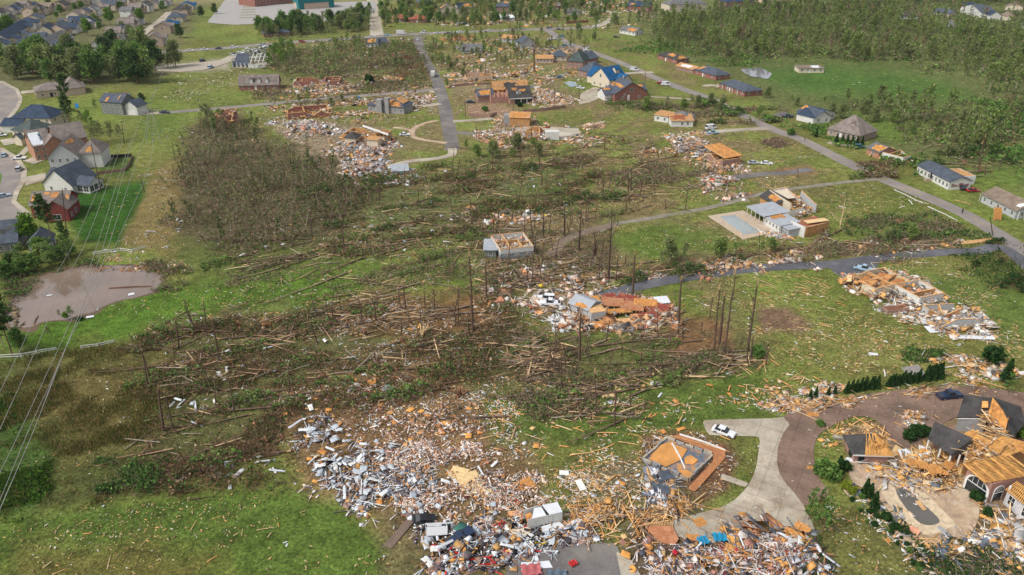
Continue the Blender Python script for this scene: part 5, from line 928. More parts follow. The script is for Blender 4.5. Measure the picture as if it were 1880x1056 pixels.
rafters([(1846, 900, 3), (1900, 945, 3), (1912, 915, 4), (1868, 884, 4)], 18, purl=4); pslab(r, [(1848, 898, 2.8), (1900, 942, 2.8), (1920, 920, 2.8), (1868, 886, 2.8)], .08, 'ceiling_board', mat('shaded_ceiling', (.2, .1, .04)))  # same dark ceiling colour, with the shade below the wing's rafters painted in
# dark porch roof with columns
pslab(r, [(1703, 806, 3.1), (1746, 837, 3.1), (1786, 806, 5.4), (1716, 775, 5.4)], .18, 'roof', ROOF['dark']); pslab(r, [(1746, 837, 3.1), (1778, 830, 3.1), (1788, 808, 5.3)], .18, 'roof', ROOF['dark']); pslab(r, [(1703, 806, 2.9), (1746, 837, 2.9), (1748, 835, 2.9), (1705, 804, 2.9)], .3, 'fascia', M_TRIM)
for x, y in ((1706, 807), (1728, 822), (1746, 836), (1763, 835), (1776, 830)):
    b = P(x, y, 3.0) - r.location; G().cyl((b.x, b.y, 0), (b.x, b.y, 2.95), .18, .16, 10).build('column', M_TRIM, r)
b0, b1, b2, b3 = [P(x, y, 2.9) for x, y in ((1716, 798), (1757, 828), (1790, 812), (1745, 782))]; g = G(); q_ = [Vector((b.x, b.y, 0)) - r.location for b in (b0, b1, b2, b3)]; g.slab([v.copy() for v in q_], 2.9).build('wall', WALL['brown'], r)
# garage wing
pslab(r, [(1757, 768, 3.2), (1814, 768, 3.2), (1815, 732, 5.6), (1770, 726, 5.6)], .18, 'roof', ROOF['dark']); ro = pslab(r, [(1812, 768, 3.2), (1842, 803, 3.2), (1852, 768, 5.6), (1822, 731, 6.4)], .18, 'roof', M_OSB); pslab(r, [(1856, 808, 3.1), (1882, 778, 3.1), (1874, 748, 4.6), (1824, 731, 6.5), (1850, 766, 5.7)], .18, 'roof', ROOF['dark'])
pslab(r, [(1815, 732, 5.58), (1824, 731, 6.4), (1812, 768, 3.25)], .15, 'roof', ROOF['dark']); pslab(r, [(1803, 737, 5.5), (1814, 737, 5.5), (1814, 749, 4.9), (1802, 749, 4.9)], .08, 'bare_decking', M_LUM2)
q_ = [Vector((b.x, b.y, 0)) - r.location for b in (P(1760, 768, 3.1), P(1812, 770, 3.1), P(1815, 738, 3.1), P(1772, 736, 3.1))]; G().slab(q_, 3.1).build('wall', WALL['lgrey'], r); q_ = [Vector((b.x, b.y, 0)) - r.location for b in (P(1815, 772, 3.1), P(1843, 803, 3.1), P(1878, 778, 3.1), P(1860, 745, 3.1), P(1822, 742, 3.1))]; G().slab(q_, 3.1).build('wall', WALL['brown'], r)
pslab(r, [(1758, 770, 3.0), (1812, 770, 3.0), (1812, 762, 3.6), (1766, 760, 3.6)], .1, 'gable_board', M_TRIM)
# back mass under the collapsed rafters
q_ = [Vector((b.x, b.y, 0)) - r.location for b in (P(1772, 846, 3.6), P(1846, 838, 3.6), P(1900, 820, 3.6), P(1840, 800, 3.6), P(1790, 800, 3.6))]; G().slab(q_, 3.2).build('inner_wall', WALL['osb'], r)
def chips3(px, n, z0, z1, smin, smax, pal, mix, name, label, yawb=None, tilt=.35):
    lo, hi = np.array(px).min(0), np.array(px).max(0); q = RNG.uniform(lo, hi, (n * 4, 2)); q = q[inpoly(q, px)][:n]; z = RNG.uniform(z0, z1, len(q)); pt = np.array([P(a, b, c)[:2] for (a, b), c in zip(q, z)])
    return junk(name, chips(pt, z, smin, smax, pal, mix, yawb, tilt), label)
GOLD = [((.7, .37, .11), 4), ((.7, .48, .24), 3), ((.62, .56, .48), 1.4), ((.42, .24, .12), 1.6), ((.2, .13, .08), 1)]
chips3([(1755, 808), (1783, 788), (1840, 800), (1880, 818), (1880, 832), (1840, 838), (1775, 850), (1768, 828)], 220, 3.6, 5.0, .3, 1.3, GOLD, (.8, .12, .08), 'lumber_tangle', "golden lumber tangled on top of the large brick house", [R(35), R(-50)])
chips3([(1800, 768), (1824, 740), (1850, 790), (1840, 812), (1815, 800)], 150, 3.4, 4.6, .4, 1.6, GOLD, (.8, .1, .1), 'lumber_tangle', "golden lumber sliding off the garage wing roof", [R(-50)])
heap([(1640, 838), (1700, 822), (1760, 845), (1765, 880), (1745, 892), (1690, 888), (1650, 872)], 1900, .3, 2.2, GOLD, 1.7, label="golden boards heaped between the brick gazebo and the large house", mix=(.7, .2, .1), clump=.4)
for x, y, w_, d, yw in ((1688, 866, 2.6, 1.8, -14), (1712, 874, 2.8, 2.2, 16), (1738, 866, 2.4, 1.6, 42), (1668, 860, 1.8, 1.4, 30), (1725, 878, 2, 1.2, -30)): panel(x, y, w_, d, yw, 12, 1.5, M_OSB, "orange deck board on the heap between gazebo and large house", group='deck boards between gazebo and large house')
heap([(1600, 830), (1660, 850), (1760, 888), (1830, 935), (1880, 965), (1880, 1000), (1800, 940), (1700, 905), (1650, 885), (1590, 870)], 1500, .3, 2.2, GOLD + [((.6, .58, .55), 4), ((.12, .13, .15), 2)], .8, label="boards, white strips and slate strewn over the pool terrace", mix=(.65, .2, .15), clump=1)
# ---- brick gazebo
a, rz, L = frame((1566, 849), (1628, 851)); r = empty('brick_gazebo', a, rz, "small rose-brick outbuilding with half-bare rafter roof beside the paver drive", 'outbuilding'); ro = vol(r, 0, 0, L, 5, 2.5, 'hip', 2.2, 'pink', 'dark', ov=.6)
G().box(-.62, L + .62, -.66, -.6, 2.0, 2.3).build('fascia', M_TRIM, r); G().box(-.05, .02, 1, 2.6, 0, 2.2).build('doorway', M_DARK, r); G().box(L * .12, L * .3, -.05, .02, 0, 2.1).build('doorway', M_DARK, r)  # near-black boxes on the walls paint the shade inside the open doorways
g = G(); rr = random.Random(4)
for i in range(26):
    x = 1.6 + (L - 1.2) * i / 25; g.beam((x, -.7, 2.25), (min(max(x, 2.6), L - 2.4) + rr.uniform(-.3, .3), 2.5, 4.75 + rr.uniform(-.2, .3)), .09, .15)
for i in range(14): y = -.4 + i * .42; g.beam((L + .6, y, 2.25), (L - 2.3, 2.5, 4.9), .09, .15)
for i in range(16): g.beam((rr.uniform(2, L), rr.uniform(-.5, 2), rr.uniform(2.9, 3.6)), (rr.uniform(2, L), rr.uniform(0, 3.5), rr.uniform(3.6, 5.3)), .1, .1)
g.build('rafters', M_LUM2, r); G().slab([(1.5, -.62, 2.2), (L + .6, -.62, 2.2), (L - 2.4, 2.5, 4.62), (2.5, 2.5, 4.62)], .06).build('rafter_gap_shade', mat('brown_gap_shade', (.3, .15, .06)), ro)  # darker brown sheet paints the shade seen between the bare rafters
# ================================================================== vehicles
def carproto(kind, col):
    r = empty('parked_' + kind if kind != 'van' else 'parked_van'); L, W, H = dict(car=(4.6, 1.8, 1.42), suv=(4.7, 1.9, 1.75), pickup=(5.5, 1.95, 1.8), van=(5.2, 2.0, 2.2), truck=(7.5, 2.3, 3.0))[kind]
    m = mat('paint_%s' % '_'.join('%02d' % int(c * 99) for c in col), col, .3, .04, 1, 4, .5, bmp=0); h = L / 2; b = .3
    prof = {'car': [(-h, b), (h, b), (h, .62), (h * .93, .72), (h * .42, .86), (-h * .62, .92), (-h * .96, .86), (-h, .65)], 'suv': [(-h, b), (h, b), (h, .7), (h * .92, .88), (h * .45, 1.0), (-h, 1.02)],
            'pickup': [(-h, b + .1), (h, b + .1), (h, .85), (h * .92, .98), (h * .38, 1.08), (-h, 1.05)], 'van': [(-h, b), (h, b), (h, .8), (h * .78, 1.1), (-h, 1.15)], 'truck': [(-h, .5), (h, .5), (h, 1.3), (h * .7, 1.4), (h * .62, 1.3), (-h, 1.3)]}[kind]
    cab = {'car': [(h * .42, .86), (h * .12, H), (-h * .42, H), (-h * .74, .91)], 'suv': [(h * .45, 1.0), (h * .2, H), (-h * .88, H), (-h * .98, 1.02)], 'pickup': [(h * .38, 1.08), (h * .16, H), (-h * .2, H), (-h * .26, 1.07)],
           'van': [(h * .78, 1.1), (h * .5, H), (-h * .96, H), (-h, 1.15)], 'truck': [(h * .98, 1.3), (h * .9, 2.2), (h * .68, 2.3), (h * .62, 1.3)]}[kind]
    def ext(p, w0, w1, nm, m_, par, z1=None):
        n = len(p); zt = max(z for x, z in p); V = []
        for s in (-1, 1):
            for x, z in p: V.append((x, s * (w1 if (z1 is not None and z >= zt - .01) else w0), z))
        return pymesh(nm, V, [tuple(range(n)), tuple(range(n, 2 * n))[::-1]] + [(i, n + i, n + (i + 1) % n, (i + 1) % n) for i in range(n)], m_, par)
    def bev(o, w_): md = o.modifiers.new('bevel', 'BEVEL'); md.width = w_; md.segments = 2; md.limit_method = 'ANGLE'
    o = ext(prof, W / 2, W / 2, 'body', m, r); bev(o, .07)
    c = ext(cab, W / 2 - .06, W / 2 - .22, 'windows', M_GLASS, r, 1); 
    top = [(x, z) for x, z in cab if z >= H - .01] or cab[1:3]; x0, x1 = min(t[0] for t in top), max(t[0] for t in top)
    o = G().box(x0 - .06, x1 + .04, -(W / 2 - .2), W / 2 - .2, (H if kind != 'truck' else 2.2) - .03, (H if kind != 'truck' else 2.3) + .03).build('roof', m, r); bev(o, .03)
    if kind in ('van', 'suv', 'car'):
        for s in (-1, 1):
            xs = [x0 + (x1 - x0) * .5] + ([x1 - .1] if kind == 'van' else [])
            for x in xs: G().beam((x, s * (W / 2 - .05), .95), (x, s * (W / 2 - .2), H), .12, .05).build('pillar', m, r)
    if kind == 'van': G().box(-h * .9, h * .1, -W / 2 + .0, W / 2 - .0, 1.1, H - .25).build('side_panel', m, r)
    if kind == 'pickup': G().box(-h + .1, -h * .3, -W / 2 + .12, W / 2 - .12, 1.051, 1.056).build('cargo_bed', mat('bed_liner', (.06, .05, .05)), r)
    if kind == 'truck': G().box(-h, h * .55, -W / 2, W / 2, .9, H).build('cargo_box', WALL['white'], r)
    for sx in (-.62, .62):
        for s in (-1, 1):
            q = G().cyl((sx * h, s * (W / 2 - .2), .34), (sx * h, s * (W / 2 + .02), .34), .34, .34, 14).build('wheel', mat('tyre', (.02, .02, .02), .8), r); G().cyl((sx * h, s * (W / 2 + .02), .34), (sx * h, s * (W / 2 + .035), .34), .2, .2, 10).build('rim', mat('alloy', (.4, .4, .42), .35, metal=.6), q)
    for s in (-1, 1): G().box(h - .02, h + .015, s * W * .36 - .2, s * W * .36 + .2, .6, .74).build('headlight', mat('lamp_glass', (.75, .75, .72), .15), r); G().box(-h - .015, -h + .02, s * W * .38 - .15, s * W * .38 + .15, .65, .82).build('tail_light', mat('lamp_red', (.35, .01, .01), .2), r)
    return Proto(r)
PC = {}
COL = dict(white=(.68, .69, .7), silver=(.42, .44, .46), black=(.02, .022, .026), navy=(.015, .03, .07), red=(.32, .02, .02), skyblue=(.3, .42, .52), teal=(.03, .14, .2), grey=(.12, .13, .14), tan=(.4, .35, .28))
CARS = [  # px, py, yaw, kind, colour, label
 (1328, 796, -33, 'car', 'white', "white saloon car on the concrete pad beside the foundation pit"), (1742, 730, 10, 'pickup', 'navy', "dark blue pickup with a battered bed on the paver drive"),
 (1003, 551, 172, 'suv', 'white', "white off-road car, upper of two side by side near the flattened house"), (1010, 560, 176, 'pickup', 'white', "white pickup, lower of two side by side near the flattened house"),
 (1586, 497, -35, 'pickup', 'skyblue', "pale blue pickup at the end of the dark lane beside the long ruin"), (1383, 301, 0, 'car', 'silver', "silver saloon, left of two beside the brown earth patch"), (1407, 302, -8, 'car', 'white', "white hatchback, right of two beside the brown earth patch"),
 (1305, 237, 20, 'van', 'white', "white van behind the blue pickup on the pale drive"), (1308, 246, 8, 'pickup', 'skyblue', "blue and white pickup before the white van on the pale drive"), (743, 249, 4, 'car', 'white', "white car on the lawn inside the looping drive"),
 (303, 208, 0, 'car', 'navy', "dark saloon on the upper lane near the grey two-storey house"), (864, 189, 0, 'car', 'navy', "dark blue car on the lawn west of the rose brick garage house"), (1786, 352, 5, 'car', 'red', "red car between the two long ranch houses"), (1766, 347, 70, 'suv', 'black', "black car parked at the end wall of the white ranch house"),
 (1446, 216, 5, 'pickup', 'navy', "dark pickup under the carport side of the white house"), (1578, 272, 5, 'suv', 'teal', "dark teal car before the shattered brick-ended house"), (36, 293, 12, 'pickup', 'white', "white pickup on the driveway of the orange brick house"), (8, 287, 115, 'car', 'skyblue', "pale blue car in the left street by the white pickup's drive"),
 (7, 362, 40, 'car', 'skyblue', "blue-grey car alone in the left street bend"), (35, 313, 110, 'suv', 'silver', "silver car at the kerb of the left street"), (3, 250, 10, 'car', 'white', "white car at the left edge beside the cream house's path"), (12, 103, 60, 'car', 'silver', "silver car by the trees at the far left edge"), (5, 120, 10, 'car', 'navy', "dark car at the far left edge"),
 (795, 140, 92, 'truck', 'white', "white utility truck with box body driving down the central street"), (767, 74, 95, 'car', 'white', "white car just below the crossroads"), (779, 71, 95, 'car', 'tan', "tan car just below the crossroads"), (792, 89, 3, 'suv', 'black', "dark car on the grass right of the central street"), (840, 89, 3, 'car', 'silver', "silver car before the grey collapsed roof"),
 (737, 63, 3, 'truck', 'white', "white box truck on the upper street"), (711, 66, 10, 'pickup', 'skyblue', "blue pickup left of the white box truck"), (684, 68, 5, 'car', 'white', "white car left of the blue pickup on the upper street"),
 (1164, 130, -8, 'van', 'white', "white ambulance-like van at the drive of the blue-tarped house"), (1215, 154, -5, 'pickup', 'red', "red pickup, left of two beside the right-hand street"), (1222, 157, -5, 'van', 'white', "white van beside the red pickup"), (1029, 143, 5, 'car', 'teal', "dark teal car on the rubble-strewn drive"), (1066, 163, -30, 'car', 'white', "white car beside the small swimming pool"),
 (1131, 69, -5, 'car', 'black', "black car below the half-stripped white house"), (1072, 92, -20, 'car', 'white', "white car driving at the top of the right-hand street"), (1046, 84, -5, 'car', 'white', "white car parked above the pale rubble near the crossroads"), (1038, 86, -5, 'suv', 'teal', "dark teal car parked above the pale rubble"), (1028, 88, -5, 'car', 'tan', "tan car parked above the pale rubble"), (1014, 89, 0, 'car', 'grey', "grey car parked above the pale rubble"),
 (1032, 68, -25, 'suv', 'teal', "dark teal car at the wide crossroads"), (1021, 72, 10, 'pickup', 'white', "white pickup, right of two at the wide crossroads"), (1011, 73, 10, 'car', 'white', "white car, left of two at the wide crossroads"), (1815, 0, 0, 'car', 'white', ""),
]
for i, (x, y, yw, k, c, lab) in enumerate(CARS):
    if not lab: continue
    if (k, c) not in PC: PC[k, c] = carproto(k, c and COL[c])
    PC[k, c].put(P(x, y, .02), R(yw), 1, lab, {'car': 'car', 'suv': 'car', 'pickup': 'pickup', 'van': 'van', 'truck': 'truck'}[k])
for i, (x, y, k, c) in enumerate([(349, 94, 'car', 'white'), (376, 92, 'car', 'white'), (401, 90, 'car', 'navy'), (430, 88, 'suv', 'white'), (287, 98, 'car', 'grey'), (318, 95, 'car', 'black'), (526, 80, 'car', 'teal'), (555, 78, 'suv', 'red'), (583, 77, 'car', 'tan'), (609, 76, 'car', 'grey'), (623, 73, 'car', 'tan'), (651, 71, 'suv', 'navy'), (777, 61, 'suv', 'white'), (802, 62, 'car', 'white'), (822, 62, 'car', 'grey'), (843, 60, 'car', 'white'), (895, 57, 'car', 'white'), (931, 57, 'car', 'white'), (962, 54, 'car', 'tan'), (1008, 52, 'car', 'teal'), (1026, 55, 'car', 'grey'), (1062, 52, 'car', 'black'), (1094, 50, 'pickup', 'white'), (838, 42, 'car', 'skyblue'), (852, 45, 'suv', 'teal'), (481, 84, 'suv', 'silver')]):
    if (k, c) not in PC: PC[k, c] = carproto(k, COL[c])
    cn = dict(navy='dark blue', tan='tan', teal='dark teal', skyblue='pale blue').get(c, c)
    PC[k, c].put(P(x, y, .03), R(random.choice([4, 184])), 1, f"{cn} {'pickup' if k == 'pickup' else 'car'} standing on the long upper street", 'car', f'{cn} vehicles on the upper street')
for x, y, c, lab in ((372, 113, 'navy', "dark car, left of two on the pale gravel track"), (387, 125, 'skyblue', "pale blue car, right of two on the pale gravel track")): PC['suv', c] = PC.get(('suv', c)) or carproto('suv', COL[c]); PC['suv', c].put(P(x, y, .05), R(80), 1, lab, 'car')
# wrecked vehicles in the rubble at the bottom
for x, y, yw, k, c, lab, tl in ((845, 990, 35, 'pickup', 'navy', "crushed dark blue pickup lying in the white rubble at the bottom", (.15, -.2)), (778, 955, 15, 'car', 'black', "crumpled black car by the lower edge of the rubble", (.4, .2)), (806, 968, 10, 'van', 'white', "white van tipped on its side below the crumpled black car", (1.1, .1))):
    PC[k, c] = PC.get((k, c)) or carproto(k, COL[c]); PC[k, c].put(P(x, y, .35), R(yw), .9, lab, 'wrecked car', tilt=tl)
r = empty('steel_frame', P(860, 1042), R(4), "red steel frame lying beside the asphalt pad at the bottom", 'steel frame'); m = mat('red_paint', (.5, .03, .03), .5, .15)
for a, b in (((0, 0, .3), (4.4, .2, .4)), ((.2, 1.1, .5), (4, 1.5, .6)), ((4.3, .1, .5), (3, 1.6, .5)), ((0, .1, .3), (-1, 1.0, .4))): G().beam(a, b, .16, .2).build('red_bar', m, r)
r = empty('engine_wreck', P(833, 1022), 0, "dark engine tangle with red bars above the red steel frame", 'machine wreck'); 
for i in range(14): a = Vector((random.uniform(-1, 1), random.uniform(-1, 1), random.uniform(.1, .8))); G().beam(a, a + Vector((random.uniform(-.8, .8), random.uniform(-.8, .8), random.uniform(-.3, .5))), .2, .22).build('bar', m if i % 2 else M_DARK, r)
r = empty('forklift_wreck', P(985, 1000), 0, "yellow and black machine lying against the white trailer panels", 'machine wreck'); my = mat('yellow_paint', (.55, .35, .02), .5)
for i in range(20): a = Vector((random.uniform(-1.4, 1.4), random.uniform(-.8, .8), random.uniform(.2, 1.0))); G().beam(a, a + Vector((random.uniform(-.9, .9), random.uniform(-.4, .4), random.uniform(-.4, .5))), .18, .2).build('bar', my if i % 2 else M_DARK, r)
# ------------------------------------------------------------------ people on the street
def person(x, y, yw, top, leg, label, stride=.18):
    me = bpy.data.meshes.new('person'); o = link(bpy.data.objects.new('person', me)); J = [(0, 0, .95), (0, 0, 1.2), (0, 0, 1.42), (0, 0, 1.5), (0, .01, 1.6), (0, .01, 1.72), (.19, 0, 1.4), (.25, .02, 1.12), (.24, .12, .88), (-.19, 0, 1.4), (-.25, -.02, 1.12), (-.24, .05, .86), (.09, 0, .9), (.1, stride, .5), (.1, stride * .6, .08), (.1, stride * .6 + .16, .04), (-.09, 0, .9), (-.1, -stride * .3, .5), (-.1, -stride, .1), (-.1, -stride + .16, .04)]
    E = [(0, 1), (1, 2), (2, 3), (3, 4), (4, 5), (2, 6), (6, 7), (7, 8), (2, 9), (9, 10), (10, 11), (0, 12), (12, 13), (13, 14), (14, 15), (0, 16), (16, 17), (17, 18), (18, 19)]
    rad = [.15, .14, .15, .06, .09, .08, .07, .045, .035, .07, .045, .035, .1, .065, .045, .04, .1, .065, .045, .04]; me.from_pydata(J, E, [])
    o.modifiers.new('skin', 'SKIN'); L_ = me.skin_vertices[0].data
    for i, v in enumerate(L_): v.radius = (rad[i], rad[i])
    L_[0].use_root = True; s = o.modifiers.new('sub', 'SUBSURF'); s.levels = s.render_levels = 1
    me.materials.append(mat('cloth_%d' % x, top, .9)); o.location = P(x, y, .1); o.rotation_euler = (0, 0, R(yw)); h = G().cyl((0, 0, 1.64), (0, 0, 1.78), .105, .06, 10).build('hair', M_DARK, o)
    G().cyl((-.0, 0, .45), (0, 0, .98), .19, .17, 10).build('trousers', mat('trousers_%d' % x, leg, .9), o); return tag(o, label, 'person')
person(1766, 392, 150, (.02, .02, .025), (.03, .03, .05), "person in dark clothes walking down the right-hand street"); person(1581, 312, 20, (.25, .25, .28), (.02, .02, .03), "person in grey top beside the fallen tree on the street"); person(1586, 314, -60, (.03, .03, .04), (.05, .05, .08), "person in black beside the fallen tree on the street"); person(1477, 258, 40, (.3, .03, .03), (.02, .02, .03), "person in a red top on the street below the brown-roofed house")
person(1768, 399 - 2, 200, (.1, .1, .12), (.2, .2, .22), "second walker just below the one in dark clothes") if 0 else None
# ================================================================== trees and plants
BR1, BR2, GRY, PALE = (.17, .1, .068), (.27, .17, .115), (.31, .26, .2), (.6, .43, .25)
GP = dict(bright=[((.17, .3, .03), 3), ((.12, .24, .03), 3), ((.07, .15, .02), 2)], dark=[((.06, .12, .03), 3), ((.09, .16, .04), 3), ((.035, .07, .02), 2)], spring=[((.27, .36, .09), 3), ((.18, .27, .065), 3), ((.1, .16, .04), 1.5), ((.36, .34, .2), 1)], warm=[((.29, .18, .1), 3), ((.15, .095, .055), 3), ((.44, .3, .17), 1.6), ((.09, .065, .04), 2)], olive=[((.27, .3, .11), 3), ((.19, .25, .08), 3), ((.11, .15, .06), 2), ((.32, .29, .2), 1)],
          mid=[((.13, .25, .05), 3), ((.2, .3, .08), 2), ((.07, .14, .035), 2)], deep=[((.025, .07, .018), 3), ((.045, .1, .025), 2)], brush=[((.27, .19, .13), 3), ((.36, .27, .18), 2), ((.14, .1, .075), 2), ((.5, .36, .23), 1)], yel=[((.3, .32, .03), 2), ((.2, .28, .03), 2)])
def tree_soup(H, spread, nl, nleaf, leafsize, pal, ntw, base=.35, trunk_r=.2, bark=BR1, seed=1, twpal='brush', lean=.03, lobes=False, taper=.25, tw=.07):
    rr = np.random.default_rng(seed); k = 6; t = np.linspace(0, 1, k); wig = rr.normal(0, lean * H / 3, (k, 2)) * t[:, None]; pts = np.concatenate([wig, (t * H)[:, None]], 1)
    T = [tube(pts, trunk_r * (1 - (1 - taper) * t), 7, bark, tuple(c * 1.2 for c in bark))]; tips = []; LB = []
    for i in range(nl):
        h0 = base + (1 - base) * (i + rr.random()) / nl; p0 = np.array([np.interp(h0, t, pts[:, j]) for j in range(3)]); az = i * 2.4 + rr.normal(0, .5); ln = spread * (1.15 - .75 * abs(h0 - base) / (1.01 - base)) * rr.uniform(.65, 1.15); el = rr.uniform(.25, .9)
        d = np.array([math.cos(az) * math.cos(el), math.sin(az) * math.cos(el), math.sin(el)]); q = [p0, p0 + d * ln * .5 + [0, 0, ln * .03], p0 + d * ln + [0, 0, ln * .14]]; T.append(tube(q, [trunk_r * .42 * (1.1 - h0), trunk_r * .25 * (1.1 - h0), .02], 4, bark)); tips.append(q[2]); LB.append((q[0], q[1], q[2]))
    LB = np.array(LB) if LB else np.zeros((1, 3, 3)); C = []
    if ntw:
        i = rr.integers(0, len(LB), ntw); u = rr.uniform(.2, 1, ntw)[:, None]; a = np.where(u < .5, LB[i, 0] + (LB[i, 1] - LB[i, 0]) * u * 2, LB[i, 1] + (LB[i, 2] - LB[i, 1]) * (u * 2 - 1)); dd = LB[i, 2] - LB[i, 0]; dd /= np.linalg.norm(dd, axis=1)[:, None] + 1e-6
        dd = dd + rr.normal(0, .55, (ntw, 3)) + [0, 0, .35]; dd /= np.linalg.norm(dd, axis=1)[:, None]; b = a + dd * rr.uniform(.08, .26, ntw)[:, None] * spread * 1.3; C.append(sticks(a, b, tw, GP[twpal] if isinstance(twpal, str) else twpal))
    if nleaf:
        i = rr.integers(0, len(LB), nleaf); u = rr.uniform(.35, 1.12, nleaf)[:, None]; c = LB[i, 0] + (LB[i, 2] - LB[i, 0]) * u
        c = c + rr.normal(0, spread * (.17 if lobes else .12), (nleaf, 3)) * [1, 1, .75]; C.append(leaves(c, leafsize, GP[pal]))
    return cat(*T), cat(*C) if C else None
def treeproto(name, parts, names=('trunk', 'crown')):
    r = empty(name); soup(names[0], parts[0], M_BARK, r)
    if parts[1] is not None: soup(names[1], parts[1], M_TWIG, r)
    return Proto(r, cat(*[p for p in parts if p is not None]))
def hgt(b, t):
    "height of an upright thing from its foot and top pixels"
    p = P(*b); lo, hi = 0, 60
    for _ in range(30):
        m_ = (lo + hi) / 2; lo, hi = (m_, hi) if topix(p.x, p.y, m_)[1] > t[1] else (lo, m_)
    return lo, p
# full green trees of the left belt and estate
TP = {}
for i in range(4): TP['bright', i] = treeproto('broadleaf_tree', tree_soup(11, 4.6, 20, 1500, .75, 'bright', 60, .2, .25, BR1, 10 + i, lobes=True))
for i in range(5): TP['dark', i] = treeproto('broadleaf_tree', tree_soup(14, 5.2, 24, 1800, .8, ['dark', 'mid', 'mid', 'spring', 'olive'][i], 160, .12, .28, BR1, 20 + i, lobes=True))
for i in range(4): TP['pine', i] = treeproto('pine_tree', tree_soup(17, 3.0, 26, 900, .6, 'dark', 160, .42, .2, BR1, 30 + i))
for i in range(5): TP['thin', i] = treeproto('thin_tree', tree_soup(11, 3.0, 18, 420, .5, ['olive', 'mid', 'bright', 'olive', 'olive'][i], 260, .3, .14, GRY, 40 + i))
for x, y, s in ((203, 46, 1.0), (259, 45, 1.0), (162, 66, .95), (184, 57, .6), (112, 27, .7), (105, 35, .5), (258, 70, .6), (90, 12, .7), (150, 18, .6), (222, 18, .6), (20, 66, 1.1), (2, 70, 1.1)):
    TP['bright', random.randrange(4)].put(P(x, y), random.uniform(0, 6), s * random.uniform(.95, 1.1), "round bright green tree standing between the estate roofs", 'tree', 'round bright green estate trees')
n = 0
for q in sample([(20, 118), (60, 110), (120, 120), (200, 108), (262, 102), (292, 130), (268, 148), (215, 155), (150, 152), (60, 160), (20, 155)], 62):
    n += 1; k = ('bright', n % 4) if n % 7 == 0 else ('dark', n % 5); TP[k].put((q[0], q[1], 0), random.uniform(0, 6), random.uniform(.75, 1.25), ("bright green" if k[0] == 'bright' else "dark green") + " leafy tree in the belt below the estate", 'tree', ("bright" if k[0] == 'bright' else "dark") + ' trees in the belt below the estate')
for x, y in ((28, 98), (44, 106), (236, 100), (262, 66), (330, 70), (345, 24), (370, 32), (395, 26), (300, 22), (285, 14), (176, 48), (140, 28), (70, 36), (226, 62), (240, 72), (210, 78)):
    TP['dark', random.randrange(5)].put(P(x, y), random.uniform(0, 6), random.uniform(.45, .7), "small dark tree between the estate roofs", 'tree', 'small dark estate trees')
for x, y, s in ((132, 242, 1.0), (129, 236, .9), (168, 245, .9), (152, 235, .7), (126, 190 + 12, 1.0), (176, 204, .5), (205, 264, .8), (186, 262, .8), (172, 262, .6), (222, 258, .6), (160, 270, .6)):
    TP['thin' if s < 1 else 'pine', random.randrange(4)].put(P(x, y), random.uniform(0, 6), s, "thin tall tree in the strip behind the left-hand houses", 'tree', 'thin trees behind the left-hand houses')
TP['bright', 1].put(P(58, 448), 0, .78, "bright green tree with orange scrap in it beside the blue-grey house", 'tree'); TP['pine', 1].put(P(102, 452), .4, .95, "ragged pine leaning before the barn-red house", 'tree', tilt=(0, -.06)); TP['pine', 2].put(P(126, 466), 1, .6, "small ragged pine right of the leaning one", 'tree')
for x, y in ((100, 488), (128, 480), (46, 500)): TP['thin', 1].put(P(x, y), random.uniform(0, 6), .75, "spindly tree on the far bank of the pond", 'tree', 'spindly trees on the far bank of the pond')
for x, y, s in ((60, 500, .5), (80, 480, .5), (95, 490, .45), (75, 468, .5), (110, 478, .4), (130, 470, .35), (40, 505, .45), (12, 512, .45), (20, 492, .4)): TP['dark', random.randrange(4)].put(P(x, y), random.uniform(0, 6), (s, s, s * .7), "low dark green bush at the upper bank of the pond", 'bush', 'bushes on the upper pond bank')
TP['pine', 3].put(P(24, 656), 0, .95, "tall dark pine at the left edge above the broken white fence", 'tree'); TP['thin', 1].put(P(8, 640), 0, .8, "shorter pine behind the tall one at the left edge", 'tree'); TP['dark', 2].put(P(38, 645), 0, .4, "small green bush at the foot of the tall left pine", 'bush')
TP['thin', 2].put(P(132, 586), 0, .32, "young pine sapling on the near bank of the pond", 'sapling'); TP['thin', 0].put(P(111, 584), 0, .2, "tiny sapling left of the young pine on the pond bank", 'sapling'); TP['bright', 3].put(P(122, 588), 0, .18, "round dark shrub beside the saplings on the pond bank", 'bush')
TP['thin', 3].put(P(92, 622), 0, .28, "small sapling on the grass below the pond", 'sapling'); TP['dark', 3].put(P(205, 196), 0, .45, "green bush before the grey two-storey house", 'bush'); TP['deep', 0] = treeproto('purple_bush', tree_soup(5, 2.2, 16, 700, .4, 'deep', 30, .1, .12, BR1, 77, lobes=True)); TP['deep', 0].put(P(262, 190), 0, .9, "round dark bush at the corner of the grey two-storey house", 'bush')
# trees behind the pale lot and around the top
for q in sample([(470, 75), (480, 50), (560, 45), (640, 40), (672, 30), (675, 58), (600, 66), (520, 72)], 120):
    k = ('thin', random.randrange(5)) if random.random() < .5 else ('dark', random.randrange(5)); TP[k].put((q[0], q[1], 0), random.uniform(0, 6), random.uniform(.55, .9), "grey-green tree in the grove between the pale lot and the upper street", 'tree', 'trees of the grove above the upper street')
for q in sample([(488, 118), (490, 95), (530, 92), (552, 100), (540, 125), (505, 135)], 16): TP['thin', 2].put((q[0], q[1], 0), random.uniform(0, 6), random.uniform(.7, 1), "fresh green young tree beside the collapsed white building", 'tree', 'fresh green trees beside the collapsed white building')
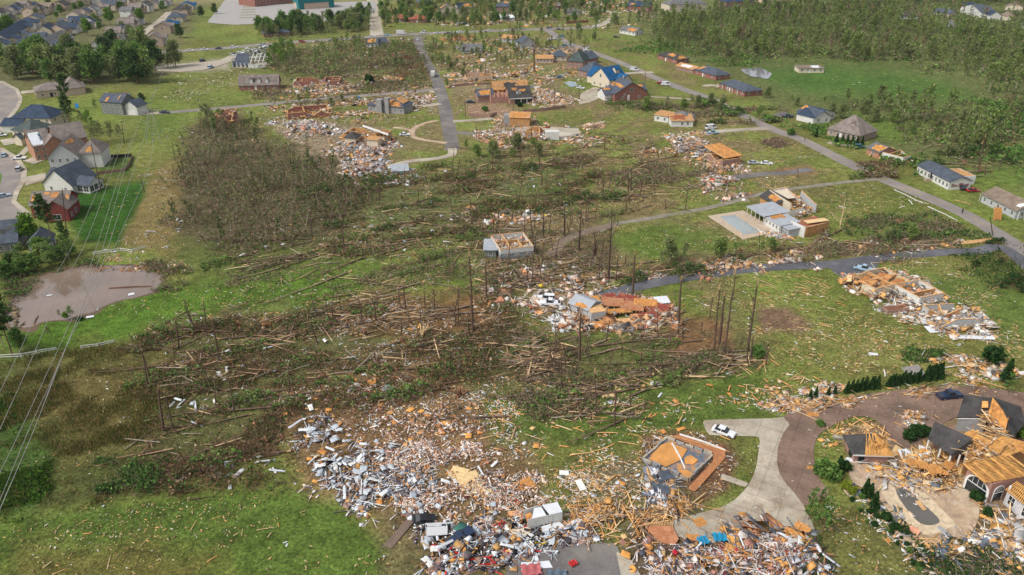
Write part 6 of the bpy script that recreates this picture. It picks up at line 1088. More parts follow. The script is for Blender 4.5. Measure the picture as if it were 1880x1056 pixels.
# bare and half-bare standing trees
BT = [treeproto('bare_tree', tree_soup(H_ * 1.15, sp * 1.05, nl, int(nlf * 1.7 + 60), .5, pl, int(tw_ * .6), ba, .17, bk, 60 + i, tw=.1)) for i, (H_, sp, nl, nlf, pl, tw_, ba, bk) in enumerate([(11, 2.6, 16, 200, 'spring', 260, .35, GRY), (9, 2.2, 12, 60, 'olive', 260, .3, BR2), (12, 2.8, 16, 260, 'spring', 240, .4, BR1), (8, 2.6, 14, 320, 'olive', 160, .25, GRY), (10, 1.6, 10, 30, 'brush', 160, .5, BR1), (9, 2.8, 16, 360, 'spring', 120, .2, BR1), (7, 2.4, 14, 380, 'olive', 120, .2, GRY)])]
FIELD = [(1385, 125), (1500, 118), (1640, 126), (1740, 148), (1795, 180), (1740, 192), (1620, 186), (1500, 180), (1420, 160)]
WOOD = [(1190, 58), (1260, 30), (1400, 20), (1560, 5), (1700, -6), (1900, -6), (1900, 290), (1840, 300), (1760, 290), (1680, 262), (1620, 215), (1540, 195), (1500, 186), (1560, 188), (1640, 205), (1760, 205), (1880, 190), (1800, 165), (1745, 135), (1640, 118), (1500, 110), (1390, 112), (1300, 108), (1215, 88)]
HSE = [[(1640, 15), (1880, 8), (1880, 60), (1700, 60), (1650, 45)]]
pts = sample(WOOD, 1150, avoid=[FIELD] + HSE, clump=.8); dist = np.hypot(pts[:, 0], pts[:, 1]); od = np.argsort(dist); pts = pts[od]; RS = []
for i, q in enumerate(pts):
    b = BT[random.choice([0, 0, 1, 2, 3, 5, 5, 5, 6, 6, 2])]; s = random.choice([random.uniform(.4, .8), random.uniform(.7, 1.3)]); rz = random.uniform(0, 6); tl = random.gauss(0, .13)
    if i < 170: b.put((q[0], q[1], 0), rz, s, "half-bare grey-green tree in the damaged woods on the upper right", 'tree', 'trees of the upper right woods', tilt=(tl, random.gauss(0, .13)))
    else: RS.append(xf(b.S, (q[0], q[1], 0), rz, s, tl, rz))
tag(soup('far_woods', cat(*RS), M_TWIG), "grey-green mass of woods filling the upper right beyond the field", 'woods', kind='stuff')
def undergrowth(name, px, n, size, pal, hmax, label, avoid=(), ntw=0, tl=1.6, clump=1.0, twp='brush', tw=.08, cat_='undergrowth'):
    "low leaves and twigs in uneven mounds"
    q = sample(px, n, avoid, clump, int(abs(px[0][1])) + 3); h = hmax * np.clip(vnoise(q[:, 0], q[:, 1], 6, 9) * 1.5 - .25, .06, 1.2); z = RNG.random(len(q)) ** .6 * h + .1; S = [leaves(np.concatenate([q, z[:, None]], 1), size, GP[pal] if isinstance(pal, str) else pal)]
    if ntw:
        q = sample(px, ntw, avoid, clump, int(abs(px[0][1])) + 3); h = hmax * np.clip(vnoise(q[:, 0], q[:, 1], 6, 9) * 1.4 - .2, .1, 1.2); a = np.concatenate([q, (RNG.random(len(q)) * h * .6 + .05)[:, None]], 1); d = unit(len(q)) * [1, 1, .6]; d[:, 2] = abs(d[:, 2]); S.append(sticks(a, a + d * RNG.uniform(.3, 1, (len(q), 1)) * tl, tw, GP[twp] if isinstance(twp, str) else twp))
    return tag(soup(name, cat(*S), M_TWIG), label, cat_, kind='stuff')
def mass(name, px, n, label, s=(.5, .95), avoid=(), protos=BT, kd='trees'):
    L_ = [xf(random.choice(protos).S, (q[0], q[1], 0), random.uniform(0, 6), random.uniform(*s), random.gauss(0, .12), random.uniform(0, 6)) for q in sample(px, n, avoid, .6, n)]
    tag(soup(name, cat(*L_), M_TWIG), label, kd, kind='stuff')
undergrowth('undergrowth', WOOD, 32000, 1.0, [(c, w_) for c, w_ in GP['olive'] + GP['mid'] + GP['spring'] + GP['dark'] + GP['brush'][:1]], 3.0, "olive undergrowth and fallen branches below the upper right woods", [FIELD], 7000, 3.0, tw=.12)
for px, n in (([(1300, 190), (1400, 215), (1500, 240), (1640, 290), (1700, 300), (1680, 325), (1600, 290), (1480, 235), (1330, 215)], 3000), ([(1130, 80), (1200, 70), (1380, 112), (1370, 125), (1240, 108), (1130, 96)], 3000), ([(1800, 190), (1900, 180), (1900, 330), (1830, 300), (1780, 250)], 4500)):
    undergrowth('undergrowth', px, n, .9, 'mid', 2.6, "shrubby growth along the " + {3000: "right-hand street" if px[0][0] == 1300 else "edge of the far field", 4500: "right edge of the woods"}[n], (), n // 3, 2.4)
def putmany(px, n, protos, label, cat_, group, s=(.7, 1.1), tl=.1, avoid=(), clump=.5, zs=1):
    for q in sample(px, n, avoid, clump, n):
        sc = random.uniform(*s); random.choice(protos).put((q[0], q[1], 0), random.uniform(0, 6), (sc, sc, sc * zs), label, cat_, group, tilt=(random.gauss(0, tl), random.gauss(0, tl)))
mass('yard_trees', [(470, 190), (560, 200), (800, 170), (1000, 100), (1090, 100), (1060, 60), (830, 70), (800, 160), (640, 190)], 130, "thin trees left standing between the wrecked yards", (.35, .7))
mass('top_edge_green_trees', [(690, 50), (690, 6), (770, -4), (1190, -6), (1190, 44), (1100, 52), (960, 46), (800, 48)], 200, "green trees among the wrecked houses along the top edge", (.35, .7), (), [TP['dark', 2], TP['dark', 3], TP['dark', 4], TP['thin', 1]])
mass('top_edge_trees', [(690, 55), (690, 10), (770, 0), (1140, 0), (1200, 20), (1190, 50), (1110, 60), (1100, 30), (1060, 44), (960, 50), (800, 52)], 270, "half-bare trees among the wrecked houses along the top edge")
putmany([(860, 150), (1000, 100), (1010, 60), (930, 66), (860, 70), (800, 80), (815, 150)], 24, BT, "storm-stripped tree between the wrecked houses north of the centre", 'tree', 'trees north of the centre', (.4, .8))
mass('corner_trees', [(1640, 18), (1880, 8), (1880, 66), (1700, 66), (1650, 50)], 70, "trees among the houses of the far upper right corner")
putmany([(470, 140), (500, 110), (620, 85), (720, 85), (790, 90), (800, 130), (740, 135), (640, 140), (560, 135)], 80, BT[:5], "stripped grey-brown tree in the tangled wood below the upper street", 'tree', 'trees of the tangled wood below the upper street', (.4, .9), .2)
undergrowth('tangled_wood', [(470, 140), (500, 95), (620, 80), (720, 80), (790, 85), (800, 135), (740, 150), (660, 145), (560, 140)], 13000, .8, GP['brush'] + GP['olive'][:2] + GP['mid'][:1], 4, "tangle of snapped trees and brush below the upper street", (), 9000, 3, tw=.12, cat_='brush')
undergrowth('orange_brush', [(680, 130), (700, 100), (760, 95), (800, 125), (790, 140), (740, 145)], 2500, .6, [((.35, .15, .08), 3), ((.25, .14, .08), 3), ((.1, .1, .04), 1)], 3, "reddish brown brush heap left of the central street", (), 2500, 2, cat_='brush')
tag(soup('bare_stems', cat(*[xf(random.choice(BT[1:5:3]).S, (q[0], q[1], 0), random.uniform(0, 6), random.uniform(.8, 1.4), random.gauss(0, .1), 0) for q in sample(WOOD, 130, [FIELD], .6, 4)]), M_TWIG), "tall bare stems standing out of the upper right woods", 'bare trees', kind='stuff')
undergrowth('grove_brush', [(470, 75), (480, 50), (560, 45), (640, 40), (672, 30), (675, 58), (600, 66), (520, 72)], 3500, .8, 'olive', 3, 'low brush under the grove above the upper street', (), 1500, 3, tw=.12)
# thicket of bare leaning saplings
TH = [treeproto('bare_sapling', tree_soup(11, 1.6, 9, [130, 0, 200, 30, 90][i], .42, ['olive', 'brush', 'dark', 'brush', 'olive'][i], 80, .3, .15, [(.34, .29, .22), (.11, .075, .055), BR2, (.42, .31, .2), (.1, .07, .05)][i], 90 + i, tw=.08)) for i in range(5)]
THICK = [(345, 300), (360, 235), (420, 225), (500, 262), (600, 300), (645, 350), (640, 430), (540, 440), (440, 448), (355, 440), (335, 400)]
putmany(THICK, 290, TH, "bare leaning sapling in the dense grey-brown thicket left of centre", 'sapling', 'saplings of the dense thicket', (.4, .95), .24, clump=.8)
undergrowth('thicket_brush', THICK, 9000, .55, GP['brush'][:3] + GP['olive'] + GP['olive'] + GP['dark'], 2.8, "dense grey-brown brush filling the thicket left of centre", (), 13000, 3.0, clump=.7, tw=.09, cat_='brush')
# standing snags placed by foot and top
SNB = (.115, .078, .058)
def snag(H_, seed, splinter=True, stubs=7, r0=.28, lean=.02):
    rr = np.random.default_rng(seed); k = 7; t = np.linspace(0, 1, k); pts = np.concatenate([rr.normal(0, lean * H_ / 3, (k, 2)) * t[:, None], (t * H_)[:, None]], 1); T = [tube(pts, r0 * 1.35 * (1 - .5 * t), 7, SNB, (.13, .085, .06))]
    for i in range(stubs): h = rr.uniform(.3, .98); p0 = np.array([np.interp(h, t, pts[:, j]) for j in range(3)]); az = rr.uniform(0, 6.3); ln = rr.uniform(.3, 1.6); d = np.array([math.cos(az), math.sin(az), rr.uniform(.1, .9)]); T.append(tube([p0, p0 + d * ln * .6, p0 + d * ln], [.09, .06, .03], 4, SNB))
    n = 9; a = np.tile(pts[-1], (n, 1)) - [0, 0, .3] + rr.normal(0, .06, (n, 3)); return cat(*T), sticks(a, a + np.stack([rr.normal(0, .2, n), rr.normal(0, .2, n), rr.uniform(.5, 1.5, n)], 1), .13, [((.6, .42, .23), 2), ((.5, .32, .15), 1)])
def mksnag(sn):
    r = empty('broken_pine'); soup('trunk', sn[0], M_BARK, r); soup('splintered_top', sn[1], M_BARK, r); return Proto(r, cat(*sn))
SN = [mksnag(snag(10, 100 + i, r0=[.22, .26, .18, .3][i])) for i in range(4)]
for a, b, w_ in [((1311, 643), (1315, 528), ""), ((1320, 632), (1329, 543), ""), ((1330, 650), (1348, 500), ""), ((1372, 645), (1390, 522), ""), ((1245, 592), (1249, 515), ""), ((1378, 657), (1382, 617), ""), ((1063, 664), (1066, 576), ""), ((1161, 543), (1165, 468), ""), ((1128, 783), (1128, 715), ""), ((1303, 583), (1309, 545), ""), ((868, 610), (860, 470), ""), ((690, 588), (688, 552), ""), ((798, 570), (796, 530), ""), ((780, 560), (778, 528), ""), ((745, 572), (740, 524), ""), ((842, 598), (840, 528), ""), ((893, 546), (892, 482), ""), ((632, 457), (624, 402), ""), ((573, 436), (571, 388), ""), ((704, 444), (699, 412), ""), ((769, 380), (768, 342), ""), ((995, 342), (993, 296), ""), ((1024, 345), (1023, 318), ""), ((1107, 360), (1106, 326), ""), ((1098, 342), (1097, 318), ""), ((1158, 350), (1158, 308), ""), ((1153, 350), (1151, 308), ""), ((1200, 346), (1200, 325), ""), ((1464, 327), (1463, 307), ""), ((1795, 318), (1797, 262), ""), ((1808, 322), (1808, 300), ""), ((982, 132), (979, 80), ""), ((1148, 548 - 60), (1150, 466), ""), ((1105, 500), (1102, 455), ""), ((1100, 512), (1098, 470), ""), ((700, 690), (690, 655), ""), ((380, 610), (377, 553), ""), ((402, 662), (394, 585), ""), ((329, 640), (327, 588), ""), ((300, 790), (300, 715), ""), ((318, 790), (305, 720), ""), ((1406, 668), (1412, 640), ""), ((1288, 612), (1288, 590), ""), ((1310, 258 + 60), (1310, 300), ""), ((603, 192), (602, 172), ""), ((560, 196), (560, 178), ""), ((1110, 276), (1111, 246), ""), ((946, 270), (944, 236), ""), ((976, 262), (974, 232), ""), ((875, 255), (873, 230), ""), ((1016, 700 - 50), (1014, 640), "")]:
    h, p = hgt(a, b); p2 = P(b[0], b[1], h); lean = math.atan2(p2.x - p.x, h); s = h / 10
    loc = "in the stand before the brown earth patch" if 1290 < a[0] < 1400 and a[1] > 560 else ("rising from the brown debris field" if a[0] < 900 and a[1] > 500 else ("in the centre wreckage" if a[1] > 430 else "in the upper wreckage"))
    SN[random.randrange(4)].put(p, random.uniform(0, .3), (min(.95, max(.6, s * .75)),) * 2 + (s,), "tall bare broken pine trunk " + loc, 'dead tree', 'broken pine trunks ' + loc, tilt=(0, lean * .5))
for px, n, lb in (([(300, 590), (600, 560), (900, 560), (900, 700), (640, 780), (420, 850), (300, 850)], 30, "among the flattened brown woods"), ([(650, 300), (1040, 290), (1200, 300), (1250, 380), (900, 480), (700, 450)], 52, "in the flattened woods across the centre"), ([(860, 400), (1130, 400), (1130, 520), (900, 540)], 44, "around the roofless grey box house"), ([(950, 620), (1400, 620), (1400, 700), (1100, 790), (960, 740)], 18, "in the fallen timber below the flattened house"), ([(760, 70), (1000, 60), (1200, 150), (1000, 260), (830, 300)], 26, "between the wrecked houses up the slope"), ([(1640, 200), (1880, 210), (1880, 340), (1700, 300)], 16, "in the shredded wood at the right edge")):
    for q in sample(px, n, (), .3, n): s = random.uniform(.25, .95) * (1.3 if 'right edge' in lb else 1); SN[random.randrange(4)].put((q[0], q[1], 0), random.uniform(0, 6), (.5, .5, s), "short snapped tree stump " + lb, 'snapped tree', 'snapped trees ' + lb, tilt=(random.gauss(0, .12), random.gauss(0, .12)))
for q in sample([(352, 240), (372, 215), (410, 222), (420, 250), (380, 262)], 16): TP['thin', random.choice([0, 1, 3])].put((q[0], q[1], 0), random.uniform(0, 6), random.uniform(.4, .7), "small greenish tree at the upper tip of the thicket", 'tree', 'trees at the upper tip of the thicket')
for px, n, lb in (([(835, 275), (1000, 265), (1020, 290), (860, 300)], 14, "below the ruins north of the centre"), ([(1090, 190), (1330, 190), (1400, 215), (1180, 215)], 14, "along the gap in the right-hand street"), ([(1380, 95), (1400, 115), (1340, 130), (1210, 90), (1120, 78)], 16, "along the near edge of the far woods"), ([(1300, 172), (1480, 180), (1640, 215), (1660, 260), (1500, 200)], 22, "between the far field and the street"), ([(1190, 478), (1350, 462), (1560, 446), (1700, 435), (1600, 456), (1200, 492)], 12, "on the bank above the dark lane")):
    putmany(px, n, [TP['dark', 3], TP['thin', 0], TP['thin', 1], TP['dark', 4]], "small surviving green tree " + lb, 'tree', 'surviving green trees ' + lb, (.25, .5), .15)
# big forked bare trees in the centre
FK = [treeproto('forked_tree', tree_soup(12, 3.6, 9, 20, .4, 'olive', 60, .35, .42, (.075, .05, .04), 300 + i, tw=.12, lean=.07)) for i in range(2)]
for a, b, l in [((1036, 434), (1034, 370), "twin-stemmed bare tree left of the forked one, centre"), ((1063, 460), (1062, 385), "forked bare tree with a curved top beside the track, centre"), ((1117, 515), (1130, 388), "tall crooked bare tree right of the forked one, centre"), ((1093, 472), (1100, 430), "short crooked bare tree between two taller ones, centre"), ((998, 435), (994, 390), "stripped pale tree above the roofless box house")]:
    h, p = hgt(a, b); FK[random.randrange(2)].put(p, random.uniform(0, 6), (.8, .8, h / 12), l, 'bare tree')
PT = treeproto('shredded_tree', tree_soup(9, 4.2, 11, 0, .4, 'olive', 120, .05, .2, PALE, 333, twpal=[(PALE, 1), ((.4, .3, .2), 1)], tw=.09)); PT.root.name = 'shredded_tree'; PT.put(P(1542, 417), 0, 1.05, "pale stripped tree with fanned branches beside the house with the pool", 'bare tree')
pr = empty('splintered_stump', P(775, 618), 0, "pale splintered tree stump with blades of fresh wood in the brown debris", 'stump'); a = np.zeros((14, 3)); a[:, 2] = .2; b = np.stack([RNG.normal(.2, .9, 14), RNG.normal(0, .6, 14), RNG.uniform(1.5, 3.2, 14)], 1); soup('splinters', sticks(a, b, .22, [((.68, .5, .26), 1)]), M_BARK, pr); soup('snapped_base', tube([(0, 0, 0), (0, 0, .5), (.05, 0, .9)], [.35, .3, .2], 8, PALE), M_BARK, pr)
# fallen trees
def fallen(L_, sp, nl, nlf, pal, ntw, seed, r0, root):
    T, C = tree_soup(L_, sp, nl, nlf, .45, pal, ntw, .4, r0 * 1.1, (.15, .1, .07) if seed % 2 else (.24, .17, .12), seed, twpal='warm', tw=.09); out = []
    for S in (T, C):
        V, Q, C_ = S; V = np.stack([V[:, 2], V[:, 1], V[:, 0]], 1); V[:, 2] = np.where(V[:, 2] < 0, V[:, 2] * -.3, V[:, 2] * .6) + r0; out.append((V, Q, C_))
    n = 16; a = np.zeros((n, 3)) + [0, 0, r0]; d = RNG.normal(0, 1, (n, 3)) * [.25, 1, .8]; d[:, 2] = abs(d[:, 2]); d = d / np.linalg.norm(d, axis=1)[:, None]; ln = 1.3 if root else .9
    e = sticks(a - [0.1, 0, 0], a + (d if root else d * .3 - [1, 0, 0]) * ln, .2 if root else .13, [((.3, .15, .08), 2), ((.2, .11, .07), 1)] if root else [((.66, .46, .24), 1)])
    r = empty('fallen_tree'); soup('trunk', out[0], M_BARK, r); soup('crown', out[1], M_TWIG, r); soup('root_plate' if root else 'splintered_end', e, M_BARK, r); return Proto(r)
FT = [fallen(15, 3.2, 14, 260, 'mid', 170, 401, .28, 0), fallen(12, 2.6, 12, 60, 'olive', 220, 402, .24, 0), fallen(17, 2.2, 12, 30, 'brush', 120, 403, .26, 0), fallen(13, 3.2, 14, 420, 'dark', 120, 404, .3, 1), fallen(10, 2.4, 10, 0, 'brush', 220, 405, .2, 1), fallen(14, .5, 4, 0, 'olive', 10, 406, .27, 0)]
for i, (a, b, k, l) in enumerate([((636, 503), (480, 562), 5, "long fallen log slanting across the green slope, left of centre"), ((772, 521), (680, 545), 5, "shorter fallen log right of the long slanting one"), ((860, 563), (700, 604), 5, "dark log in the brown debris field"), ((880, 575), (740, 582), 5, "second dark log lying level in the brown debris field"), ((575, 462), (450, 500), 1, "fallen trunk with brush on the green slope"), ((780, 441), (620, 466), 1, "fallen trunk with pale snapped end above the green slope"), ((855, 462), (700, 498), 2, "long fallen trunk left of the roofless box house"),
    ((1370, 655), (1180, 645), 5, "straight log, upper of the parallel logs before the pine stand"), ((1375, 664), (1200, 655), 5, "straight log, middle of the parallel logs before the pine stand"), ((1360, 672), (1170, 668), 5, "straight log, lower of the parallel logs before the pine stand"), ((1135, 641), (1060, 660), 5, "snapped log with bright end above the central lawn"), ((1045, 663), (940, 690), 2, "long thin fallen trunk at the left of the central lawn"), ((1190, 690), (1050, 705), 1, "fallen tree with splintered end on the central lawn"), ((1130, 720), (990, 745), 0, "leafy fallen tree across the central lawn"), ((1165, 762), (1020, 757), 2, "dark fallen trunk low on the central lawn"), ((1240, 678), (1130, 684), 2, "fallen trunk right of centre under white scraps"),
    ((1652, 412), (1762, 420), 4, "uprooted tree with root plate pointing to the street, right"), ((1620, 312), (1585, 322), 3, "fallen tree top across the street beside the walkers"), ((1690, 430), (1610, 440), 3, "low fallen tree before the lane bank, right"), ((1555, 418), (1500, 445), 2, "pale fallen limb below the pool house wreck"), ((845, 725), (700, 680), 4, "brushy fallen tree above the pale grey sheet"), ((740, 880), (640, 838), 2, "thin fallen trunk buried in the white rubble"), ((1385, 180 + 20), (1340, 212), 3, "fallen green tree across the gap in the right-hand street"), ((1240, 288), (1160, 305), 4, "brown brush tree lying on the lawn above the lane"), ((1600, 300 + 20), (1560, 330), 0, "leafy crown beside the lane junction")]):
    p, q = P(*a), P(*b); L0 = [15, 12, 17, 13, 10, 14][k]; FT[k].put(p, math.atan2(q.y - p.y, q.x - p.x), ((q - p).length / L0, 1.25, 1.25), l, 'fallen tree')
ZF = [([(310, 600), (600, 570), (900, 560), (930, 700), (640, 780), (420, 880), (310, 880)], 70, [0, 1, 2, 4, 4], "in the flattened brown woods left of the rubble"), ([(650, 340), (860, 300), (1100, 300), (1260, 380), (1000, 420), (880, 470), (650, 460)], 70, [0, 1, 2, 3, 2], "in the flattened woods across the centre"), ([(400, 440), (860, 440), (880, 520), (640, 520), (400, 520)], 22, [1, 2, 5, 0], "on the green slope left of the box house"), ([(870, 480), (1120, 430), (1140, 520), (960, 540)], 16, [1, 2, 5], "around the roofless grey box house"), ([(950, 610), (1400, 640), (1400, 690), (1200, 700), (1150, 780), (950, 760)], 36, [0, 1, 2, 5, 2], "on the lawn below the flattened house"), ([(1200, 490), (1560, 440), (1740, 440), (1740, 455), (1400, 480), (1200, 505)], 20, [1, 3, 4], "along the bank above the dark lane"), ([(1640, 215), (1880, 220), (1880, 340), (1700, 300)], 26, [0, 2, 3, 1], "in the shredded wood at the right edge"), ([(1320, 190), (1440, 210), (1440, 232), (1340, 220)], 10, [3, 0, 4], "beside the right-hand street"), ([(490, 150), (700, 160), (790, 140), (800, 160), (640, 185), (480, 190)], 20, [4, 1, 2], "along the upper lane"), ([(860, 270), (1240, 250), (1240, 300), (880, 300)], 22, [4, 2, 1], "below the ruins north of centre"), ([(620, 280), (640, 340), (800, 340), (790, 300)], 6, [1, 2], "by the looping drive")]
for px, n, ks, lb in ZF:
    n = int(n * .84)
    for q in sample(px, n, (), .3, n + 3): FT[random.choice(ks)].put((q[0], q[1], 0), random.choice([R(205), R(200), R(188), R(212)]) + random.gauss(0, .28) + (math.pi if random.random() < .15 else 0), random.uniform(.7, 1.25), "fallen stripped tree lying " + lb, 'fallen tree', 'fallen trees ' + lb, tilt=(0, -random.uniform(0, .05)))
# brush masses lying on the ground
BG = GP['brush'] + GP['mid'] + GP['dark'][:1]
for px, n, pal, hm, lab, ntw in [
    ([(300, 620), (420, 580), (640, 560), (930, 560), (940, 700), (820, 740), (640, 790), (480, 860), (300, 900), (290, 760)], 7000, GP['dark'] + GP['dark'] + GP['mid'][:1] + GP['warm'][:2], 1.3, "brown branches and green sprays matted over the flattened woods", 15000),
    ([(270, 620), (430, 590), (540, 760), (480, 890), (290, 890)], 4500, GP['dark'] + GP['dark'] + GP['mid'][:1] + GP['warm'][:2], 1.4, "dark matted boughs at the left side of the flattened woods", 9000),
    ([(640, 340), (860, 300), (1080, 290), (1100, 390), (900, 430), (880, 470), (640, 450)], 6000, GP['dark'] + GP['mid'] + GP['brush'][:1], 1.5, "green and brown branches matted across the centre", 12000),
    ([(860, 430), (1120, 420), (1130, 530), (900, 545)], 2600, BG, 1.0, "branches matted around the roofless box house", 5000), ([(390, 440), (860, 445), (880, 530), (640, 545), (400, 530)], 3200, BG, .7, "branches scattered over the green slope", 4200),
    ([(950, 620), (1400, 640), (1400, 680), (1200, 700), (1140, 770), (950, 770)], 4600, GP['mid'] + GP['dark'] + GP['brush'][:2], .9, "green sprays and twigs under the fallen timber of the central lawn", 7000),
    ([(1180, 500), (1400, 470), (1560, 430), (1740, 435), (1740, 458), (1540, 478), (1300, 496), (1190, 510)], 4200, GP['brush'] + GP['mid'] + GP['olive'], 1.8, "brush bank along the upper side of the dark lane", 6000),
    ([(1560, 400), (1700, 395), (1780, 410), (1800, 440), (1640, 445), (1560, 430)], 3200, GP['dark'] + GP['mid'], 1.8, "dark green fallen foliage above the lane bank", 2500), ([(1750, 455), (1900, 450), (1900, 545), (1820, 530), (1755, 485)], 7000, GP['deep'] + GP['dark'][:1], 2.4, "very dark green fallen conifer boughs at the right edge", 2500),
    ([(180, 850), (280, 840), (330, 880), (280, 910), (180, 905)], 2400, GP['mid'] + GP['dark'], 1.6, "green fallen boughs at the left end of the brown debris", 1200), ([(260, 860), (420, 800), (560, 850), (560, 900), (400, 915), (250, 910)], 1500, GP['brush'] + GP['dark'], 1.3, "snapped branches along the lower edge of the brown debris", 5200),
    ([(1240, 300), (1380, 320), (1330, 345), (1180, 345), (1080, 330)], 2400, GP['brush'] + GP['mid'], 1.4, "brush along the lane below the leaning wreck", 3600), ([(1110, 180), (1230, 195), (1240, 205), (1110, 205)], 1600, GP['mid'] + GP['dark'], 2, "low fallen boughs below the dark red brick house", 600), ([(1190, 190), (1440, 200), (1450, 230), (1280, 228), (1180, 205)], 4200, GP['olive'] + GP['brush'], 2, "fallen boughs burying the gap in the right-hand street", 3200),
    ([(1570, 300), (1640, 300), (1640, 330), (1580, 325)], 1500, GP['brush'] + GP['olive'], 2.4, "broken crown lying over the street by the walkers", 2000), ([(1400, 265), (1440, 250), (1470, 262), (1430, 275)], 700, GP['brush'], 1.6, "grey brush heap on the lawn left of the right-hand street", 900), ([(480, 170), (700, 150), (790, 150), (780, 185), (620, 195), (480, 205)], 2600, GP['brush'] + GP['dark'], 1.6, "brush strewn along the upper lane", 3000),
    ([(0, 740), (50, 760), (80, 880), (40, 950), (-60, 950), (-60, 730)], 7000, [((.06, .13, .018), 3), ((.09, .18, .02), 2), ((.035, .08, .015), 2)], .9, "low bright green scrub in the lower left corner", 300), ([(270, 480), (350, 500), (340, 530), (300, 545), (275, 530)], 1400, GP['mid'] + GP['brush'], 1.2, "green brush at the right end of the pond", 900), ([(0, 470), (60, 460), (180, 470), (180, 490), (60, 505), (20, 560), (0, 590)], 4200, GP['dark'] + GP['mid'] + GP['brush'][:1], 2.2, "dark green scrub on the far bank of the pond", 1500),
    ([(1540, 180), (1700, 195), (1780, 230), (1700, 262), (1600, 235)], 2600, GP['olive'] + GP['mid'], 1.6, "shrubs between the green field and the street", 1600), ([(1650, 640), (1700, 632), (1740, 655), (1700, 672), (1655, 665)], 1500, GP['deep'] + GP['mid'], 1.7, "dark green rounded scrub above the hedge on the right lawn", 200), ([(1500, 990), (1600, 950), (1640, 985), (1700, 1056), (1560, 1056)], 0, GP['mid'], 1, "", 0),
    ([(1640, 945), (1700, 1000), (1880, 1000), (1880, 1090), (1740, 1090)], 2800, GP['deep'] + GP['dark'] + [((.1, .11, .14), 2)], .8, "dark shrubs and slate scraps at the lower right corner", 900), ([(1440, 980), (1500, 990), (1540, 1056), (1480, 1075)], 900, GP['dark'], .9, "fallen dark green boughs beside the lower wreckage", 300)]:
    if n: undergrowth('brush', px, n, .42 if px[0][1] > 400 else .62, pal, hm, lab, (), ntw, 2.4 if px[0][1] > 400 else 3.0, 1.5, tw=.055 if px[0][1] > 400 else .09, twp='warm' if n in (7000, 6000, 1500, 4500) else 'brush', cat_='brush')
# limbs and thin trunks too many to count lying all one way
for px, n, lb in (([(280, 600), (600, 560), (930, 550), (950, 700), (760, 760), (560, 800), (480, 880), (290, 890)], 950, "the flattened brown woods"), ([(630, 340), (860, 290), (1200, 290), (1280, 370), (1100, 400), (900, 470), (640, 460)], 1000, "the flattened woods across the centre"), ([(870, 420), (1130, 420), (1140, 530), (880, 560)], 420, "the ground around the roofless box house"), ([(940, 600), (1400, 620), (1400, 685), (1190, 700), (1120, 780), (940, 770)], 620, "the lawn below the flattened house"), ([(400, 440), (860, 440), (880, 530), (420, 530)], 220, "the green slope"), ([(480, 110), (620, 85), (790, 90), (800, 140), (500, 145)], 420, "the tangled wood below the upper street"), ([(1190, 490), (1560, 440), (1740, 440), (1740, 458), (1200, 508)], 320, "the bank above the dark lane"), ([(1640, 210), (1880, 215), (1880, 340), (1700, 300)], 260, "the shredded wood at the right edge"), ([(860, 255), (1360, 245), (1400, 330), (1100, 330), (900, 300)], 360, "the yards above the lane")):
    q = sample(px, n, (), 1.1, n); k = len(q); ln = 1 + 7.5 * RNG.random(k) ** 3.2; d = np.stack([ln, .05 + .02 * ln + RNG.random(k) * .05, .08 + .01 * ln], 1)
    S = boxes(np.concatenate([q, RNG.uniform(.15, .9, (k, 1))], 1), d, rots(RNG.choice([R(22), R(10), R(-12), R(100)], k, p=[.35, .25, .2, .2]) + RNG.normal(0, .45, k), RNG.normal(0, .09, k), RNG.normal(0, .4, k)), mixc([((.32, .2, .12), 3), ((.46, .31, .18), 2), ((.13, .09, .06), 2.5), ((.64, .46, .26), 1.4), ((.3, .25, .19), 2)], k, .2), .25)
    tag(soup('fallen_limbs', S, M_BARK), "stripped limbs and thin trunks strewn over " + lb, 'fallen limbs', kind='stuff')
# dry meadow grass
q = sample([(0, 660), (295, 635), (330, 740), (300, 870), (200, 920), (0, 940), (-40, 760)], 20000, (), 1.2, 5); a = np.concatenate([q, q[:, :1] * 0], 1); tag(soup('dry_grass', sticks(a, a + np.stack([RNG.normal(0, .12, len(q)), RNG.normal(0, .12, len(q)), RNG.uniform(.3, .8, len(q))], 1), .09, [((.36, .23, .1), 2), ((.24, .16, .07), 2), ((.12, .15, .035), 4), ((.07, .1, .025), 3)]), M_TWIG), "dry orange-brown grass standing in the meadow under the power lines", 'dry grass', kind='stuff')
# clipped cones, hedges, young pines
def cone(H_, r_, pal, seed, n=420, sz=.28): rr = np.random.default_rng(seed); h = rr.random(n) ** 1.3; az = rr.uniform(0, 6.28, n); rad = r_ * (1 - h * .92) * rr.uniform(.55, 1.05, n); return tube([(0, 0, 0), (0, 0, H_ * .5), (0, 0, H_ * .95)], [.09, .06, .02], 5, BR1), leaves(np.stack([np.cos(az) * rad, np.sin(az) * rad, .1 + h * H_], 1), sz, GP[pal])
CN_ = [treeproto('arborvitae', cone(2.9, .75, 'deep', 500 + i)) for i in range(2)]
hx = [1487, 1497, 1520, 1532, 1554, 1563, 1571, 1580, 1588, 1598, 1602, 1610, 1631, 1636, 1641, 1647, 1653, 1658, 1663, 1668, 1675, 1680, 1686, 1700, 1706, 1712, 1719, 1725]
for i, x in enumerate(hx): CN_[i % 2].put(P(x, 731 - (x - 1487) * .155 + random.uniform(-1, 1)), 0, random.uniform(.85, 1.1) * (1.25 if x > 1695 else (.8 if x < 1540 else 1)), "dark green conical shrub in the hedge row along the paver drive", 'shrub', 'conical shrubs of the hedge row')
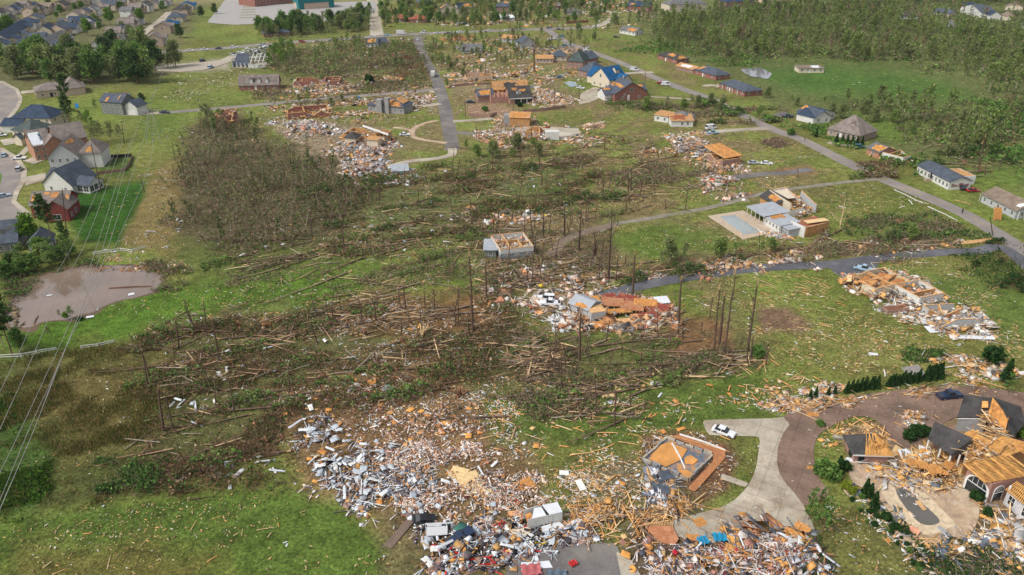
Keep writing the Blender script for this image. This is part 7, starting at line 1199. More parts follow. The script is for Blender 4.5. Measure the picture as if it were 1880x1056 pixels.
for x, y, s, l in ((1846, 700, 1.9, "tall dark conical conifer right of the hedge row"), (1588, 908, 1.2, "front one of the paired dark columns by the pool terrace"), (1596, 914, 1.1, "slim dark column between its two neighbours at the pool terrace"), (1604, 932, 1.2, "right-hand dark column by the pool terrace"), (1538, 868, 1.3, "dark column shrub left of the gazebo"), (1385 - 885, 305, .9, "") if 0 else (1498, 252, 1.2, "small conical shrub by the drive of the brown-roofed house")): CN_[0].put(P(x, y), 0, s, l, 'shrub')
for i, x in enumerate((1535, 1546, 1555, 1564, 1573, 1582)): CN_[i % 2].put(P(x, 263 + i * .9), 0, 1.35, "dark cone shrub before the brown-roofed house", 'shrub', 'cone shrubs before the brown-roofed house')
def blob(n, k): u_ = unit(n); return u_ * (RNG.uniform(.6, 1, (n, 1)) * (.8 + .28 * np.sin(u_[:, :1] * 5 + k) * np.cos(u_[:, 1:2] * 4 + k * 2) + .12 * np.sin(u_[:, 2:] * 9))) * [1.1, .9, .75] + [0, 0, .72]
BU = [treeproto('round_shrub', (tube([(0, 0, 0), (0, 0, .4), (0, 0, .8)], [.08, .06, .02], 5, BR1), leaves(blob(700, k), .24, GP[p]))) for k, p in enumerate(('deep', 'mid', 'yel', 'bright'))]
for x, y, s, k, l in ((1509, 870, 2.2, 1, "large clipped green bush by the paver drive, upper left of its pair"), (1523, 878, 2.2, 1, "large clipped green bush by the paver drive, lower right of its pair"), (1822, 664, 2.7, 0, "big dark green round bush on the right lawn"), (1552, 896, 1.1, 2, "yellow-green bush, upper of two by the terrace edge"), (1564, 905, 1.0, 2, "yellow-green bush, lower of two by the terrace edge"), (1790, 918, 1.4, 0, "dark green bush before the big arched window"), (1812, 946, 1.1, 0, "dark bush in the boards below the arched window"), (1868, 802, 1.8, 3, "bright green bush right of the stripped rafters"), (1668, 776 + 30, 1.6, 0, "dark bush, left one before the dark porch roof"), (1682, 800, 1.7, 0, "dark bush, middle one before the dark porch roof"), (1695, 800, 1.6, 0, "dark bush, right one before the dark porch roof"), (1625, 955, 1.2, 0, "dark shrub at the left rim of the pool terrace"), (1640, 972, 1.0, 0, "smaller dark shrub below at the rim of the pool terrace"), (1500, 940, 1.2, 1, "") if 0 else (1549, 862, 1.4, 0, "dark shrub touching the gazebo's left corner"), (805, 150, 2, 0, "") if 0 else (678, 152, 3.2, 0, "dark green bush before the long orange deck"), (1452, 268 - 20, 2.2, 1, "round olive bush left of the drive on the right-hand street"), (903, 208, 1.8, 1, "") if 0 else (890, 204, 1.8, 1, "small round tree inside the long brick fence"), (954, 196, 1.7, 0, "dark bush at the foot of the garage pillars"), (1390, 645 + 10, 2.0, 1, "green sprouting clump at the foot of the pine stand"), (1505, 812 - 30, 1, 1, "small green shrub at the turn of the paver drive")):
    BU[k].put(P(x, y), random.uniform(0, 6), s, l, 'bush')
YP = [treeproto('young_pine', tree_soup(5, 1.5, 14, 260, .3, 'mid', 60, .15, .07, BR1, 600 + i)) for i in range(2)]
for x, y, s, l in ((1490, 930, .8, "young pine, upper left of the group beside the concrete drive"), (1508, 922, .6, "low young pine, upper right of the group beside the concrete drive"), (1484, 955, .9, "young pine, left of the group beside the concrete drive"), (1510, 978, 1.3, "tallest young pine of the group beside the concrete drive"), (1497, 962, .8, "young pine in the middle of the group beside the concrete drive"), (1850, 722, .9, "scrawny pine right of the paver drive")): YP[random.randrange(2)].put(P(x, y), random.uniform(0, 6), s, l, 'young pine')
for q in sample([(1555, 915), (1575, 905), (1690, 1010), (1720, 1056), (1680, 1056), (1600, 965)], 26): BU[random.choice([0, 0, 1])].put((q[0], q[1], 0), random.uniform(0, 6), random.uniform(.3, .7), "small dark shrub in the planted line beside the pool terrace", 'shrub', 'shrubs of the line beside the terrace')
# ================================================================== poles, wires, fences
def pole(b, t, label, arm=True, r_=.16, cat_='utility pole'):
    h, p = hgt(b, t); o = empty('utility_pole', p, 0, label, cat_); q = P(b[0], b[1], h); V, Q, C = tube([(0, 0, 0), ((P(t[0], t[1], h).x - p.x) * .5, 0, h * .5), (P(t[0], t[1], h).x - p.x, 0, h)], [r_, r_ * .85, r_ * .65], 8, (.09, .065, .05)); soup('post', (V, Q, C), M_BARK, o); x = P(t[0], t[1], h).x - p.x
    if arm:
        for k in range(arm if arm is not True else 1):
            z = h - .5 - 1.5 * k; c = G().beam((x - 1.3, 0, z), (x + 1.3, 0, z), .14, .16).build('crossarm', mat('pole_wood', (.12, .09, .07)), o)
            for s in (-1.2, 0, 1.2): G().cyl((x + s, 0, z), (x + s, 0, z + .35), .09, .07, 6).build('insulator', mat('porcelain', (.5, .5, .48), .3), c)
    return o, h, x
pole((228, 262), (223, 222), "utility pole carrying stacked insulators above the open lawn on the left", 3); pole((187, 357), (167, 262), "black leaning pole beside the slate-blue cottage", False); pole((126, 466), (114, 346), "dark leaning pole between the left houses and the pond", False); pole((289, 163), (286, 128), "pole with a white box standing on the upper left grass"); pole((308, 125), (306, 88), "pole beside the pale gravel track")
pole((1393, 477), (1395, 427), "slender pole below the swimming pool", False, .1); pole((1245, 600 - 9), (1246, 588 - 9), "stub post", False) if 0 else None; pole((980, 132), (978, 76), "tall brown pole left of the dark hip roofs", True); pole((1059, 72), (1059, 42), "pole on the grass below the upper street"); pole((1328, 202), (1328, 174), "leaning pole beside the fallen boughs on the street"); pole((1246, 112), (1245, 93), "pale street lamp post by the low brick house", False, .1, 'street lamp'); pole((1822, 428), (1818, 400), "broken dark pole before the upright orange deck", False); pole((918, 86), (918, 50), "pole on the upper street east of the bare boards"); pole((265, 352), (258, 325), "short dark pole at the corner of the dark lawn", False)
tw = empty('lattice_tower', P(288, 262), 0, "faint A-shaped lattice tower carrying the power lines, left of the thicket", 'power tower'); ht, p0 = hgt((288, 290), (284, 208)); ht = 15; MG = mat('galvanised_steel', (.4, .4, .38), .5, .1, metal=.4)
for s, n_ in ((-1, 'leg'), (1, 'leg')): G().beam((s * 3.2, -3, 0), (s * .4, 0, ht), .14, .14).beam((s * 3.2, 3, 0), (s * .4, 0, ht), .14, .14).build(n_, MG, tw)
g = G(); [g.beam((-3.2 + .56 * i, -3 + .6 * i, ht * .2 * i), (2.6 - .56 * i, -2.4 + .6 * i, ht * .2 * (i + 1)), .09, .09) for i in range(4)]; g.beam((-4.5, 0, ht - 1), (4.5, 0, ht - 1), .16, .16); g.build('bracing', MG, tw)
for i, (px, zs) in enumerate([([(220, 262), (181, 345), (142, 434), (90, 528), (38, 640), (-20, 760), (-80, 880)], 14), ([(225, 260), (161, 436), (110, 528), (80, 607), (38, 704), (1, 786), (-60, 930)], 14), ([(239, 258), (179, 449), (143, 551), (128, 594), (38, 789), (0, 868), (-60, 1000)], 14), ([(243, 256), (196, 430), (153, 556), (107, 670), (55, 785), (0, 918), (-60, 1060)], 13.2), ([(266, 250), (215, 403), (189, 482), (150, 566), (62, 790), (4, 925), (-50, 1060)], 15), ([(283, 215), (275, 300), (225, 420), (190, 500), (120, 640), (66, 780), (0, 935)], 15), ([(290, 160), (262, 208), (243, 262)], 11), ([(300, 130), (272, 205), (266, 250)], 12)]):
    n = len(px); pts = smooth([P(x, y, zs - 2.2 * math.sin(math.pi * j / (n - 1))) for j, (x, y) in enumerate(px)], 6); S = tube(pts, [.055] * len(pts), 5, (.32, .31, .28)); tag(soup('power_line', S, M_BARK), ["leftmost power line wire sweeping to the lower left", "second power line wire from the left", "third power line wire from the left", "fourth power line wire, close beside the third", "fifth power line wire, right of the close pair", "rightmost power line wire from the lattice tower", "short upper wire left of the lattice tower", "short upper wire meeting the lattice tower"][i], 'power line')
def fence(px, h, m, label, name='fence', n=None, broken=0, cat_='fence', rails=2, boards=False, posts=True):
    pts = [P(*q) for q in px]; o = empty(name, pts[0], 0, label, cat_); rr = random.Random(len(px) * 7)
    for a, b in zip(pts[:-1], pts[1:]):
        a, b = a - pts[0], b - pts[0]; L = (b - a).length; k = max(1, int(L / 2.6))
        for i in range(k):
            p, q = a.lerp(b, i / k), a.lerp(b, (i + 1) / k)
            if posts: G().box(p.x - .07, p.x + .07, p.y - .07, p.y + .07, 0, h * rr.uniform(.8, 1.05)).build('post', m, o)
            if rr.random() < broken: continue
            if boards: g = G().beam(p + Vector((0, 0, h / 2)), q + Vector((0, 0, h / 2)), .06, h)
            else:
                g = G()
                for j in range(rails): z = h * (j + .6) / rails; g.beam(p + Vector((0, 0, z)), q + Vector((0, 0, z + rr.uniform(-.3, .2) * bool(broken))), .06, .18)
            g.build('panel' if boards else 'rails', m, o)
    return o
fence([(-20, 661), (0, 658), (40, 656), (68, 650), (105, 643)], 1.1, M_TRIM, "broken white rail fence below the pond, left stretch", broken=.25); fence([(150, 641), (180, 637), (212, 630)], 1.1, M_TRIM, "broken white rail fence below the pond, middle stretch", broken=.3); fence([(247, 623), (268, 620), (285, 615), (292, 624)], 1.1, M_TRIM, "twisted white rail fence below the pond, right stretch", broken=.3)
fence([(172, 468), (205, 464), (222, 461), (243, 463), (268, 455)], 1.1, M_TRIM, "toppled white rail fence between the dark lawn and the pond", broken=.2); fence([(170, 296), (205, 290), (243, 288)], 1.3, M_DARK, "black hedge-like fence behind the brown-roofed grey house", boards=True); fence([(243, 288), (238, 305), (228, 315)], 1.3, WALL['brown'], "brown fence return at the end of the black fence", boards=True); fence([(228, 315), (200, 318), (178, 321)], 1.2, WALL['brown'], "brown fence between the two left-hand back lawns", boards=True, broken=.2); fence([(275, 157), (300, 153), (350, 150)], 1, M_DARK, "low dark fence line on the upper left grass", broken=.2)
fence([(860, 213), (900, 216), (912, 211)], 1.4, WALL['brown'], "wavy brick fence along the front of the rose brick garage house, left part", 'brick_fence', boards=True); fence([(960, 207), (1000, 204), (1038, 198)], 1.5, WALL['brown'], "brick fence along the front of the rose brick garage house, right part", 'brick_fence', boards=True); fence([(825, 160), (860, 157), (920, 154)], 1.2, WALL['brown'], "straight brick fence behind the brown earth yard", 'brick_fence', boards=True)
fence([(1040, 44), (1080, 41)], 2, WALL['brick'], "short red brick garden wall below the pale grey hip roof", 'brick_fence', boards=True)
# toppled white poles by the street on the right
for a, b, l in (((1641, 349), (1685, 370), "long white pipe beside the street, upper piece"), ((1703, 380), (1758, 406), "long white pipe beside the street, lower piece"), ((1668, 368), (1675, 376), "short white strip under the upper pipe"), ((1651, 383), (1661, 379), "short white strip on the lawn left of the pipes"), ((1685, 370), (1695, 374), "short white strip between the two pipes"), ((1540, 380), (1553, 383), "white strip on the lawn by the shredded pale tree"), ((1475, 686), (1487, 692), "grey stick") if 0 else ((1622, 680), (1625, 692), "upright white strip fallen against the hedge row"), ((1780, 698), (1848, 714), "long pale beam above the upper paver drive"), ((1697, 352), (1745, 360), "orange strip") if 0 else ((1752, 368), (1782, 376), "yellow strip beside the street before the grey ranch house")):
    bigbeam(a, b, .22, M_TRIM if 'yellow' not in l and 'pale beam' not in l else M_LUM, l, 'pipe' if 'pipe' in l else 'strip', 'pipe' if 'pipe' in l else 'strip', .2)
# playground-like blue item and pond debris
panel(142, 198, 1.6, 2.6, 30, 50, 1, mat('blue_plastic', (.02, .2, .5)), "bright blue play slide beside the white slab behind the left-hand houses", 'slide', 'play_slide', ribs=False)
bigbeam((200, 530), (278, 526), .35, mat('wet_wood', (.16, .08, .05)), "brown log floating in the pond", 'floating_log', 'log', .1); bigbeam((62, 597), (70, 580), .2, mat('wet_wood', (.1, .08, .05)), "dark branch floating near the left shore of the pond", 'floating_log', 'log', .1); panel(241, 541, 1.6, 1.2, 30, 3, .1, ROOF['white'], "white board floating at the right shore of the pond", 'board', 'board', ribs=False); panel(91, 543, 1.4, .5, 20, 3, .1, ROOF['white'], "white scrap floating in the middle of the pond", 'board', 'board', ribs=False); panel(166, 583, 1.8, .9, 20, 8, .2, ROOF['white'], "white box lid on the near bank of the pond", 'board', 'board', ribs=False); BU[0].put(P(147, 588), 0, (1.1, 1.1, .6), "dark mound on the near bank of the pond", 'bush')
# ================================================================== loose debris: single pieces first
def plankmesh(L_, w_, t_, bend, col):
    x = np.linspace(-L_ / 2, L_ / 2, 5); z = bend * (1 - (2 * x / L_) ** 2); V = []
    for i, (a, b) in enumerate(zip(x, z)): k = w_ / 2 * (1 if i < 4 else .6); V += [(a, -k, b), (a + (.12 if i == 4 else 0), k, b), (a, k, b + t_), (a, -k, b + t_)]
    Q = [(4 * i + j, 4 * i + (j + 1) % 4, 4 * i + 4 + (j + 1) % 4, 4 * i + 4 + j) for i in range(4) for j in range(4)] + [(3, 2, 1, 0), (16, 17, 18, 19)]; return np.array(V), np.array(Q), np.tile(np.array(col, float), (20, 1))
def sheetmesh(w_, d, seed, col, crease=.35):
    rr = np.random.default_rng(seed); n = 5; V = []
    for j in range(n):
        for i in range(n): V.append(((i / 4 - .5) * w_ + rr.normal(0, .06), (j / 4 - .5) * d * (1 + .25 * rr.normal() * (i in (0, 4))), crease * abs(math.sin(i * 1.3 + seed)) * .7 + rr.random() * .12 * crease))
    V = np.array(V); V2 = V - [0, 0, .04]; Q = []
    for j in range(4):
        for i in range(4): a = j * 5 + i; Q += [(a, a + 1, a + 6, a + 5), (25 + a + 5, 25 + a + 6, 25 + a + 1, 25 + a)]
    rim = [0, 1, 2, 3, 4, 9, 14, 19, 24, 23, 22, 21, 20, 15, 10, 5]
    for k in range(16): a, b = rim[k], rim[(k + 1) % 16]; Q.append((a, 25 + a, 25 + b, b))
    return np.concatenate([V, V2]), np.array(Q), np.tile(np.array(col, float), (50, 1))
M_PIECE = vmat('loose_piece', .7, .25, 0, .2, 1.5)
def pieces(name, protos, px, n, label, cat_, group, s=(.7, 1.2), yaw=None, tilt=.12, z=.08, avoid=(), clump=.6):
    q = sample(px, n, avoid, clump, n); 
    for p in q:
        yw = random.uniform(0, 6.28) if yaw is None else R(random.choice(yaw)) + random.gauss(0, .3); a = random.choice(protos); sc = random.uniform(*s)
        o = bpy.data.objects.new(name, a); scn.collection.objects.link(o); o.location = (p[0], p[1], z * sc + abs(random.gauss(0, tilt)) * .8); o.rotation_euler = (random.gauss(0, tilt), random.gauss(0, tilt * .6), yw); o.scale = (sc * random.uniform(.7, 1.3), sc, sc); tag(o, label, cat_, group)
def md(S, name='piece'): o = soup(name, S, M_PIECE); me = o.data; bpy.data.objects.remove(o); return me
LUM = [md(plankmesh(L_, w_, .09, b, c)) for L_, w_, b, c in ((4.2, .2, .06, (.7, .42, .18)), (3.2, .24, .0, (.68, .36, .12)), (2.4, .2, .04, (.7, .5, .28)), (4.8, .17, .1, (.66, .44, .24)), (1.8, .3, 0, (.6, .28, .1)))]
OSBM = [md(sheetmesh(w_, d, 3 + i, c, .1)) for i, (w_, d, c) in enumerate(((1.3, 1.1, (.68, .32, .08)), (1.8, 1.1, (.6, .26, .07)), (1.0, .8, (.68, .45, .2))))]
WHT = [md(sheetmesh(w_, d, 13 + i, c, .16)) for i, (w_, d, c) in enumerate(((1.9, .6, (.66, .68, .7)), (2.7, .5, (.62, .63, .64)), (1.3, .8, (.5, .53, .56)), (1.9, .9, (.66, .66, .63)), (2.8, .4, (.58, .6, .63)), (1.3, 1.2, (.42, .46, .5))))]
lawnN = [(950, 690), (1180, 690), (1420, 690), (1440, 740), (1290, 770), (1280, 800), (1200, 800), (1170, 870), (1180, 930), (1100, 950), (1010, 900), (900, 800), (880, 740)]
lowR = [(1040, 870), (1190, 890), (1230, 920), (1300, 940), (1240, 955), (1150, 990), (1060, 1000), (1030, 960)]
hedgeL = [(1400, 650), (1470, 690), (1560, 720), (1540, 740), (1460, 760), (1400, 740), (1340, 700)]
lawnR = [(1260, 560), (1300, 500), (1540, 500), (1600, 560), (1700, 630), (1860, 650), (1860, 690), (1700, 700), (1560, 700), (1450, 680), (1400, 640)]
lawnL = [(0, 960), (200, 930), (560, 915), (650, 960), (720, 1010), (690, 1075), (0, 1075)]
pieces('lumber_plank', LUM, lawnN, 80, "loose yellow lumber plank on the littered central lawn", 'plank', 'planks on the central lawn', (.55, 1.2), [-25, 20, 70, -45, 30]); pieces('lumber_plank', LUM, lowR, 60, "loose lumber plank in the criss-crossed boards right of the white trailer", 'plank', 'planks right of the white trailer', (.6, 1.1), None, .2); pieces('lumber_plank', LUM, hedgeL, 30, "loose lumber plank where the hedge row begins", 'plank', 'planks at the start of the hedge row', (.6, 1.1)); pieces('lumber_plank', LUM, lawnR, 42, "loose lumber plank on the wide right-hand lawn", 'plank', 'planks on the right-hand lawn', (.5, 1.0), [-35, -20, -50]); pieces('lumber_plank', LUM, lawnL, 18, "thin lumber plank on the open lower left lawn", 'plank', 'planks on the lower left lawn', (.3, .65), [60, 100, 40]); pieces('lumber_plank', LUM, [(1520, 780), (1600, 770), (1640, 800), (1640, 830), (1560, 815), (1500, 830)], 22, "loose lumber plank on the small lawn inside the paver drive", 'plank', 'planks inside the paver drive', (.6, 1.2), [-40, 20]); pieces('lumber_plank', LUM, [(1640, 960), (1760, 1000), (1880, 960), (1880, 1056), (1700, 1056)], 22, "loose lumber plank on the shrubby ground at the lower right corner", 'plank', 'planks at the lower right corner', (.6, 1.2))
pieces('plywood_piece', OSBM, [(500, 760), (700, 690), (900, 760), (1000, 880), (990, 950), (800, 940), (600, 900)], 70, "broken orange plywood piece in the rubble left of the white trailer", 'plywood', 'plywood in the rubble', (.5, 1.1)); pieces('plywood_piece', OSBM, lawnN, 16, "broken orange plywood piece on the central lawn", 'plywood', 'plywood on the central lawn', (.6, 1.1)); pieces('plywood_piece', OSBM, [(420, 600), (700, 580), (920, 560), (920, 680), (660, 720), (440, 740)], 22, "orange plywood piece in the brown debris field", 'plywood', 'plywood in the brown debris field', (.5, 1.0)); pieces('plywood_piece', OSBM, [(1140, 960), (1500, 960), (1530, 1056), (1150, 1056)], 34, "orange plywood piece in the wreckage at the bottom right", 'plywood', 'plywood in the bottom right wreckage', (.6, 1.2), tilt=.3)
pieces('siding_sheet', WHT, [(548, 790), (600, 768), (660, 800), (760, 850), (770, 900), (680, 935), (620, 920), (570, 880)], 68, "crumpled white siding sheet in the pale left half of the rubble", 'siding', 'siding sheets in the pale rubble', (.6, 1.25), None, .3, .6); pieces('siding_sheet', WHT, [(720, 830), (960, 850), (1000, 930), (760, 950)], 21, "crumpled white sheet in the pinkish right half of the rubble", 'siding', 'sheets in the pinkish rubble', (.5, 1.0), None, .4, .2)
pieces('siding_sheet', WHT, [(330, 800), (560, 760), (700, 700), (560, 620), (400, 640), (330, 720)], 37, "white siding scrap caught in the brown branches", 'siding', 'siding scraps in the brown branches', (.45, 1.0), None, .35, .25); pieces('siding_sheet', WHT, [(250, 880), (420, 830), (560, 850), (560, 890), (380, 910)], 13, "white siding scrap along the lower edge of the branches", 'siding', 'siding scraps along the lower edge of the branches', (.6, 1.2), None, .3); pieces('siding_sheet', WHT, [(1140, 990), (1300, 1000), (1500, 980), (1530, 1056), (1150, 1056)], 31, "white sheet in the wreckage at the bottom right", 'siding', 'sheets in the bottom right wreckage', (.5, 1.1), None, .35, .4); pieces('siding_sheet', WHT, [(560, 570), (900, 520), (940, 600), (760, 680), (560, 640)], 13, "pale metal scrap in the brown debris field", 'siding', 'scraps in the brown debris field', (.5, 1.1), None, .3); pieces('siding_sheet', WHT, [(450, 420), (840, 300), (1100, 300), (1100, 420), (860, 470), (460, 500)], 31, "white scrap in the flattened woods across the centre", 'siding', 'scraps across the centre', (.6, 1.3), None, .3); pieces('siding_sheet', WHT, lawnN, 13, "white scrap on the littered central lawn", 'siding', 'scraps on the central lawn', (.4, .9)); pieces('siding_sheet', WHT, [(240, 330), (340, 300), (330, 440), (260, 470), (200, 480)], 12, "white scrap on the dry grass left of the thicket", 'siding', 'scraps left of the thicket', (.5, 1.3)); pieces('siding_sheet', WHT, [(930, 960), (1060, 950), (1100, 1000), (1000, 1010), (900, 1050), (780, 1050), (780, 960)], 21, "torn white panel in the wreckage around the trailer", 'siding', 'panels around the trailer', (.6, 1.3), None, .35, .3); pieces('siding_sheet', WHT, lawnR, 10, "small white scrap on the wide right-hand lawn", 'siding', 'scraps on the right-hand lawn', (.3, .6)); pieces('siding_sheet', WHT, lawnL, 5, "small white scrap on the open lower left lawn", 'siding', 'scraps on the lower left lawn', (.25, .45))
# ------------------------------------------------------------------ rubble heaps
WHITEPILE = [((.64, .66, .68), 4.5), ((.4, .43, .47), 2.5), ((.16, .12, .13), 2.6), ((.62, .32, .1), 1.4), ((.35, .22, .16), 2), ((.05, .16, .12), .15), ((.07, .06, .06), 1)]; PINK = [((.6, .44, .34), 3), ((.7, .6, .52), 3.4), ((.7, .68, .66), 3.4), ((.6, .3, .13), 2.4), ((.42, .19, .11), 2.4), ((.14, .11, .1), 2), ((.04, .12, .25), .12), ((.5, .03, .03), .08), ((.6, .45, .05), .12)]  # darkest tones: charcoal bits, and painted shade for gaps in the rubble
heap([(548, 790), (595, 765), (640, 790), (700, 815), (770, 850), (790, 900), (740, 925), (660, 940), (610, 925), (575, 885), (540, 870)], 2500, .12, 1.3, WHITEPILE, .9, label="white and grey sheet metal heaped in the pale left half of the rubble", mix=(.66, .34, 0), clump=1.3, tilt=.28)
heap([(700, 815), (800, 815), (880, 825), (990, 875), (1005, 925), (930, 948), (800, 952), (740, 925), (700, 880)], 7600, .1, .62, PINK, .8, label="pinkish plaster and splintered boards in the right half of the rubble", mix=(.5, .35, .15), clump=.7, tilt=.35)
heap([(480, 740), (700, 670), (900, 760), (1010, 860), (990, 880), (860, 820), (700, 810), (600, 765), (540, 800)], 2900, .12, .75, PINK + [((.3, .17, .1), 3)], .4, label="small splinters fringing the upper side of the rubble", clump=1)
heap([(560, 900), (640, 935), (760, 950), (1000, 945), (1040, 980), (900, 1000), (760, 1000), (660, 960)], 900, .15, 1.1, PINK, .4, label="splinters thinning out below the rubble", clump=1.2)
heap([(760, 950), (900, 955), (1000, 975), (1010, 1010), (940, 1040), (860, 1056), (790, 1070), (770, 1000)], 1900, .2, 1.7, WHITEPILE + [((.5, .03, .03), .6), ((.02, .02, .03), 2), ((.55, .32, .12), 2)], 1.2, label="wreckage of white panels and dark machine parts between ramp and asphalt", clump=.8)
heap([(930, 975), (1060, 955), (1090, 985), (1010, 1010), (940, 1020)], 700, .3, 1.9, WHITEPILE, 1.2, label="white panels heaped below the overturned trailer")
heap([(1050, 930), (1150, 925), (1240, 955), (1200, 985), (1140, 1010), (1040, 985)], 750, .3, 2.0, ORG + [((.1, .1, .12), 1)], 1.2, label="criss-crossed boards between trailer and board floor", mix=(.88, .06, .06), clump=.9, avoid=[[(1180, 955), (1240, 952), (1252, 1004), (1200, 1008)]])
heap([(1150, 1000), (1200, 975), (1300, 1000), (1400, 985), (1480, 990), (1525, 1040), (1530, 1090), (1180, 1090)], 7000, .15, 1.3, [((.6, .52, .48), 4), ((.62, .62, .64), 3), ((.6, .31, .1), 3.2), ((.1, .1, .12), 2), ((.4, .2, .15), 2), ((.35, .02, .03), .3)], 2.0, label="deep heap of timber, plaster and sheets at the bottom right", mix=(.6, .25, .15), clump=.8, avoid=[[(1180, 955), (1240, 952), (1252, 1004), (1200, 1008)], [(1275, 978), (1345, 972), (1350, 1005), (1280, 1010)]])
heap([(1300, 960), (1345, 935), (1480, 985), (1500, 1010), (1380, 1000), (1300, 985)], 1300, .3, 2.2, [((.1, .11, .13), 3), ((.45, .2, .1), 2), ((.62, .33, .1), 1.5), ((.55, .52, .5), 1)], .8, label="charred-looking boards fanned over the lower concrete drive", yawb=[R(-40)], mix=(.7, .2, .1))
heap([(1200, 900), (1260, 915), (1300, 935), (1240, 955), (1190, 930)], 300, .4, 2.4, ORG, .9, label="orange sticks fanned below the slate sheets", mix=(.95, .03, .02), yawb=[R(-60), R(80)])
heap([(1400, 690), (1480, 690), (1560, 715), (1540, 735), (1470, 755), (1400, 750), (1380, 715)], 1300, .2, 1.4, WH + ORG, .5, label="boards and scraps tangled where the hedge row begins", clump=1)
heap([(1460, 745), (1560, 728), (1700, 708), (1820, 704), (1820, 712), (1700, 722), (1560, 742), (1470, 758)], 700, .25, 1.8, ORG, .3, label="boards lying along the upper edge of the paver drive", yawb=[R(10)], mix=(.85, .1, .05)); heap([(1700, 655), (1820, 660), (1890, 690), (1890, 715), (1800, 705), (1720, 690)], 600, .25, 1.8, ORG + WH, .5, label="boards and branches between the round bush and the paver drive")
heap([(1650, 750), (1720, 755), (1740, 775), (1700, 795), (1660, 785)], 260, .2, 1.2, WH + GOLD, .6, label="white and golden scraps on the drive behind the porch roof", clump=1.3); heap([(1500, 790), (1600, 765), (1640, 800), (1600, 815), (1510, 820)], 220, .2, 1.2, GOLD, .35, label="golden chips on the small lawn inside the paver drive")
heap([(1640, 940), (1700, 990), (1790, 985), (1890, 950), (1890, 1090), (1740, 1090)], 1500, .2, 1.6, GOLD + WH + [((.13, .15, .19), 4)], .5, label="slate and golden boards among shrubs at the lower right corner", clump=1); heap([(1540, 870), (1580, 890), (1660, 960), (1740, 1056), (1710, 1066), (1630, 980), (1560, 910)], 700, .15, .9, WH + [((.1, .12, .15), 4)], .3, label="slate chips along the planted line by the terrace", clump=1)
heap([(500, 222), (560, 225), (640, 238), (720, 245), (730, 265), (660, 280), (580, 262), (520, 246)], 4200, .3, 2.0, PINK + WHITEPILE[:2], 1.3, label="pale plaster and boards spread west of the ruined orange-board house"); heap([(600, 272), (720, 275), (715, 300), (660, 345), (628, 335), (630, 300)], 3800, .3, 2.0, PINK + WHITEPILE[:2] + ORG[:1], 1.8, label="white and pink heap above the looping drive's end"); heap([(706, 320), (760, 312), (780, 320), (770, 338), (710, 342)], 700, .3, 1.6, WHITEPILE, .8, label="grey scraps round the pale slab roof")
heap([(975, 165), (1010, 165), (1060, 185), (1062, 192), (1000, 200), (960, 190)], 3400, .3, 1.8, ORG + PINK[:3] + [((.5, .08, .05), .5)], 1.6, label="orange and pale boards heaped east of the rose brick garage house"); heap([(950, 205), (1010, 225), (1060, 236), (1000, 250), (920, 250), (900, 225)], 1800, .3, 1.6, PINK + ORG, .8, label="scraps around the tent-like orange deck"); heap([(865, 240), (940, 240), (970, 262), (940, 272), (880, 262)], 1700, .3, 1.6, PINK + ORG, .9, label="pale orange scraps below the dark street spur"); heap([(1070, 228), (1112, 224), (1112, 236), (1072, 238)], 700, .3, 1.6, PINK + ORG, 1.0, label="compact heap of boards alone on the open green lawn")
heap([(990, 250), (1150, 248), (1280, 240), (1360, 300), (1300, 330), (1100, 262), (1000, 268)], 2600, .3, 1.8, PINK + ORG, .5, label="boards strewn across the lawn above the lane", clump=1.3); heap([(1225, 252), (1290, 255), (1300, 285), (1250, 280)], 900, .4, 2.2, WHITEPILE, 1.6, label="white sheets of the beaten-down house beside the vehicles"); heap([(1290, 280), (1340, 285), (1385, 318), (1340, 325), (1300, 310)], 1400, .3, 1.8, PINK + ORG, 1.4, label="boards tumbling from the leaning wreck towards the silver car"); heap([(1280, 325), (1360, 320), (1370, 365), (1330, 372), (1290, 350)], 1200, .3, 1.8, PINK + [((.1, .09, .09), 2)], .9, label="mixed rubble at the bend of the lane")
for px_, n_, l_ in (([(470, 165), (545, 150), (640, 140), (800, 150), (800, 175), (640, 180), (480, 188)], 1700, "boards and scraps along the gardens above the upper lane"), ([(480, 192), (620, 185), (700, 178), (760, 200), (680, 222), (620, 228), (500, 225)], 2000, "boards and scraps along the gardens below the upper lane"), ([(500, 78), (640, 74), (780, 66), (790, 80), (640, 95), (520, 100)], 900, "scraps caught along the lower side of the long upper street"), ([(840, 140), (930, 120), (1080, 108), (1100, 130), (1000, 165), (960, 160)], 1700, "pale boards spread towards the dark hip roofs"), ([(560, 110), (700, 90), (790, 100), (780, 140), (640, 135)], 1500, "orange and pale splinters through the tangled wood")):
    heap(px_, n_, .3, 1.9, ORG + PINK, .7, label=l_, clump=1.1)
heap([(540, 160), (640, 150), (680, 165), (600, 172), (545, 172)], 900, .4, 2.0, PINK + ORG, .8, label="scraps before the long roofless brick house"); heap([(820, 135), (980, 120), (1000, 160), (900, 150), (830, 160)], 2200, .4, 2.2, PINK + ORG, .9, label="scraps spread between the central street and the tall pole", clump=1.2); heap([(740, 175), (800, 175), (800, 200), (745, 208)], 900, .3, 1.8, PINK, .8, label="pale rubble beside the grey stone house"); heap([(985, 90), (1070, 84), (1080, 96), (1000, 106)], 1300, .4, 2.2, WHITEPILE + ORG, 1.2, label="pale rubble below the row of parked cars at the crossroads")
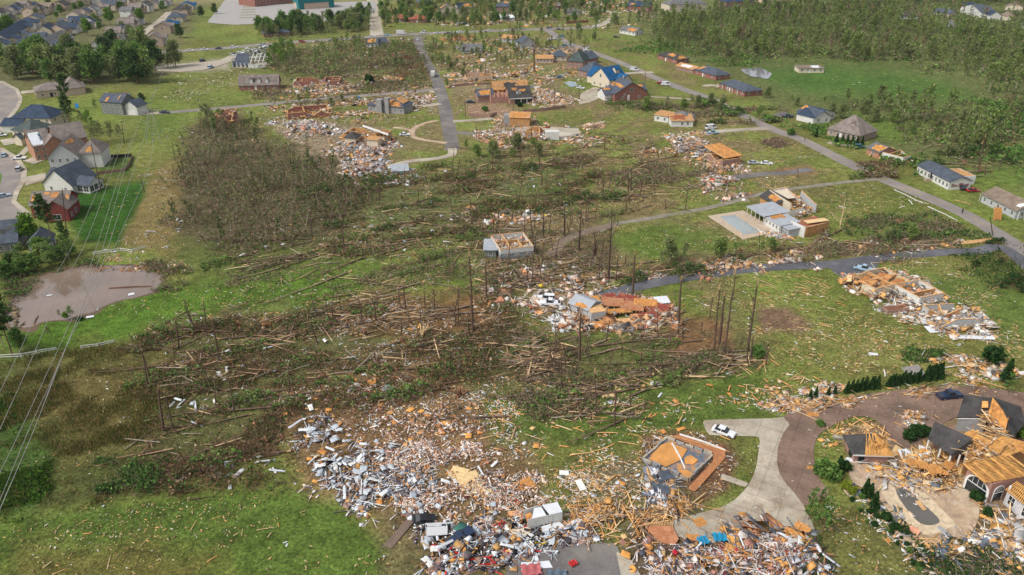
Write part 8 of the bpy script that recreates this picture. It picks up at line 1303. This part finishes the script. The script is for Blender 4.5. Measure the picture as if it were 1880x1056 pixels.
heap([(790, 84), (990, 66), (1000, 100), (900, 125), (800, 130)], 2200, .4, 2.2, PINK + ORG, .8, label="scraps around the grey collapsed roof north of the centre", clump=1.2); heap([(690, 0), (1200, 0), (1190, 48), (700, 52)], 5200, .5, 3.0, PINK + ORG, 1.0, label="scraps strewn among the houses of the top edge", clump=1.2); heap([(330, 140), (430, 130), (420, 190), (300, 180)], 700, .3, 1.2, [((.5, .45, .25), 3), ((.6, .58, .5), 1)], .3, label="straw-coloured scraps on the upper left grass", clump=1)
heap([(860, 385), (980, 378), (1000, 400), (900, 415)], 900, .3, 2.0, PINK + ORG, 1.0, label="orange and white rubble north of the roofless box house"); heap([(1170, 505), (1350, 486), (1560, 462), (1760, 445), (1760, 456), (1560, 474), (1350, 497), (1180, 514)], 3600, .25, 2.0, PINK + ORG, .8, label="boards lining the bank above the dark lane", clump=.8); heap([(1390, 425), (1500, 440), (1520, 430), (1520, 445), (1440, 450)], 500, .3, 1.8, WH, .7, label="boards below the orange-fronted garage wreck")
heap([(900, 480), (1180, 490), (1160, 530), (1000, 590), (880, 560)], 1600, .25, 2.0, PINK, .6, label="scraps between the box house and the parked white vehicles", clump=1.2)
# ------------------------------------------------------------------ litter too fine to count
def litter(name, px, n, s0, s1, pal, label, clump=.8, mix=(.62, .28, .1), yawb=[R(-32), R(-20), R(60)]):
    q = sample(px, int(n * .62), (POND,), clump * 1.4, 17 + n % 13); tag(soup(name, chips(q, .05 + RNG.random(len(q)) * .1, s0 * .55, s1 * .55, pal, mix, yawb, .18), M_JUNK), label, 'litter', kind='stuff')
LP1 = [((.62, .48, .28), 3), ((.64, .62, .56), 1.8), ((.6, .32, .12), 3), ((.36, .22, .13), 2.5), ((.45, .47, .5), .8)]; LP2 = [((.52, .42, .2), 4), ((.6, .57, .46), 1.2), ((.55, .33, .13), 3), ((.24, .16, .08), 2.5)]
for px, n, s0, s1, pal, lab in [
    (lawnN, 5200, .12, .9, LP1, "chips and splinters over the central lawn"), (lowR, 1500, .12, 1.0, LP1, "chips under the criss-crossed planks"), (lawnR, 6000, .12, .8, LP2, "chips and splinters over the right-hand lawn"), ([(1600, 480), (1880, 470), (1880, 660), (1840, 640), (1730, 520)], 2400, .12, .9, LP2, "chips right of the long ruin"),
    (lawnL, 1700, .08, .42, LP2, "fine chips on the lower left lawn"), ([(300, 600), (600, 560), (940, 560), (960, 700), (860, 800), (560, 860), (300, 900)], 12000, .12, .8, LP1 + [((.62, .64, .66), 3), ((.3, .15, .08), 4)], "chips and rags through the flattened brown woods"), ([(60, 650), (300, 620), (310, 880), (60, 920)], 500, .1, .45, LP1, "sparse scraps in the dry meadow"),
    ([(130, 570), (300, 500), (480, 470), (880, 450), (900, 540), (560, 560), (300, 600)], 3600, .12, .6, LP2 + [((.65, .65, .65), 1)], "chips over the green slope beside the pond"), ([(640, 330), (1100, 300), (1140, 430), (860, 480), (640, 450)], 6000, .2, 1.0, LP1 + [((.2, .12, .08), 3)], "chips through the flattened woods across the centre"), ([(1120, 430), (1350, 390), (1430, 440), (1560, 440), (1200, 490)], 2200, .15, .7, LP2, "chips on the lawn left of the swimming pool"), ([(1420, 350), (1640, 340), (1760, 400), (1700, 430), (1540, 420)], 1500, .2, .9, LP2, "chips on the lawn right of the pool house"),
    ([(860, 480), (1140, 470), (1180, 520), (1000, 600), (880, 600)], 2600, .15, 1.0, LP1, "chips around the parked white vehicles"), ([(1040, 190), (1200, 190), (1400, 240), (1560, 300), (1340, 330), (1060, 250)], 4200, .2, 1.1, LP2, "chips over the open lawn above the lane"), ([(1100, 260), (1560, 300), (1440, 360), (1200, 400), (1080, 400)], 4200, .2, 1.0, LP2, "chips over the lawns below the leaning wreck"),
    ([(470, 160), (800, 160), (820, 220), (700, 300), (400, 220)], 6500, .25, 1.2, LP1, "chips over the yards left of the central street"), ([(830, 70), (1060, 100), (1100, 200), (900, 270), (830, 220)], 6500, .25, 1.3, LP1, "chips over the yards right of the central street"), ([(270, 130), (460, 120), (460, 190), (290, 205)], 1500, .25, .9, LP2, "chips on the upper left grass"), ([(250, 215), (500, 195), (360, 230), (330, 260), (250, 300)], 700, .2, .8, LP2, "chips on the lawn around the lattice tower"), ([(130, 360), (270, 340), (215, 450), (130, 440)], 160, .2, .9, LP1, "few scraps on the dark lawn"), ([(260, 310), (340, 300), (330, 450), (220, 460)], 900, .2, 1.0, LP1, "scraps on the dry strip"), ([(160, 462), (360, 448), (340, 500), (240, 486)], 900, .15, .9, LP1, "scraps along the far bank of the pond"),
    ([(330, 230), (640, 290), (650, 450), (330, 450)], 2600, .2, 1.0, LP1 + [((.65, .65, .65), 3)], "rags caught in the thicket"), ([(1180, 10), (1880, 10), (1880, 300), (1500, 190), (1200, 100)], 1600, .4, 1.6, LP1, "scraps blown through the upper right woods"), ([(680, 0), (1180, 0), (1180, 60), (690, 90)], 4200, .4, 2.0, LP1, "scraps over the top-edge yards"), ([(1460, 700), (1880, 720), (1880, 760), (1640, 790), (1500, 900), (1440, 900)], 700, .08, .5, LP1, "fine chips on the paver drive"), ([(1290, 775), (1400, 775), (1480, 940), (1300, 980)], 350, .06, .35, LP1, "fine chips on the concrete drive"), ([(1480, 920), (1600, 930), (1720, 1056), (1560, 1066)], 500, .08, .6, LP1, "chips on the brown lawn by the terrace"), ([(1560, 850), (1780, 870), (1790, 980), (1680, 1000)], 1500, .08, .6, LP1 + [((.6, .55, .5), 3)], "fine rubble on the pool terrace"), ([(1180, 800), (1340, 800), (1360, 860), (1270, 930), (1180, 880)], 900, .1, .9, LP1, "splinters around the foundation pit"), ([(160, 490), (295, 492), (290, 500), (200, 496)], 260, .2, .7, [((.45, .18, .06), 3), ((.5, .4, .3), 1)], "orange flotsam along the far shore")]:
    litter('litter', px, n, s0, s1, pal, lab)

heap([(1640, 888), (1662, 890), (1690, 915), (1686, 935), (1660, 920)], 160, .25, 1.2, WH, .5, label="white strips and boards lying in the shallow end of the terrace pool", soft=.6); panel(1690, 931, .8, 2.2, 10, 3, .35, M_LUM, "brown board floating in the terrace pool", 'board', 'board', ribs=False)

# the air: far things fade a little
m, nt, b = newmat('thin_haze'); nt.nodes.remove(b); v = N(nt, "ShaderNodeVolumePrincipled"); v.inputs['Density'].default_value = .00004; v.inputs['Color'].default_value = (.86, .92, 1, 1); v.inputs['Anisotropy'].default_value = .2; nt.links.new(v.outputs[0], nt.nodes["Material Output"].inputs['Volume'])
tag(G().box(-1500, 1500, -200, 1500, -1, 110).build('haze', m), "thin pale air between the camera and the far houses", 'haze', kind='stuff')

heap([(160, 491), (230, 488), (285, 494), (290, 503), (225, 497), (165, 499)], 260, .2, 1.0, [((.4, .17, .07), 3), ((.5, .42, .32), 1.5), ((.12, .08, .05), 2)], .2, label="rusty flotsam along the far shore of the pond", soft=2)
heap([(20, 590), (20, 560), (44, 522), (52, 528), (30, 566), (40, 600)], 160, .2, 1.4, [((.1, .08, .05), 3), ((.25, .18, .1), 1)], .25, label="dark twigs along the left shore of the pond", soft=2)
